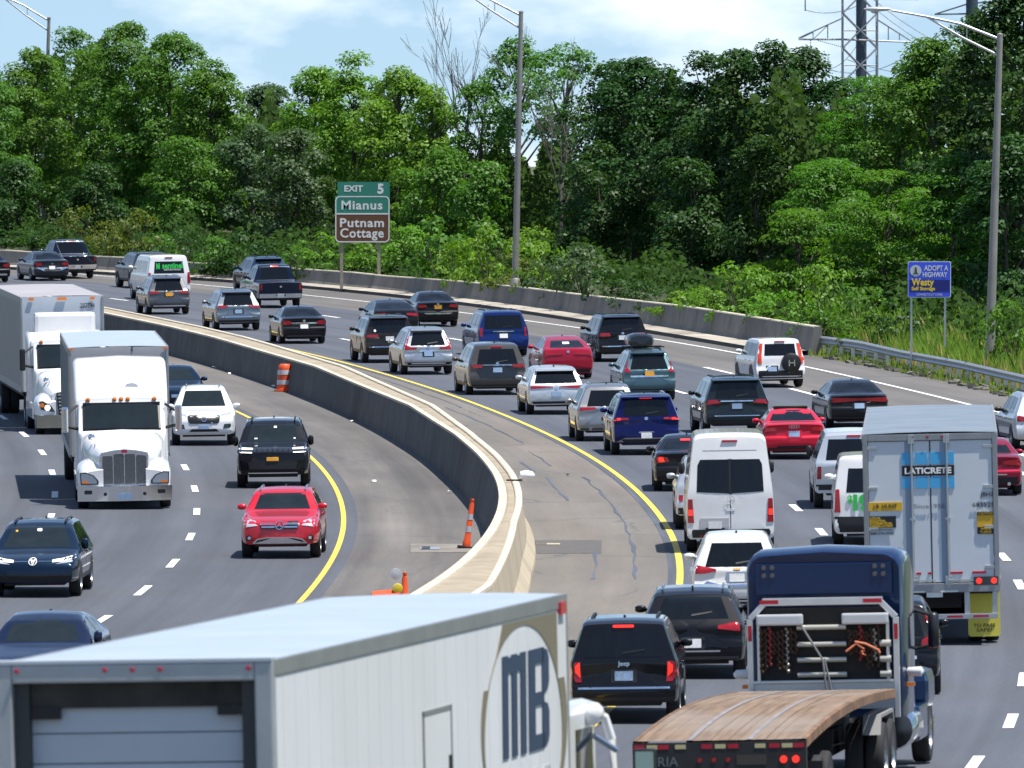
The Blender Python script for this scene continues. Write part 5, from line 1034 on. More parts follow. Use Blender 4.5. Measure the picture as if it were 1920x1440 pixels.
box(c, 'cab', WHITEP, -1.12, 1.12, .5, 2.5, .95, 2.95, bevel=.14); box(c, 'bonnet', WHITEP, -1.0, 1.0, 2.5, 4.1, .8, 1.85, bevel=.2); box(c, 'frame', DARKU, -.45, .45, -2.6, 4, .55, .95)
box(c, 'door_window', GLASS, 1.115, 1.13, 1.15, 2.15, 1.85, 2.65, bevel=.005)
for y in (-1.4,-.1,3.3): truck_wheels(c, y, 1.0, .5, y < 3)
b = MB(); b.tube([(1.08,2.2,2.85),(1.22,2.4,2.74),(1.28,2.48,2.5),(1.36,2.6,1.2),(1.15,2.5,1.05)], .05, 8); b.build('mirror_arm', WHITEP, c, smooth=50)
b = MB(); b.lathe([(.04,-.16),(.11,-.12),(.13,0),(.11,.12),(.04,.16)], (1.18,1.9,2.80), 12, 'Y'); b.build('mirror_hood', WHITEP, c, smooth=50)
b = MB(); b.b2(1.50,1.74,2.6,2.7,1.75,2.38); b.build('wing_mirror', BLACK, c, bevel=.03); box(c, 'mirror_glass', pbr('mirror_glass',(.36,.50,.45),.12,.3), 1.52, 1.72, 2.59, 2.598, 2.08, 2.35)
b = MB(); b.tube([(1.15,2.1,2.55),(1.35,2.35,2.38)], .035, 8); b.build('mirror_arm', pbr('arm_blue_grey',(.25,.32,.42),.3,.5), c)
box(c, 'step', CHROME, .95, 1.25, .9, 1.9, .35, .5, bevel=.03); box(c, 'fairing', WHITEP, 1.02, 1.2, .3, 2.4, .55, 1.0, bevel=.05)
# --- flatbed trailer and its blue tractor
FX, FD, FM = 2.93, 149.0, .122
t, fw = rig('flatbed_trailer', 'empty flatbed trailer with a weathered arched timber deck, lower right', 'trailer', FX, FD, FM, L=14.5)
WOOD = bpy.data.materials.new('deck_timber'); WOOD.use_nodes = True
_t = WOOD.node_tree; _b = _t.nodes['Principled BSDF']; _b.inputs['Roughness'].default_value = .75
_tc = _t.nodes.new('ShaderNodeTexCoord'); _mp = _t.nodes.new('ShaderNodeMapping'); _mp.inputs['Scale'].default_value = (7, .30, 1); _nz = _t.nodes.new('ShaderNodeTexNoise'); _nz.inputs['Scale'].default_value = 1.4; _nz.inputs['Detail'].default_value = 8; _nz.inputs['Roughness'].default_value = .65
_rp = _t.nodes.new('ShaderNodeValToRGB'); _rp.color_ramp.elements[0].position = .32; _rp.color_ramp.elements[0].color = (.125,.078,.046,1); _rp.color_ramp.elements[1].position = .68; _rp.color_ramp.elements[1].color = (.27,.185,.12,1)
_n2 = _t.nodes.new('ShaderNodeTexNoise'); _n2.inputs['Scale'].default_value = .45; _n2.inputs['Detail'].default_value = 5
_mi = _t.nodes.new('ShaderNodeMixRGB'); _mi.inputs[2].default_value = (.25,.205,.17,1); _r2 = _t.nodes.new('ShaderNodeMapRange'); _r2.inputs[1].default_value = .45; _r2.inputs[2].default_value = .65; _r2.inputs[4].default_value = .7
_t.links.new(_tc.outputs['Object'], _mp.inputs[0]); _t.links.new(_mp.outputs[0], _nz.inputs[0]); _t.links.new(_nz.outputs[0], _rp.inputs[0]); _t.links.new(_tc.outputs['Object'], _n2.inputs[0]); _t.links.new(_n2.outputs[0], _r2.inputs[0]); _t.links.new(_r2.outputs[0], _mi.inputs[0]); _t.links.new(_rp.outputs[0], _mi.inputs[1]); _t.links.new(_mi.outputs[0], _b.inputs['Base Color'])
FL, FW_ = 14.6, 2.44
def fz(y): return 1.33 + .16*math.sin(math.pi*min(1, max(0, y/FL))**.9) + .10*y/FL
b = MB()
for k in range(18):
    x0 = -FW_/2+.06+k*(FW_-.12)/18; x1 = x0+(FW_-.12)/18-.004; dz = rng.uniform(-.003,.003)
    b.grid([[(x0,y,fz(y)+dz),(x1,y,fz(y)+dz)] for y in stations(0, FL, 18)])
b.build('deck', WOOD, t, fixn=False)
b = MB()
for x in (-.42,.42): b.grid([[(x-.035,y,fz(y)+.006),(x+.035,y,fz(y)+.006)] for y in stations(0, FL, 18)])
b.build('nailing_strip', pbr('worn_steel', (.30,.28,.28), .55, .3, vary=.2, vscale=2), t, fixn=False)
for sd in (-1, 1):
    b = MB(); x = sd*FW_/2; xi = sd*(FW_/2-.06)
    P = []
    for y in stations(0, FL, 18): z = fz(y); P.append([(xi,y,z+.004),(x,y,z),(x,y,z-.13),(xi,y,z-.15)])
    b.grid(P); b.build('side_rail', pbr('rusty_rail', (.20,.115,.065), .8, .1, vary=.5, vscale=3), t, fixn=False)
    b = MB(); P = []
    for y in stations(.3, FL, 14): z = fz(y); P.append([(sd*.5,y,z-.02),(sd*.5,y,z-.5),(sd*.42,y,z-.5)])
    b.grid(P); b.build('main_beam', DARKU, t, fixn=False)
RB = pbr('bumper_black', (.018,.017,.017), .6, vary=.4, vscale=3)
box(t, 'rear_beam', RB, -FW_/2, FW_/2, -.06, .08, .84, 1.30)
for i, (a, c_) in enumerate(((-1.2,'r'),(-1.02,'y'),(-.86,'r'),(-.62,'y'),(-.25,'r'),(-.06,'y'),(.12,'r'),(.50,'y'),(.70,'r'),(.88,'y'),(1.04,'r'))): box(t, 'tape_strip', TAPER if c_ == 'r' else pbr('tape_yellow_white',(.55,.48,.24),.5), a, a+.15, -.066, -.06, 1.215, 1.275)
for x, m_ in ((-1.02,LIT),(-.28,TAILR),(-.08,TAILR),(.12,TAILR),(.90,LIT),(1.07,LIT)):
    b = MB(); b.lathe([(.05 if m_ is LIT else .03,-.09),(.055 if m_ is LIT else .035,-.05)], (x,0,1.05), 14, 'Y'); b.build('tail_lamp', m_, t)
text('RIA', .14, pbr('lettering_faded', (.13,.16,.16), .6), t, (-.72,-.068,1.04), w=.28)
box(t, 'name_plate', pbr('plate_dull', (.055,.045,.035), .6), .24, .66, -.066, -.06, .98, 1.12); box(t, 'rear_guard', RB, -1.15, 1.15, -.05, .05, .42, .56)
for sd in (-1, 1):
    for x in (.55, 1.1): box(t, 'guard_post', RB, sd*x-.04, sd*x+.04, 0, .08, .5, .9)
for y in (2.3, 3.6): truck_wheels(t, y, 1.08, .5)
box(t, 'rear_undercarriage', DARKU, -.6, .6, .5, 4.8, .45, 1.0)
for sd in (-1, 1): box(t, 'mudflap', BLACK, sd*1.0-.3, sd*1.0+.3, 1.5, 1.53, .2, .95)
# tractor
BLU = paint('truck_blue', (.009,.030,.095), .25)
TX, TD = FX+FM*12.0+.04, FD+12.0
c, _ = rig('truck_tractor', 'blue sleeper tractor with a chrome chain rack, coupled to the flatbed', 'truck', TX, TD, FM, L=8)
b = MB()   # sleeper and cab shell: cross-section lofted from back to front
def sec(y, w, zt, r, z0=.95):
    P = [(w,z0)]; 
    for a in (0,20,45,70,90): P.append((w-r*(1-math.cos(R(a))), zt-r+r*math.sin(R(a))))
    P.append((0, zt+.05)); full = P + [(-x,z) for x,z in P[::-1][1:]]
    return [(x,y,z) for x,z in full]
rows = [sec(3.72,1.10,3.40,.30), sec(3.70,1.17,3.46,.26), sec(3.78,1.20,3.50,.24), sec(4.6,1.21,3.55,.24), sec(5.4,1.21,3.52,.24), sec(6.0,1.19,3.35,.3), sec(6.7,1.13,2.95,.3), sec(7.25,1.08,2.75,.3), sec(7.75,1.02,1.95,.2), sec(9.2,.92,1.72,.2), sec(9.45,.88,1.5,.2)]
b.grid(rows); n = len(rows[0]); b.f.append(list(range(n))); b.mi.append(0); b.build('cab', BLU, c, smooth=42)
b = MB(); b.b2(-1.06,1.06,3.66,3.69,2.86,3.34); b.build('sleeper_rear_panel', BLU, c, bevel=.012)
for sd in (-1, 1):
    b = MB(); b.b2(sd*.86-.11,sd*.86+.11,3.655,3.662,3.11,3.33)
    for i in (0,1):
        for j in (0,1): b.m = 1; b.lathe([(.035,-.02),(.04,.0)], (sd*.86+i*.13-.065, 3.665, 3.16+j*.12), 10, 'Y')
    b.build('vent_panel', [BLU, pbr('vent_cap', (.10,.10,.10), .5)], c)
RACK = pbr('polished_aluminium', (.70,.71,.72), .3, .6, vary=.08, vscale=3)
b = MB(); y0 = 3.42
def bar(p, q, w=.055):
    d = Vector(q)-Vector(p); b.box((Vector(p)+Vector(q))/2, (w*1.6, .10, d.length), ry=math.atan2(d.x, d.z))
zr = 2.76
bar((-1.13,y0,.95),(-1.13,y0,zr-.26)); bar((1.13,y0,.95),(1.13,y0,zr-.26)); bar((-1.13,y0,zr-.26),(-.90,y0,zr-.02)); bar((1.13,y0,zr-.26),(.90,y0,zr-.02))
b.box((0,y0,zr), (1.86,.10,.115)); b.box((0,y0,1.52),(2.2,.09,.05)); b.box((0,y0+.02,1.30),(2.2,.03,.42)); bar((-1.0,y0,1.5),(-1.0,y0,zr-.3),.03); bar((1.0,y0,1.5),(1.0,y0,zr-.3),.03)
b.build('rack_frame', RACK, c, bevel=.01)
box(c, 'rack_back', pbr('rack_dark', (.016,.015,.015), .7), -1.0, 1.0, y0+.05, y0+.09, 1.5, zr-.1)
for a, b_ in ((-.92,-.68),(.68,.92)): box(c, 'tape_strip', TAPER, a-.05, b_-.0, y0-.056, y0-.05, zr-.03, zr+.03)
for sd in (-1, 1): box(c, 'tape_strip', TAPER, sd*1.13-.03, sd*1.13+.03, y0-.056, y0-.05, 2.16, 2.4)
for x in (-.66, .66): b = MB(); b.b2(x-.36,x+.36,y0-.16,y0-.02,zr-.36,zr-.19); b.build('chain_box_lid', pbr('lid_white', (.66,.68,.70), .35, .3), c, bevel=.03)
b = MB()
for z in (2.36,2.10,1.86,1.63):
    b.tube([(-.40,y0-.06,z),(.36,y0-.06,z)], .042, 10)
    if z < 2.3: b.tube([(.88,y0-.06,z),(1.05,y0-.06,z)], .055, 10)
b.build('winch_bar', pbr('bar_cream', (.62,.60,.52), .3, .5), c, smooth=50)
b = MB(); b.tube([(-.34,y0-.12,2.42),(.0,y0-.14,1.86),(.05,y0-.12,1.3)], .018, 6); b.tube([(.02,y0-.13,1.88),(.14,y0-.1,1.3)], .018, 6); b.build('air_hose', pbr('hose_grey', (.22,.22,.23), .4), c, smooth=50)
r_ = random.Random(3)
def chains(name, label, x0, x1, mats, seed):
    q = thing(name, label, 'chain', (0,0,0)); q.matrix_world = c.matrix_basis.copy(); rr = random.Random(seed)
    for k in range(9):
        x = x0+(x1-x0)*k/8; zt = 2.36-rr.random()*.1; zb = 1.65+rr.random()*.35; b = MB()
        zz = zt; i = 0
        while zz > zb:
            b.lathe([(.012,-.028),(.026,-.012),(.026,.012),(.012,.028)], (x+(.012 if i%2 else -.012), y0-.07-.012*(i%2), zz), 7, 'Z'); zz -= .05; i += 1
        b.build('chain_link_run', mats[k % len(mats)], q)
RUST = pbr('rusty_chain', (.085,.045,.028), .8, .3, vary=.4, vscale=12); STEELC = pbr('bright_chain', (.35,.33,.29), .4, .7); DRED = pbr('strap_dull_red', (.30,.03,.03), .6); ORNG = pbr('strap_orange', (.62,.19,.09), .7)
chains('tie_down_chains', 'rusty tie-down chains hanging at the left of the chrome rack', -.95, -.42, [RUST,RUST,DRED,RUST,RUST,RUST,STEELC], 4)
chains('tie_down_chains', 'rusty and bright tie-down chains hanging at the right of the chrome rack', .42, .86, [RUST,RUST,RUST,DRED,RUST,RUST,RUST,STEELC], 5)
q = thing('ratchet_strap', 'faded orange ratchet strap draped over the right-hand chains', 'strap', (0,0,0)); q.matrix_world = c.matrix_basis.copy()
b = MB()
for a in ([(.36,1.98),(.52,2.10),(.64,2.02),(.60,1.97)],[(.50,2.13),(.66,2.10),(.86,2.0),(.88,1.95)],[(.60,2.0),(.62,1.94),(.66,1.92),(.64,2.0)]): b.tube([(x,y0-.13,z) for x, z in a], .022, 6)
b.build('webbing', ORNG, q, smooth=50)
for sd in (-1, 1):
    b = MB(); b.lathe([(.30,4.3),(.33,4.34),(.33,6.0),(.30,6.04)], (sd*.98,0,.72), 18, 'Y'); b.build('fuel_tank', CHROME, c, smooth=40)
    b = MB(); b.b2(sd*1.02,sd*1.24,6.1,7.6,.45,1.0); b.build('step_fairing', BLU, c, bevel=.06)
    b = MB(); b.b2(sd*.80,sd*1.24,7.7,9.2,.85,1.5); b.build('wing', BLU, c, bevel=.18)
    b = MB(); b.lathe([(.04,-.28),(.09,-.24),(.09,.24),(.04,.28)], (sd*1.40,7.1,2.15), 10, 'Z'); b.build('wing_mirror', DALLOY, c, smooth=50)
    b = MB(); b.tube([(sd*1.0,7.15,2.5),(sd*1.34,7.1,2.4)], .03, 6); b.build('mirror_arm', BLACK, c); b = MB(); b.tube([(sd*1.0,7.15,1.85),(sd*1.34,7.1,1.9)], .03, 6); b.build('mirror_arm', BLACK, c)
    b = MB(); b.lathe([(.02,-.14),(.07,-.1),(.08,.1),(.02,.14)], (sd*1.34,4.2,1.62), 10, 'X'); b.build('side_lamp', TAPEW, c, smooth=50)
    box(c, 'marker_lamp', AMBER, sd*1.22, sd*1.34, 4.1, 4.25, 1.40, 1.46)
    b = MB(); b.prism([(.0,1.15),(2.2,1.15),(2.35,.85),(2.35,.6),(2.3,.6),(2.25,.85),(2.1,1.1),(.1,1.1),(-.1,.85),(-.15,.85)], 'YZ', sd*1.15-.25, sd*1.15+.02); b.build('mudguard', pbr('dull_steel',(.35,.35,.35),.5,.4), c)
box(c, 'frame', DARKU, -.45, .45, -.3, 9, .55, .95); box(c, 'front_bumper', CHROME, -1.2, 1.2, 9.3, 9.55, .35, .75, bevel=.04)
for y in (.45, 1.75, 8.6): truck_wheels(c, y, 1.06, .51, y < 3)
# --- lorries coming towards the camera
def oncoming(kind, Xf, Df, m, lab_t, lab_c, H, roofm, frontm, W_=2.6):
    dirv = Vector((m, 1, 0)).normalized()            # away from the camera along the road
    L = 16.1; p = Vector((Xf, Df, 0)) + dirv*L
    t, _ = rig('box_trailer', lab_t, 'trailer', p.x, p.y, m, True)
    box_trailer(t, L, W_, H, 1.15, pbr('trailer_side_ribbed_shaded', (.25,.265,.28), .35, .5, vary=.12, vscale=1.5), roofm, frontm)  # ribbed metal sides, their shade darkened into the base colour
    for sd in (-1, 1):
        b = MB()
        for k in range(26): y = .4+k*.6; b.b2(sd*1.296, sd*1.306, y, y+.05, 1.3, H-.2)
        b.build('side_ribs', pbr('rib_grey', (.32,.335,.35), .35, .5), t)
    q = Vector((Xf, Df, 0)) - dirv*(.45+6.15)        # front bumper of the tractor
    r = q + dirv*8.0
    c, _ = rig('truck_tractor', lab_c, 'truck', r.x, r.y, m, True, L=8)
    return t, c
def tractor(c, fair_top, fair_w, p):
    "conventional sleeper tractor; y runs from 0 at the frame's end to 8 at the bumper"
    WH = WHITEP
    b = MB()
    rows = [sec(1.85,1.18,fair_top-.03,.12,.7), sec(2.1,1.20,fair_top,.14,.7), sec(2.9,1.20,fair_top-.02,.16,.7), sec(3.6,1.20,fair_top-.22,.2,.7), sec(4.2,1.20,fair_top-.62,.22,.7), sec(4.62,1.19,p['ws1']+.22,.20,.7), sec(4.78,1.17,p['ws1']+.10,.16,.7), sec(4.80,1.10,p['ws1'],.10,.7), sec(5.32,1.12,p['ws0'],.08,.7), sec(5.50,1.06,p['ws0']-.06,.25,.7)]
    b.grid(rows); n = len(rows[0]); e_ = n*(len(rows)-1); b.f.append(list(range(n))); b.mi.append(0); b.f.append(list(range(e_, e_+n))); b.mi.append(0); b.build('cab', WH, c, smooth=40)
    b = MB(); w0, w1 = p['hw0'], p['hw1']
    hr = []
    for y, w, z, r in ((5.28,w0+.06,p['ws0']-.005,.30),(5.8,lerp(w0,w1,.15)+.06,lerp(p['ws0'],p['gt'],.26),.40),(6.6,lerp(w0,w1,.5)+.05,lerp(p['ws0'],p['gt'],.58),.42),(7.35,w1+.08,p['gt']+.08,.28),(7.72,w1-.02,p['gt'],.16)): hr.append(sec(y,w,z,r,.60))
    b.grid(hr); n = len(hr[0]); b.f.append(list(range(4*n,5*n))); b.mi.append(0); b.build('bonnet', WH, c, smooth=42)
    # windscreen plate lies on the slope between cab rows
    def slope(v): return 4.80+.52*(p['ws1']-v)/(p['ws1']-p['ws0'])
    b = MB(); z0, z1 = p['ws0']+.05, p['ws1']-.04; x0, x1 = .95, .93; off = .03
    b.grid([[(x*k, slope(z)+off+.06*(1-k*k)+.02, z+.012) for k in (-1,-.66,-.33,0,.33,.66,1)] for z, x in ((z0,x0),((z0+z1)/2,.94),(z1,x1))])
    b.build('windscreen', GLASSG, c, smooth=60, fixn=False)
    b = MB(); b.b2(-1.0,1.0,slope(z0)+.03,slope(z0)+.06,z0-.04,z0); b.b2(-.99,.99,slope(z1)+.02,slope(z1)+.08,z1,z1+.05)
    for sd in (-1,1): b.add([(sd*.94,slope(z0)+.05,z0),(sd*1.0,slope(z0)+.03,z0),(sd*.99,slope(z1)+.03,z1),(sd*.93,slope(z1)+.05,z1)], [(0,1,2,3)])
    b.build('windscreen_seal', BLACK, c)
    for k, x in enumerate((-.85,-.17,0,.17,.85)): b = MB(); b.lathe([(.02,.04),(.055,.02),(.06,-.02)], (x,4.80,p['ws1']+.09), 10, 'Y'); b.build('marker_lamp', AMBER, c, smooth=50)
    for sd in (-1, 1):
        box(c, 'side_window', GLASS, sd*1.165, sd*1.18, 4.1, 4.75, p['ws0']+.1, p['ws1']-.1)
        b = MB(); hr = []
        for y, w, z in ((5.4,1.10,1.02),(5.9,1.17,1.14),(6.6,1.20,1.20),(7.3,1.18,1.12),(7.72,1.14,.98),(7.84,1.10,.92)):
            hr.append([(sd*(p['hw1']-.12),y,z+.10),(sd*(w-.20),y,z+.05),(sd*(w-.05),y,z-.06),(sd*w,y,z-.20),(sd*w,y,.60)])
        b.grid(hr); b.add([hr[-1][i] for i in range(5)]+[(sd*(p['hw1']-.12),7.84,.6)], [(0,1,2,3,4,5)]); b.build('wing', WH, c, smooth=60)
        box(c, 'step_fairing', WH, sd*1.0, sd*1.2, 2.0, 5.6, .42, .95, bevel=.05)
        b = MB(); b.tube([(sd*1.12,5.0,p['ws0']+.05),(sd*1.42,5.15,p['ws0']+.12)], .045, 6); b.build('mirror_arm', BLACK, c); b = MB(); b.tube([(sd*1.12,4.9,p['ws1']-.05),(sd*1.42,5.1,p['ws1']-.25)], .03, 6); b.build('mirror_arm', BLACK, c)
        b = MB(); b.b2(sd*1.36,sd*1.54,5.05,5.2,p['ws0']-.05,p['ws0']+.62); b.build('wing_mirror', p['mirmat'], c, bevel=.05)
    box(c, 'frame', DARKU, -.45, .45, -.2, 7.6, .5, .95)
    for y in (.7, 2.0, 6.75): truck_wheels(c, y, 1.04, .51, y < 3)
    for sd in (1,):
        b = MB(); b.tube([(sd*.62,5.3,1.3),(sd*.72,6.6,1.62)], .02, 6); b.lathe([(.02,-.06),(.085,-.03),(.09,.03),(.03,.08)], (sd*.80,6.3,p['gt']+.34), 12, 'Y'); b.build('hood_mirror', CHROME, c, smooth=50)
# Peterbilt-style
t, c = oncoming('a', -10.17, 277.0, -.055, 'white box trailer with pale blue-grey roof behind the chrome-grilled white truck', 'white truck with a tall four-panel chrome-framed grille, in the middle lane', 3.98, ROOFW, pbr('trailer_front_grey', (.40,.40,.41), .5, vary=.1, vscale=1))
tractor(c, 3.72, 1.15, dict(ws0=1.92, ws1=2.62, gt=1.46, hw0=.97, hw1=.66, mirmat=CHROME))
b = MB(); b.prism([(-.60,.62),(-.60,1.44),(-.3,1.50),(0,1.53),(.3,1.50),(.60,1.44),(.60,.62),(0,.57)], 'XZ', 7.70, 7.80); b.build('grille_surround', CHROME, c, bevel=.02)
for k in range(4):
    a = -.56+k*.285; b = MB(); zt = 1.36 if k in (0,3) else 1.41; b.prism([(a,.66),(a,zt-.03),(a+.03,zt),(a+.235,zt+(.02 if k==0 else 0)),(a+.265,zt-.03),(a+.265,.64)], 'XZ', 7.795, 7.815); b.build('grille_panel', pbr('grille_steel_mesh', (.15,.155,.16), .35, .7, vary=.35, vscale=45), c)
b = MB(); b.prism(rrect(.16,.08,.035,0,1.475), 'XZ', 7.79, 7.83); b.build('emblem', pbr('emblem_red',(.42,.02,.05),.3,coat=.5), c)
b = MB(); b.grid([[(x, 8.0-.22*abs(x/1.18)**2.2, z) for x in np.linspace(-1.2,1.2,13)] for z in (.22,.26,.40,.54,.60)]); b.grid([[(x, 8.0-.22*abs(x/1.18)**2.2-k, .60) for x in np.linspace(-1.2,1.2,13)] for k in (0,.2)]); b.build('front_bumper', CHROME, c, smooth=40, fixn=False)
for sd in (-1, 1):
    b = MB(); b.prism([(sd*.66,.64),(sd*1.12,.64),(sd*1.14,.95),(sd*.98,.96),(sd*.78,.88),(sd*.66,.74)], 'XZ', 7.78, 7.875); hl_ = b.build('headlight', DLENS, c, bevel=.02)
    b = MB(); b.prism([(sd*.71,.67),(sd*1.09,.67),(sd*1.11,.92),(sd*.98,.925),(sd*.81,.86),(sd*.71,.74)], 'XZ', 7.876, 7.89); b.build('headlight_lens', pbr('lamp_glass_blue',(.34,.40,.47),.1,.4,coat=.8), hl_)
    box(c, 'indicator_lamp', AMBER, sd*.92, sd*1.08, 7.895, 7.91, .67, .73)
    b = MB(); b.prism(rrect(.20,.10,.03,sd*.93,.45), 'XZ', 7.84, 7.90); b.build('fog_lamp', BLACK, c)
    b = MB(); b.lathe([(.04,7.955),(.045,7.98)], (sd*.50,0,.40), 12, 'Y'); b.build('tow_hole', BLACK, c)
box(c, 'licence_plate', PLATEB, -.17, .17, 7.99, 8.02, .26, .42)
b = MB(); b.prism([(.17*math.cos(R(a))-.28, 3.02+.09*math.sin(R(a))) for a in range(0,360,24)], 'XZ', 4.30, 4.42); b.build('roof_emblem', pbr('emblem_white',(.66,.69,.73),.3,.2), c)
b = MB(); b.b2(.12,.125,16.13,16.135,3.85,3.97)
box(t, 'front_seam', BLACK, -.38, -.35, 16.1, 16.11, 3.84, 3.97); 
for x in (-1.22, 1.22): box(t, 'marker_lamp', AMBER, x-.05, x+.05, 16.12, 16.15, 3.90, 3.95)
# Freightliner-style
t, c = oncoming('b', -13.94, 331.7, -.10, 'long white box trailer with grey roof, far left behind the other truck', 'white aerodynamic truck with slatted grille, partly hidden by the truck ahead', 4.1, ROOFG, pbr('trailer_front_pale', (.55,.60,.66), .45, vary=.06, vscale=1))
tractor(c, 3.05, 1.15, dict(ws0=1.95, ws1=2.68, gt=1.30, hw0=.98, hw1=.72, mirmat=BLACK))
b = MB(); b.b2(-.95,.95,1.9,3.0,2.9,3.62); b.build('roof_fairing', WHITEP, c, bevel=.12)
b = MB(); b.prism([(-.50,.62),(-.58,1.28),(-.3,1.34),(.3,1.34),(.58,1.28),(.50,.62)], 'XZ', 7.70, 7.79); b.build('grille_surround', BLACK, c, bevel=.02)
for k in range(6): box(c, 'grille_slat', CHROME, -.54+.012*(5-k), .54-.012*(5-k), 7.785, 7.82, .66+k*.108, .72+k*.108)
b = MB(); b.grid([[(x, 8.0-.25*abs(x/1.18)**2.2, z) for x in np.linspace(-1.2,1.2,13)] for z in (.22,.26,.40,.54,.62)]); b.build('front_bumper', pbr('bumper_bronze',(.42,.38,.33),.2,.85), c, smooth=40, fixn=False)
for sd in (-1, 1):
    b = MB(); b.prism([(sd*.62,.70),(sd*1.06,.78),(sd*1.12,1.02),(sd*1.0,1.05),(sd*.74,.90)], 'XZ', 7.72, 7.86); b.build('headlight', DLENS, c, bevel=.02)
    b = MB(); b.lathe([(.07,7.84),(.09,7.89)], (sd*.86,0,.84), 14, 'Y'); b.build('headlight_bulb', DRL, c); b = MB(); b.lathe([(.05,7.84),(.07,7.88)], (sd*1.02,0,.92), 12, 'Y'); b.build('indicator_lamp', AMBER, c)
text('207794', .16, LBLK, t, (-.80,16.115,3.78), (math.pi/2,0,math.pi), .44)
for x in (-.95, 0, .95): box(t, 'marker_lamp', AMBER, x-(.14 if x == 0 else .07), x+(.14 if x == 0 else .07), 16.12, 16.16, 3.97, 4.05)

# ------------------------------------------------------------ vegetation
NP = np.random.default_rng(11)
def leaves(name, C, N, size, ratio=.62, fold=.12, mats=None):
    "a mesh of leaf sprays: centres C, facing N, one folded lozenge each"
    n = len(C); N = N/np.linalg.norm(N, axis=1, keepdims=True)
    t = NP.normal(size=(n,3)); t -= N*np.sum(t*N, 1, keepdims=True); t /= np.linalg.norm(t, axis=1, keepdims=True); b = np.cross(N, t)
    s = size[:,None]
    V = np.stack([C - t*s*.5, C + b*s*.5*ratio + N*s*fold, C + t*s*.5 - N*s*fold*.8, C - b*s*.5*ratio + N*s*fold], 1).reshape(-1,3)
    me = bpy.data.meshes.new(name); me.vertices.add(4*n); me.vertices.foreach_set('co', V.ravel().astype(np.float32))
    me.loops.add(4*n); me.loops.foreach_set('vertex_index', np.arange(4*n, dtype=np.int32))
    me.polygons.add(n); me.polygons.foreach_set('loop_start', np.arange(0,4*n,4,dtype=np.int32)); me.polygons.foreach_set('loop_total', np.full(n,4,dtype=np.int32))
    me.update(calc_edges=True); return me
def crown_points(rx, z0, z1, dens=1.0, rc=(.5,1.05), leaf=.20, per=150, shape='dome', flat=.72, gap=0.0, layers=False):
    H = z1-z0; lob = NP.uniform(0, 6.28, 4)
    area = 2*math.pi*rx*H*.75; rx = rx*1.08; K = max(14, int(dens*area/1.0))
    cen = []; cs = []; ns = []; sz = []
    for _ in range(K*3):
        if len(cen) >= K: break
        t = NP.uniform(0,1); th = NP.uniform(0, 6.283)
        if shape == 'dome': r = (max(0, math.sin(math.pi*min(1, (t*.93+.07))**.72)))**.55
        elif shape == 'cone': r = (1-t)**.6*min(1, t*5+.35)
        else: r = (max(0, math.sin(math.pi*(t*.86+.12))))**.7
        r *= 1 + .17*math.sin(2*th+lob[0]+4*t) + .12*math.sin(3*th+lob[1]-6*t) + .10*math.sin(9*t+lob[2])
        f = NP.uniform(.80,1.04) if NP.random() < .74 else NP.uniform(.25,.8)
        c = np.array([rx*r*f*math.cos(th), rx*r*f*math.sin(th), z0+H*t])
        if gap and NP.random() < gap*(.5+.5*math.sin(5*th+lob[3]+3*t)): continue
        cen.append(c)
    for c in cen:
        q = NP.uniform(*rc); k = int(per*(q/.75)**1.6)
        d = NP.normal(size=(k,3)); d /= np.linalg.norm(d, axis=1, keepdims=True)
        d[:,2] = np.where(d[:,2] < -.35, -d[:,2], d[:,2])
        rad = q*NP.uniform(.62,1.05,(k,1))
        P = c + d*rad*np.array([1,1,flat])
        out = np.array([c[0], c[1], (c[2]-(z0+H*.35))*.6]); out = out/(np.linalg.norm(out)+1e-6)
        n = d*.75 + out*.35 + np.array([0,0,.55]) + NP.normal(size=(k,3))*.42
        cs.append(P); ns.append(n); sz.append(leaf*NP.uniform(.45,1.4,k))
    return np.concatenate(cs), np.concatenate(ns), np.concatenate(sz), cen
BARK = pbr('bark', (.075,.062,.05), .9, vary=.35, vscale=5, bump=.5, bscale=10)
BARKG = pbr('bark_grey', (.12,.11,.10), .9, vary=.3, vscale=5)
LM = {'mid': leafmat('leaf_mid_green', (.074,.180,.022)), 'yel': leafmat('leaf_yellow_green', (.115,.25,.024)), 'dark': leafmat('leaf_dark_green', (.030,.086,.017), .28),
      'fea': leafmat('leaf_feathery_green', (.075,.19,.020), .4), 'blue': leafmat('leaf_blue_green', (.056,.108,.042), .25), 'olive': leafmat('leaf_olive', (.105,.145,.028), .35)}
def ground_at(x, y):
    s_ = outR.slope(y); return bank_z(min(y, 588), max(.3, (x-outR(y))/math.hypot(1, s_)))
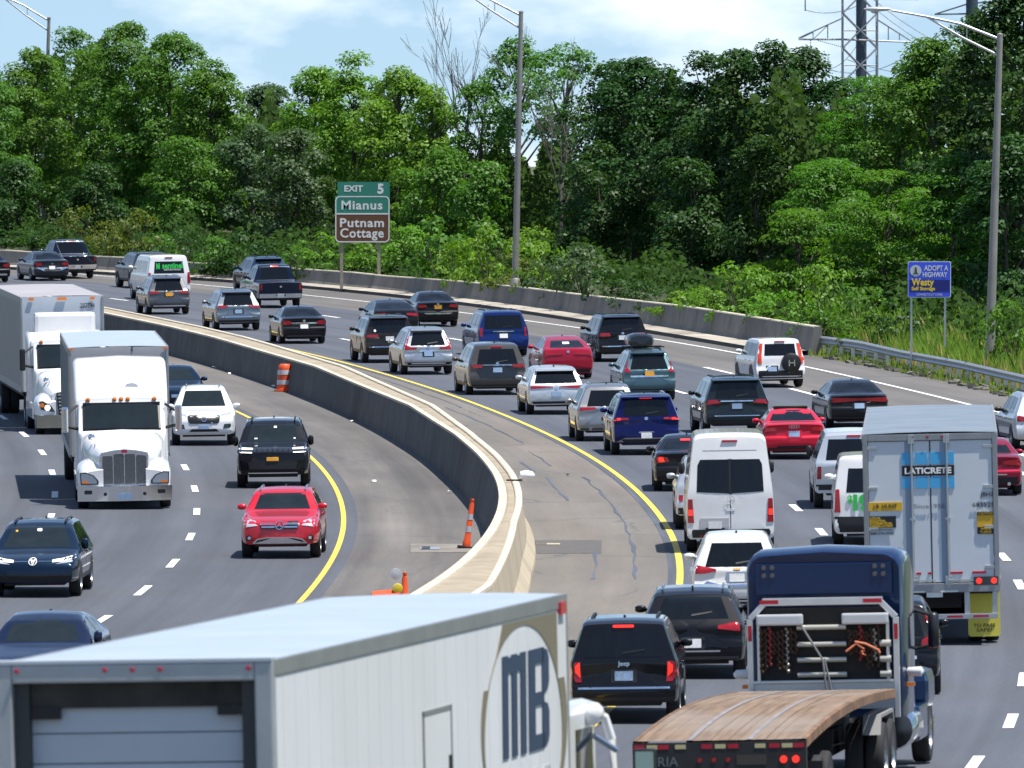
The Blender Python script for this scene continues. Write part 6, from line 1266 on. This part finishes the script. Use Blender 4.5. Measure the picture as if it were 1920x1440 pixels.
def tree(px, top, Y, hw, mat, label, name='leafy_tree', base=.16, shape='dome', group='trees behind the barrier', trunk=.2, **k):
    x = (px-960)*Y/F; g = ground_at(x, Y); ztop = zrow(top, Y); h = ztop-g; rx = hw*Y/F
    t = thing(name, label, 'tree', (x, Y, g-.1), NP.uniform(0, 6), group)
    C, N, S, cen = crown_points(rx, h*base, h-.45, shape=shape, **k)
    me = leaves('crown', C, N, S, ratio=k.get('ratio', .62) if False else (.62 if mat != 'fea' else .34)); link('crown', me, LM[mat], t)
    b = MB(); hh = h*.78
    b.tube([(0,0,-.3),(.1,.05,hh*.3),(-.1,.1,hh*.65),(0,0,hh)], [trunk,trunk*.8,trunk*.5,trunk*.15], 7)
    cc = sorted(cen, key=lambda c: NP.random())[:14]
    for c in cc:
        z_ = max(h*.12, c[2]-math.hypot(c[0],c[1])*.9-.6); z_ = min(z_, hh*.95)
        b.tube([(0,0,z_), (c[0]*.45,c[1]*.45,z_+(c[2]-z_)*.5), tuple(c)], [trunk*.34,trunk*.22,.02], 5, False)
    b.build('trunk', BARK, t, smooth=50, fixn=False); return t
TR = [ # place in the picture, top, depth, half-width, leaf, label
 (-40,112,590,95,'mid','tall green tree cut by the left picture edge, left of the left lamp post'),
 (62,86,596,78,'mid','broad green tree around the leftmost lamp post'),
 (135,50,606,92,'mid','high-crowned green tree just right of the leftmost lamp post'),
 (232,38,592,105,'mid','tallest rounded green tree of the left-hand group'),
 (318,60,588,92,'mid','rounded green tree on the right shoulder of the left-hand group'),
 (396,112,582,78,'mid','lower green tree closing the left-hand group on its right'),
 (500,150,600,85,'blue','grey-green tree in the dip of the tree line, left of the exit sign'),
 (592,124,578,72,'yel','bright green tree left above the exit sign'),
 (662,98,570,70,'yel','bright yellow-green pointed tree directly above the exit sign'),
 (748,124,566,76,'yel','bright yellow-green tree right above the exit sign'),
 (812,158,560,56,'yel','small bright tree beside the gap with the bare branches'),
 (905,142,548,62,'mid','green tree in the gap left of the middle lamp post'),
 (975,70,545,74,'mid','thin-crowned tree behind the middle lamp post'),
 (1062,74,540,66,'mid','thin-crowned green tree right of the middle lamp post'),
 (1140,116,512,78,'dark','dark maple with a bright side, left of the dark group'),
 (1190,98,508,76,'dark','dark maple with a knobbly top, second of the dark group'),
 (1254,116,500,74,'dark','dark maple in the middle of the dark group'),
 (1322,90,494,72,'dark','dark maple with a deep shadowed crown, taller of the dark group'),
 (1378,78,490,68,'dark','dark maple at the highest point of the dark group'),
 (1450,70,488,66,'dark','narrow dark tree with a spired top left of the pylon'),
 (1512,80,492,52,'dark','slim dark tree next to the pylon arm'),
 (1572,138,478,74,'dark','low dark tree in front of the pylon foot'),
 (1700,106,452,86,'mid','green tree between the pylon and the right lamp post'),
 (1752,66,446,80,'mid','green tree behind the arm of the right lamp post'),
 (1826,22,436,84,'dark','tall dark tree right beside the right lamp post'),
 (1918,-70,424,110,'dark','very tall dark tree running out of the upper right corner'),
]
for px, top, Y, hw, mt, lb in TR:
    thin = 'thin-crowned' in lb; low_ = .10 if not thin else .50
    tree(px, top, Y, hw, mt, lb, 'maple_tree' if mt == 'dark' else 'leafy_tree', base=low_, dens=.62 if thin else 1.0, gap=.5 if thin else .05, shape='dome' if top > 75 or mt == 'dark' else 'round')
for px, top, Y, hw, lb in ((1640,128,462,92,'feathery light green tree in front of the pylon'),(1560,285,444,78,'feathery bright tree leaning low beside the dark maples'),(1662,300,430,86,'feathery bright green tree above the blue roadside sign'),(1500,380,436,62,'small feathery tree above the end of the barrier'),(1790,280,424,74,'feathery dark-shaded tree behind the right lamp post')):
    tree(px, top, Y, hw, 'fea', lb, 'feathery_tree', base=.12, shape='round', rc=(.6,1.25), flat=.38, leaf=.21, per=150, trunk=.13)
for px, top, Y, hw, mt, lb in ((470,225,566,72,'blue','low grey-green tree below the dip of the tree line'),(555,232,556,64,'blue','low grey-green tree touching the left side of the exit sign'),(350,250,566,70,'mid','low green tree below the left-hand group'),(180,300,572,60,'dark','shaded low tree behind the dark pickup'),(30,300,576,60,'dark','shaded low tree behind the leftmost cars'),(820,270,536,66,'mid','low green tree between the exit sign and the middle lamp post'),(905,300,524,56,'mid','low green tree just left of the middle lamp post'),(1010,420,510,46,'yel','low leafy tree at the foot of the bare branches'),(1120,260,500,62,'dark','low dark maple filling the gap under the dark group'),(1420,250,478,64,'dark','low dark maple right of the deepest shadow'),(1300,290,482,60,'dark','low dark maple in the deepest shadow'),(1890,240,412,70,'dark','dark spreading tree at the right picture edge behind the lamp post')):
    tree(px, top, Y, hw, mt, lb, 'understorey_tree', base=.06, shape='round', trunk=.12, gap=.1, dens=.95)
# bare and dying trees
def bare(px, top, Y, label, seed, spread=.5, n0=5, g=BARKG):
    x = (px-960)*Y/F; z0 = ground_at(x, Y); h = zrow(top, Y)-z0; rr = random.Random(seed)
    t = thing('bare_tree', label, 'tree', (x, Y, z0-.1), 0, 'bare and dying trees'); tk = MB(); br = MB()
    def grow(p, d, L, r, lev, m):
        pts = [p]; rad = [r]; q = p.copy(); dd = d.copy()
        for i in range(4):
            dd = (dd + Vector((rr.uniform(-1,1),rr.uniform(-1,1),rr.uniform(-.2,.5)))*.13).normalized(); q = q+dd*L/4; pts.append(q.copy()); rad.append(max(.008, r*(1-.8*(i+1)/4)))
        m.tube(pts, rad, 5, False)
        if lev:
            for k in range(3 if lev > 1 else 4):
                i = rr.choice((1,2,3)); nd = (dd + Vector((rr.uniform(-1,1),rr.uniform(-1,1),rr.uniform(-.1,.6)))*spread*1.3).normalized(); grow(pts[i], nd, L*rr.uniform(.42,.62), rad[i]*.62, lev-1, br)
    tk.tube([(0,0,-.3),(.05,.0,h*.25),(0,.1,h*.45)], [.13,.10,.07], 7)
    for k in range(n0):
        a = 2*math.pi*k/n0; z = h*(.22+.26*k/n0); grow(Vector((0,0,z)), Vector((math.cos(a)*spread,math.sin(a)*spread,1)).normalized(), (h-z)*rr.uniform(.82,1.0), .060, 3, br)
    tk.build('trunk', g, t, smooth=50, fixn=False); br.build('branches', g, t, smooth=50, fixn=False)
bare(868,58,552,'leafless tree rising in the gap left of the middle lamp post', 3, .30)
bare(918,88,556,'smaller leafless tree next to the taller leafless one', 8, .25, 3)
bare(1050,88,520,'dying grey-branched tree right of the middle lamp post', 5, .36, 4)
bare(1092,150,516,'dying grey-branched tree leaning at the edge of the dark maples', 6, .42, 3)
# bushes along the barrier
def bush_mesh(seed, leaf=.18):
    C, N, S, _ = crown_points(1.25, .0, 1.6, dens=2.2, rc=(.28,.55), leaf=leaf, per=105, shape='round', flat=.7); return leaves('foliage', C, N, S)
BM = [bush_mesh(i, .16+.025*(i%3)) for i in range(7)]
def stems():
    b = MB()
    for k in range(6): a = k*1.05; b.tube([(0,0,-.2),(.3*math.cos(a),.3*math.sin(a),.7),(.6*math.cos(a),.6*math.sin(a),1.3)], [.03,.02,.008], 5, False)
    return b.mesh('stems', 50, 0, False)
ST = stems(); ST.materials.append(BARK)
_xb = [p[0] for p in OUT_PTS]
DBX = [(-60,566),(0,563),(181,551),(360,535),(500,525),(640,517),(857,497),(1000,480),(1233,447),(1400,425),(1520,409),(1650,396),(1850,373),(1960,362)]
def dbar(px): return float(np.interp(px, [p[0] for p in DBX], [p[1] for p in DBX]))
n_b = 0
def bush(px, top, dY, hw, mt, label, name='bush'):
    global n_b
    if px < 620: dY += 2.5; hw *= .72
    if px > 1060: dY += 1.2
    Y = dbar(px)+dY; x = (px-960)*Y/F; g = ground_at(x, Y); h = max(.6, zrow(top, Y)-g); rx = hw*Y/F
    t = thing(name, label, 'bush', (x,Y,g-.1), n_b*1.7, 'bushes along the barrier'); n_b += 1
    me = BM[n_b % len(BM)].copy(); link('foliage', me, LM[mt], t, scale=(rx/.95, rx/.95, h/1.85)); link('stems', ST, None, t, scale=(rx/.95, rx/.95, h/1.85))
BU = [(20,430,4,46,'dark','shaded bush at the far left behind the first cars'),(95,420,5,40,'dark','shaded bush left of the dark pickup'),(150,380,6,42,'olive','sunny bush right above the dark pickup'),(205,410,4,40,'olive','pale olive bush right of the dark pickup'),(255,385,6,46,'olive','olive bush left above the lettered white van'),(300,430,4,40,'mid','green bush over the roof of the lettered white van'),(345,415,5,42,'dark','dark bush right of the lettered white van'),(400,440,4,44,'mid','green bush between the white van and the navy pickup'),(450,430,5,44,'dark','dark bush behind the dark blue SUV'),(505,440,4,42,'dark','dark bush over the roof of the navy pickup'),(555,455,3.5,42,'mid','green bush right of the navy pickup'),(600,430,9,44,'yel','bright bush left of the exit sign posts'),(660,470,8,38,'yel','low bright bush between the exit sign posts'),(720,400,12,46,'yel','bright bush right of the exit sign'),(770,420,12,44,'yel','bright bush, second right of the exit sign'),(820,400,5,46,'mid','green bush midway between exit sign and middle lamp post'),(865,440,4,42,'yel','bright bush left of the middle lamp post'),(915,420,5,44,'yel','tall bright bush beside the middle lamp post'),(960,470,4,36,'olive','low olive bush behind the foot of the middle lamp post'),(1005,440,4,42,'yel','bright bush just right of the middle lamp post'),(1050,470,4,40,'blue','grey-green bush, second right of the middle lamp post'),(1095,455,4,44,'blue','grey-green bush spreading under the dark maples'),(1145,500,3,40,'dark','dark bush under the maples, left'),(1195,520,3,38,'dark','dark bush under the maples, middle'),(1240,535,3,36,'dark','dark low bush under the maples, right'),(1275,540,2.5,34,'yel','bright low bush where the barrier comes out of the shade'),(1320,530,3,36,'yel','bright low bush left of the mounded bush'),(1385,478,4,50,'yel','mounded bright bush over the barrier'),(1440,545,3,36,'yel','bright low bush right of the mounded bush'),(1490,540,4,40,'yel','bright bush near the end of the barrier'),(1540,575,4,36,'mid','green bush over the end of the barrier'),(1590,590,4,34,'mid','green bush right behind the end of the barrier'),(1640,575,6,38,'mid','dark green bush left of the blue sign'),(1545,480,8,46,'yel','bright tall bush behind the end of the barrier'),(1610,520,9,44,'mid','green tall bush left behind the blue sign'),(1895,560,8,40,'mid','green bush right of the right lamp post'),(1680,560,9,36,'dark','shaded bush behind the left post of the blue sign')]
for a in BU: bush(*a)
# undergrowth: the dark leafy mass nobody could count
n = 34000; px = NP.uniform(-120, 2060, n); Yb = np.array([dbar(p) for p in px]); dY = NP.uniform(5, 34, n)+9*(px > 1560)+16*((px > 1070) & (px < 1255)); Y = Yb+dY; X = (px-960)*Y/F
Z = np.array([ground_at(float(x), float(y)) for x, y in zip(X, Y)]) + NP.uniform(0, 1, n)**1.4*np.clip(.3+dY*.045, .4, 1.5)*np.clip(.75+.7*np.sin(X*.9+dY*.2)*np.sin(X*.37+1.3)+.3*np.sin(X*2.1), .25, 1.7)
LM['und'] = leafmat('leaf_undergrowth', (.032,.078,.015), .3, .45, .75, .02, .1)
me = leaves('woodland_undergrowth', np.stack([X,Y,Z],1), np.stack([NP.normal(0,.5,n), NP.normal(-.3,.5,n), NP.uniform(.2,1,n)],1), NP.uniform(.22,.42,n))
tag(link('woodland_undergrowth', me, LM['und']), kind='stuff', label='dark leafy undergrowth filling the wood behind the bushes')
# the wood goes on behind: one mass of foliage, lower than the front trees
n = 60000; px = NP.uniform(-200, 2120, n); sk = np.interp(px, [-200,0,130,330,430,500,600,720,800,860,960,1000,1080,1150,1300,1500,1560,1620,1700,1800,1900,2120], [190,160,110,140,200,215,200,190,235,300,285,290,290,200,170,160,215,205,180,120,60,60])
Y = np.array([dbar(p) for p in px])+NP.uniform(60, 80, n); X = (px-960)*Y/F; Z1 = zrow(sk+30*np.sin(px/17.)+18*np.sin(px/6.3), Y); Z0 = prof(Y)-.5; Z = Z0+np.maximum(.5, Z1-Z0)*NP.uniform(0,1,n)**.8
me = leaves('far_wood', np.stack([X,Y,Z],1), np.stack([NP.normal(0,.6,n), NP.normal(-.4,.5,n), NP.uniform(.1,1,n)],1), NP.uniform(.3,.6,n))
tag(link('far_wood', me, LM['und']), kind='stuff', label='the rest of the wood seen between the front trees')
# unseen leaf cards added beside and behind the camera, darkening reflections in paint and glass
n = 9000; side = NP.random(n); X = np.where(side < .4, NP.uniform(-95,-70,n), np.where(side < .65, NP.uniform(42,75,n), NP.uniform(-160,160,n))); Y = np.where(side < .65, NP.uniform(-120, 330, n), NP.uniform(-170,-110,n)); Y = np.where((side < .4), NP.uniform(-120, 560, n), Y)
Z = prof(Y)+NP.uniform(0,1,n)**.9*(17+4*np.sin(X/7.)+3*np.sin(Y/11.))
me = leaves('unseen_reflection_wood', np.stack([X,Y,Z],1), NP.normal(size=(n,3))+np.array([0,0,.3]), NP.uniform(2.2,4.2,n))
tag(link('unseen_reflection_wood', me, LM['mid']), kind='stuff', label='woods on the near sides of the motorway')
# tall grass on the right
def grass(name, n, dd, oo, hh, mat, label, seed):
    r = np.random.default_rng(seed); d = r.uniform(*dd, n); o = r.uniform(*oo, n)
    V = []; 
    P = np.array([bank_pt(float(a), float(b)) for a, b in zip(d, o)])
    h = r.uniform(*hh, n)*(.55+.45*np.sin(d*.9+o*1.7)**2); w = r.uniform(.018,.05,n); th = r.uniform(0, 3.14, n); lx = r.normal(0,.22,n)*h; ly = r.normal(0,.22,n)*h
    dx, dy = np.cos(th)*w, np.sin(th)*w
    z0 = np.zeros(n)
    A = np.stack([P[:,0]-dx, P[:,1]-dy, P[:,2]-.05],1); B = np.stack([P[:,0]+dx, P[:,1]+dy, P[:,2]-.05],1)
    C = np.stack([P[:,0]+lx*.45+dx*.7, P[:,1]+ly*.45+dy*.7, P[:,2]+h*.6],1); D = np.stack([P[:,0]+lx, P[:,1]+ly, P[:,2]+h],1)
    V = np.stack([A,B,C,D],1).reshape(-1,3)
    me = bpy.data.meshes.new(name); me.vertices.add(4*n); me.vertices.foreach_set('co', V.ravel().astype(np.float32)); me.loops.add(4*n); me.loops.foreach_set('vertex_index', np.arange(4*n,dtype=np.int32))
    me.polygons.add(n); me.polygons.foreach_set('loop_start', np.arange(0,4*n,4,dtype=np.int32)); me.polygons.foreach_set('loop_total', np.full(n,4,dtype=np.int32)); me.update(calc_edges=True)
    tag(link(name, me, mat), kind='stuff', label=label)
GRS = leafmat('grass_green', (.20,.32,.05), .5, .3, .6, .02); GRY = leafmat('grass_straw', (.46,.36,.16), .4, .35, .7, .02)
grass('tall_grass', 42000, (345,414), (1.3,10), (.35,1.05), GRS, 'tall yellow-green grass on the bank right of the guard rail', 1)
grass('dry_grass', 4200, (345,412), (.9,7), (.35,1.0), GRY, 'dry straw-coloured grass beside the guard rail', 2)
grass('verge_weeds', 1300, (346,408), (-.4,.6), (.12,.4), GRS, 'weeds growing along the pavement edge under the guard rail', 3)
# ------------------------------------------------------------ lamp posts, signs, pylon
def lamp_post(px0, y0, px1, y1, Y, label, arm_px, arm_y, onwall=False, r0=.165, r1=.09):
    a = atY(px0, y0, Y); b_ = atY(px1, y1, Y); a.z = a.z if onwall else ground_at(a.x, Y)
    t = thing('lamp_post', label, 'street lamp', a, 0, 'street lamps on the right of the road'); d = b_-a
    b = MB(); b.tube([(0,0,-.1), tuple(d*.5), tuple(d)], [r0,(r0+r1)/2,r1], 14); b.build('pole', POLE, t, smooth=50)
    b = MB(); b.box((0,0,.06), (.5,.5,.12)); b.lathe([(.24,.10),(.21,.3),(.17,.36)], (0,0,0), 14, 'Z'); b.build('base', POLE, t, smooth=40)
    b = MB(); b.lathe([(.11,-.02),(.11,.04),(.03,.08)], tuple(d), 12, 'Z'); b.build('pole_cap', POLE, t, smooth=50)
    e = atY(arm_px, arm_y, Y)-a; s_ = e-d
    up = d+Vector((0,0,-.15)); lo = d+Vector((0,0,-.75)); j = d+s_*.62+Vector((0,0,-.02+.12))
    b = MB(); b.tube([tuple(up), tuple(d+s_*.33+Vector((0,0,.10))), tuple(j), tuple(e+Vector((.35,0,-.02)))], [.055,.05,.045,.04], 8); b.build('upper_arm', GALV, t, smooth=50)
    b = MB(); b.tube([tuple(lo), tuple(lo.lerp(j, .5)+Vector((0,0,-.06))), tuple(j)], [.05,.045,.04], 8); b.build('lower_arm', GALV, t, smooth=50)
    m_ = up.lerp(j, .45); b = MB(); b.tube([tuple(m_+Vector((0,0,.08))), tuple(m_+Vector((0,0,-.42)))], .02, 6); b.build('arm_strut', GALV, t)
    b = MB()
    for yy, k in ((0,.2),(.1,.75),(.35,1),(.7,.9),(.95,.4)): pass
    b.grid([[(e.x+.35-yy, e.y+k*.16*math.cos(q), e.z+.02+k*.085*math.sin(q)) for q in np.linspace(0,2*math.pi,13)] for yy, k in ((0,.3),(.12,.7),(.4,1),(.75,.95),(.95,.35),(.98,.02))]); b.build('lamp_head', pbr('lamp_head_grey',(.55,.57,.58),.35,.3), t, smooth=60)
    b = MB(); b.lathe([(.13,0),(.11,-.06),(.04,-.10)], (e.x-.25,e.y,e.z-.04), 12, 'Z'); b.build('lamp_lens', LENS, t, smooth=60)
lamp_post(1855,655,1875,66,381,'near tall lamp post standing in the grass, its lamp head in the picture', 1652,18, r0=.18, r1=.105)
lamp_post(966,536,977,23,484.5,'tall lamp post on top of the barrier in the middle of the picture', 800,-38, True, r0=.17, r1=.10)
lamp_post(79,450,92,34,606,'farthest lamp post half sunk in the trees at the left', -55,-30)
def sign(name, label, px0, px1, ytop, ybot, Y, ground_drop, posts, postm, pr):
    a = atY((px0+px1)/2, ybot, Y); w = (px1-px0)*Y/F; h = (ybot-ytop)*Y/F; g = ground_at(a.x, Y)
    t = thing(name, label, 'road sign', (a.x, Y, g), 0); zb = a.z-g
    for x in posts: b = MB(); b.b2(w*x-pr, w*x+pr, .05, .05+2*pr, -.2, zb+h*.9); b.build('post', postm, t)
    return t, w, h, zb
EXG = pbr('sign_green', (.028,.215,.150), .45); EXB = pbr('sign_brown', (.125,.052,.020), .45); SGW = pbr('sign_white', (.72,.73,.72), .45); SALU = pbr('sign_back', (.4,.4,.4), .5, .4)
t, w, h, zb = sign('exit_sign', 'green and brown exit sign reading EXIT 5 Mianus Putnam Cottage', 628, 731, 367, 455, 514.5, 0, (-.38,.30), pbr('wood_post', (.30,.265,.22), .85, vary=.2, vscale=4), .075)
def plate(t, nm, mat, w, h, x, z, r, y0, y1): b = MB(); b.prism(rrect(w,h,r,x,z), 'XZ', y0, y1); return b.build(nm, mat, t)
hg = h*.385
box(t, 'sign_back', SALU, -w/2+.01, w/2-.01, .01, .05, zb+.01, zb+h-.01)
b = MB(); b.b2(-w/2,w/2,-.01,.01,zb+h-hg,zb+h); b.build('green_panel', EXG, t); b = MB(); b.b2(-w/2,w/2,-.01,.01,zb,zb+h-hg-.001); b.build('brown_panel', EXB, t)
b = MB(); o_ = rrect(w-.03,h-.03,.22,0,zb+h/2,6); i_ = rrect(w-.14,h-.14,.17,0,zb+h/2,6); n_ = len(o_)
b.add([(x,-.016,z) for x,z in o_]+[(x,-.016,z) for x,z in i_], [(i,(i+1)%n_,n_+(i+1)%n_,n_+i) for i in range(n_)]); b.b2(-w/2+.06,w/2-.06,-.016,-.0145,zb+h-hg-.035,zb+h-hg+.035); b.build('border', SGW, t)
tw = (731-633)*514.5/F; th_ = (367-341)*514.5/F
b = MB(); b.b2(w/2-tw,w/2,-.01,.02,zb+h+.004,zb+h+th_); b.build('exit_tab', EXG, t)
text('EXIT', .30, SGW, t, (-.42,-.014,zb+h+th_*.52), w=.90, bold=.012); text('5', .46, SGW, t, (w/2-.45,-.014,zb+h+th_*.5), w=.30, bold=.03)
text('Mianus', .43, SGW, t, (-.02,-.014,zb+h-hg*.52), w=1.98, bold=.014, space=1.1); text('Putnam', .43, SGW, t, (-.02,-.014,zb+h-hg-.43), w=2.12, bold=.014, space=1.1); text('Cottage', .45, SGW, t, (-.02,-.014,zb+.40), w=2.10, bold=.014, space=1.1)
t, w, h, zb = sign('adopt_highway_sign', 'blue sign reading ADOPT A HIGHWAY on two thin posts in the grass', 1702, 1783, 490, 558, 389, 0, (-.42,.36), GALV, .035)
t.rotation_euler = (0, 0, R(-6)); SB = pbr('sign_blue', (.055,.11,.80), .4); SB2 = pbr('sign_deep_blue', (.012,.018,.20), .4); SYL = pbr('sign_yellow', (.85,.62,.06), .45)
plate(t, 'sign_rim', SGW, w, h, 0, zb+h/2, .07, 0, .03); plate(t, 'blue_panel', SB, w-.05, h-.05, 0, zb+h/2, .06, -.008, 0)
box(t, 'sponsor_panel', SB2, -w/2+.07, w/2-.05, -.014, -.008, zb+h*.16, zb+h*.49)
text('ADOPT A', .19, SGW, t, (.25,-.014,zb+h*.815), w=.88, bold=.006); text('HIGHWAY', .19, SGW, t, (.21,-.014,zb+h*.635), w=.90, bold=.006)
text('Westy', .26, SYL, t, (-.24,-.02,zb+h*.40), w=.82, bold=.012); text('Self Storage', .13, SYL, t, (-.22,-.02,zb+h*.235), w=.86, bold=.006); text('CONNECTICUT CARES', .085, SGW, t, (0,-.014,zb+h*.085), w=.95)
b = MB(); b.prism([(-w*.315+.21*math.cos(R(a)), zb+h*.74+.21*math.sin(R(a))) for a in range(0,360,18)], 'XZ', -.016, -.008); b.build('emblem_disc', pbr('emblem_grey',(.55,.60,.60),.5), t)
b = MB(); b.prism([(-w*.315-.12,zb+h*.74-.12),(-w*.315+.12,zb+h*.74-.12),(-w*.315+.05,zb+h*.74-.06),(-w*.315+.035,zb+h*.74+.10),(-w*.315,zb+h*.74+.15),(-w*.315-.035,zb+h*.74+.10),(-w*.315-.05,zb+h*.74-.06)], 'XZ', -.022, -.016); b.build('emblem_lighthouse', pbr('emblem_dark',(.06,.08,.10),.5), t)
# pylon and second pole, far behind the trees
PYS = pbr('pylon_steel', (.36,.38,.42), .5, .4, vary=.1, vscale=.6); PYD = pbr('pole_slate', (.055,.075,.105), .55, .2, vary=.1, vscale=.5)
YP = 800.; xc = (1612-960)*YP/F; zt = lambda y: zrow(y, YP)
t = thing('lattice_pylon', 'tall steel lattice power pylon rising behind the trees', 'pylon', (xc, YP, 0))
b = MB(); hw_ = 1.28
for sx in (-1,1):
    for sy in (-1,1): b.tube([(sx*(hw_+.5),sy*(hw_+.5),7),(sx*hw_,sy*hw_,14),(sx*hw_,sy*hw_,36)], .075, 6)
z = 11.0
while z < 33:
    for sy in (-1,1):
        b.tube([(-hw_,sy*hw_,z),(hw_,sy*hw_,z+2.6)], .05, 5); b.tube([(hw_,sy*hw_,z),(-hw_,sy*hw_,z+2.6)], .05, 5); b.tube([(-hw_,sy*hw_,z+1.3),(hw_,sy*hw_,z+1.3)], .03, 5)
        b.tube([(sy*hw_,-hw_,z),(sy*hw_,hw_,z+2.6)], .045, 5); b.tube([(sy*hw_,hw_,z),(sy*hw_,-hw_,z+2.6)], .045, 5)
    z += 2.6
b.build('tower', PYS, t, fixn=False)
b = MB(); b.tube([(.1,0,7),(.1,0,36)], [.44,.36], 16); b.build('inner_pole', PYD, t, smooth=50)
b = MB(); za = zt(74); xl, xr_ = (1497-1612)*YP/F, (1707-1612)*YP/F
for y_ in (-.5,.5):
    b.tube([(xl,0,za),(-hw_,y_,za),(hw_,y_,za-.1),(xr_,0,za-.2)], .075, 6); b.tube([(xl,0,za+.1),(-hw_,y_,za+1.6)], .05, 5); b.tube([(xr_,0,za-.1),(hw_,y_,za+1.5)], .05, 5)
    for k in (.33,.66): b.tube([(lerp(xl,-hw_,k),y_*k,za),(lerp(xl,-hw_,k),y_*k,za+1.6*k)], .035, 5); b.tube([(lerp(xr_,hw_,k),y_*k,za-.15),(lerp(xr_,hw_,k),y_*k,za+1.5*k)], .035, 5); b.tube([(lerp(xl,-hw_,k-.33),0,za),(lerp(xl,-hw_,k),y_*k,za+1.6*k)], .03, 5)
for k in (0,1): b.tube([(-4.6,0,za+3.1+k*.05),(4.4,0,za+3.0)], .06, 6)
b.build('cross_arm', PYS, t, fixn=False)
b = MB()
for x, L, dx in ((xl+.9,1.6,0),(xl+1.5,1.6,1.5),(-4.1,.9,0)):
    z_ = za if x != -4.1 else za+3.1
    for k in range(14): b.lathe([(.02,-.03),(.075,0),(.02,.03)], (x+dx*k/14*1.4,0,z_-.1-L*k/14*(1 if dx == 0 else .35)), 8, 'Z')
b.build('insulators', PYD, t)
b = MB()
def wire(p, q, sag, r=.022):
    P = [Vector(p).lerp(Vector(q), k/12) + Vector((0,0,-sag*4*(k/12)*(1-k/12))) for k in range(13)]; b.tube([tuple(v) for v in P], r, 4, False)
wire((xl+.9,0,za-1.7),(xl+4.2,-3,za-.6),1.0); wire((xl+.9,0,za-1.7),(4.0,0,za-.9),1.2); wire((-1,0,za-1.5),(8,6,za-2.6),.5); wire((1,0,za+3),(8.0,0,za-1.2),.4); wire((1,0,za+2.4),(9,0,za-2.2),.5); wire((-4.1,0,za+2.2),(0,0,za+2.6),.4)
b.build('power_line', pbr('cable', (.12,.12,.13), .5), t, fixn=False)
x2 = (1822-960)*YP/F
t = thing('power_pole', 'slate steel power pole showing above the trees right of the pylon', 'pole', (x2, YP, 0))
b = MB(); b.tube([(0,0,7),(0,0,36)], [.50,.42], 16); b.build('pole', PYD, t, smooth=50)
b = MB(); b.tube([(-2.8,0,zt(27)),(0,0,zt(26))], .07, 6); b.tube([(-2.8,0,zt(27)),(0,0,zt(5))], .06, 6); b.tube([(0,0,zt(6)),(2.5,0,zt(2))], .07, 6); b.build('cross_arm', PYD, t, fixn=False)
# ------------------------------------------------------------ traffic drums and delineators
ORG = pbr('traffic_orange', (.80,.095,.018), .5, vary=.06, vscale=4); REFL = pbr('reflective_white', (.62,.63,.66), .35, vary=.06, vscale=5)
p = at(534, 734); t = thing('traffic_drum', 'upright orange and white striped traffic drum against the dark median wall', 'traffic drum', p)
def band(z0, z1, r0, r1, nm, mat): b = MB(); b.lathe([(r0,z0),(r1,z1)], (0,0,0), 24, 'Z', False); b.build(nm, mat, t, smooth=50)
b = MB(); b.lathe([(.29,.0),(.29,.1),(.275,.11),(.265,.34),(.255,.35),(.245,.58),(.235,.59),(.225,.80),(.20,.90),(.16,.945),(.05,.95)], (0,0,0), 24, 'Z'); b.build('body', ORG, t, smooth=30)
band(.24,.40,.274,.266,'white_band',REFL); band(.58,.74,.252,.243,'white_band',REFL)
b = MB(); b.lathe([(.37,-.0),(.37,.05),(.30,.06)], (0,0,0), 22, 'Z'); b.build('base_ring', ORG, t, smooth=30)
def delineator(px, py, lean, label, hgt=1.15, bands=True):
    global t
    p = at(px, py); t = thing('delineator_cone', label, 'traffic cone', p); t.rotation_euler = (0, lean, 0)
    b = MB(); b.lathe([(.10,.05),(.095,.16),(.075,.20),(.055,hgt-.12),(.035,hgt-.06),(.045,hgt-.05),(.045,hgt),(.01,hgt+.01)], (0,0,0), 16, 'Z'); b.build('body', ORG, t, smooth=40)
    if bands: band(hgt*.33,hgt*.45,.074,.070,'white_band',REFL), band(hgt*.58,hgt*.70,.067,.063,'white_band',REFL)
    b = MB(); b.b2(-.21,.21,-.21,.21,0,.05); f_ = b.build('rubber_foot', BLACK, t, bevel=.015)
    return t
delineator(874, 1028, .13, 'slim orange delineator cone leaning against the median barrier')
t2 = delineator(758, 1131, .02, 'orange delineator post showing above the MB trailer roof', .64, False)
p = at(733, 1136); t = thing('toppled_drum', 'toppled orange drum with a yellow warning lamp, half hidden by the MB trailer', 'traffic drum', p)
b = MB(); b.lathe([(.05,-.36),(.13,-.34),(.16,-.1),(.17,.12),(.19,.22),(.20,.24)], (-.05,0,.17), 18, 'X'); b.build('body', ORG, t, smooth=40)
b = MB(); b.lathe([(.04,-.05),(.10,-.04),(.11,.04),(.04,.05)], (.14,-.1,.36), 16, 'Y'); b.build('lamp_lens', pbr('warning_yellow',(.85,.66,.04),.3,coat=.5), t, smooth=40)
b = MB(); b.lathe([(.02,-.04),(.12,-.03),(.12,.03),(.02,.04)], (.10,.05,.66), 14, 'Y'); b.build('reflector', REFL, t, smooth=40)
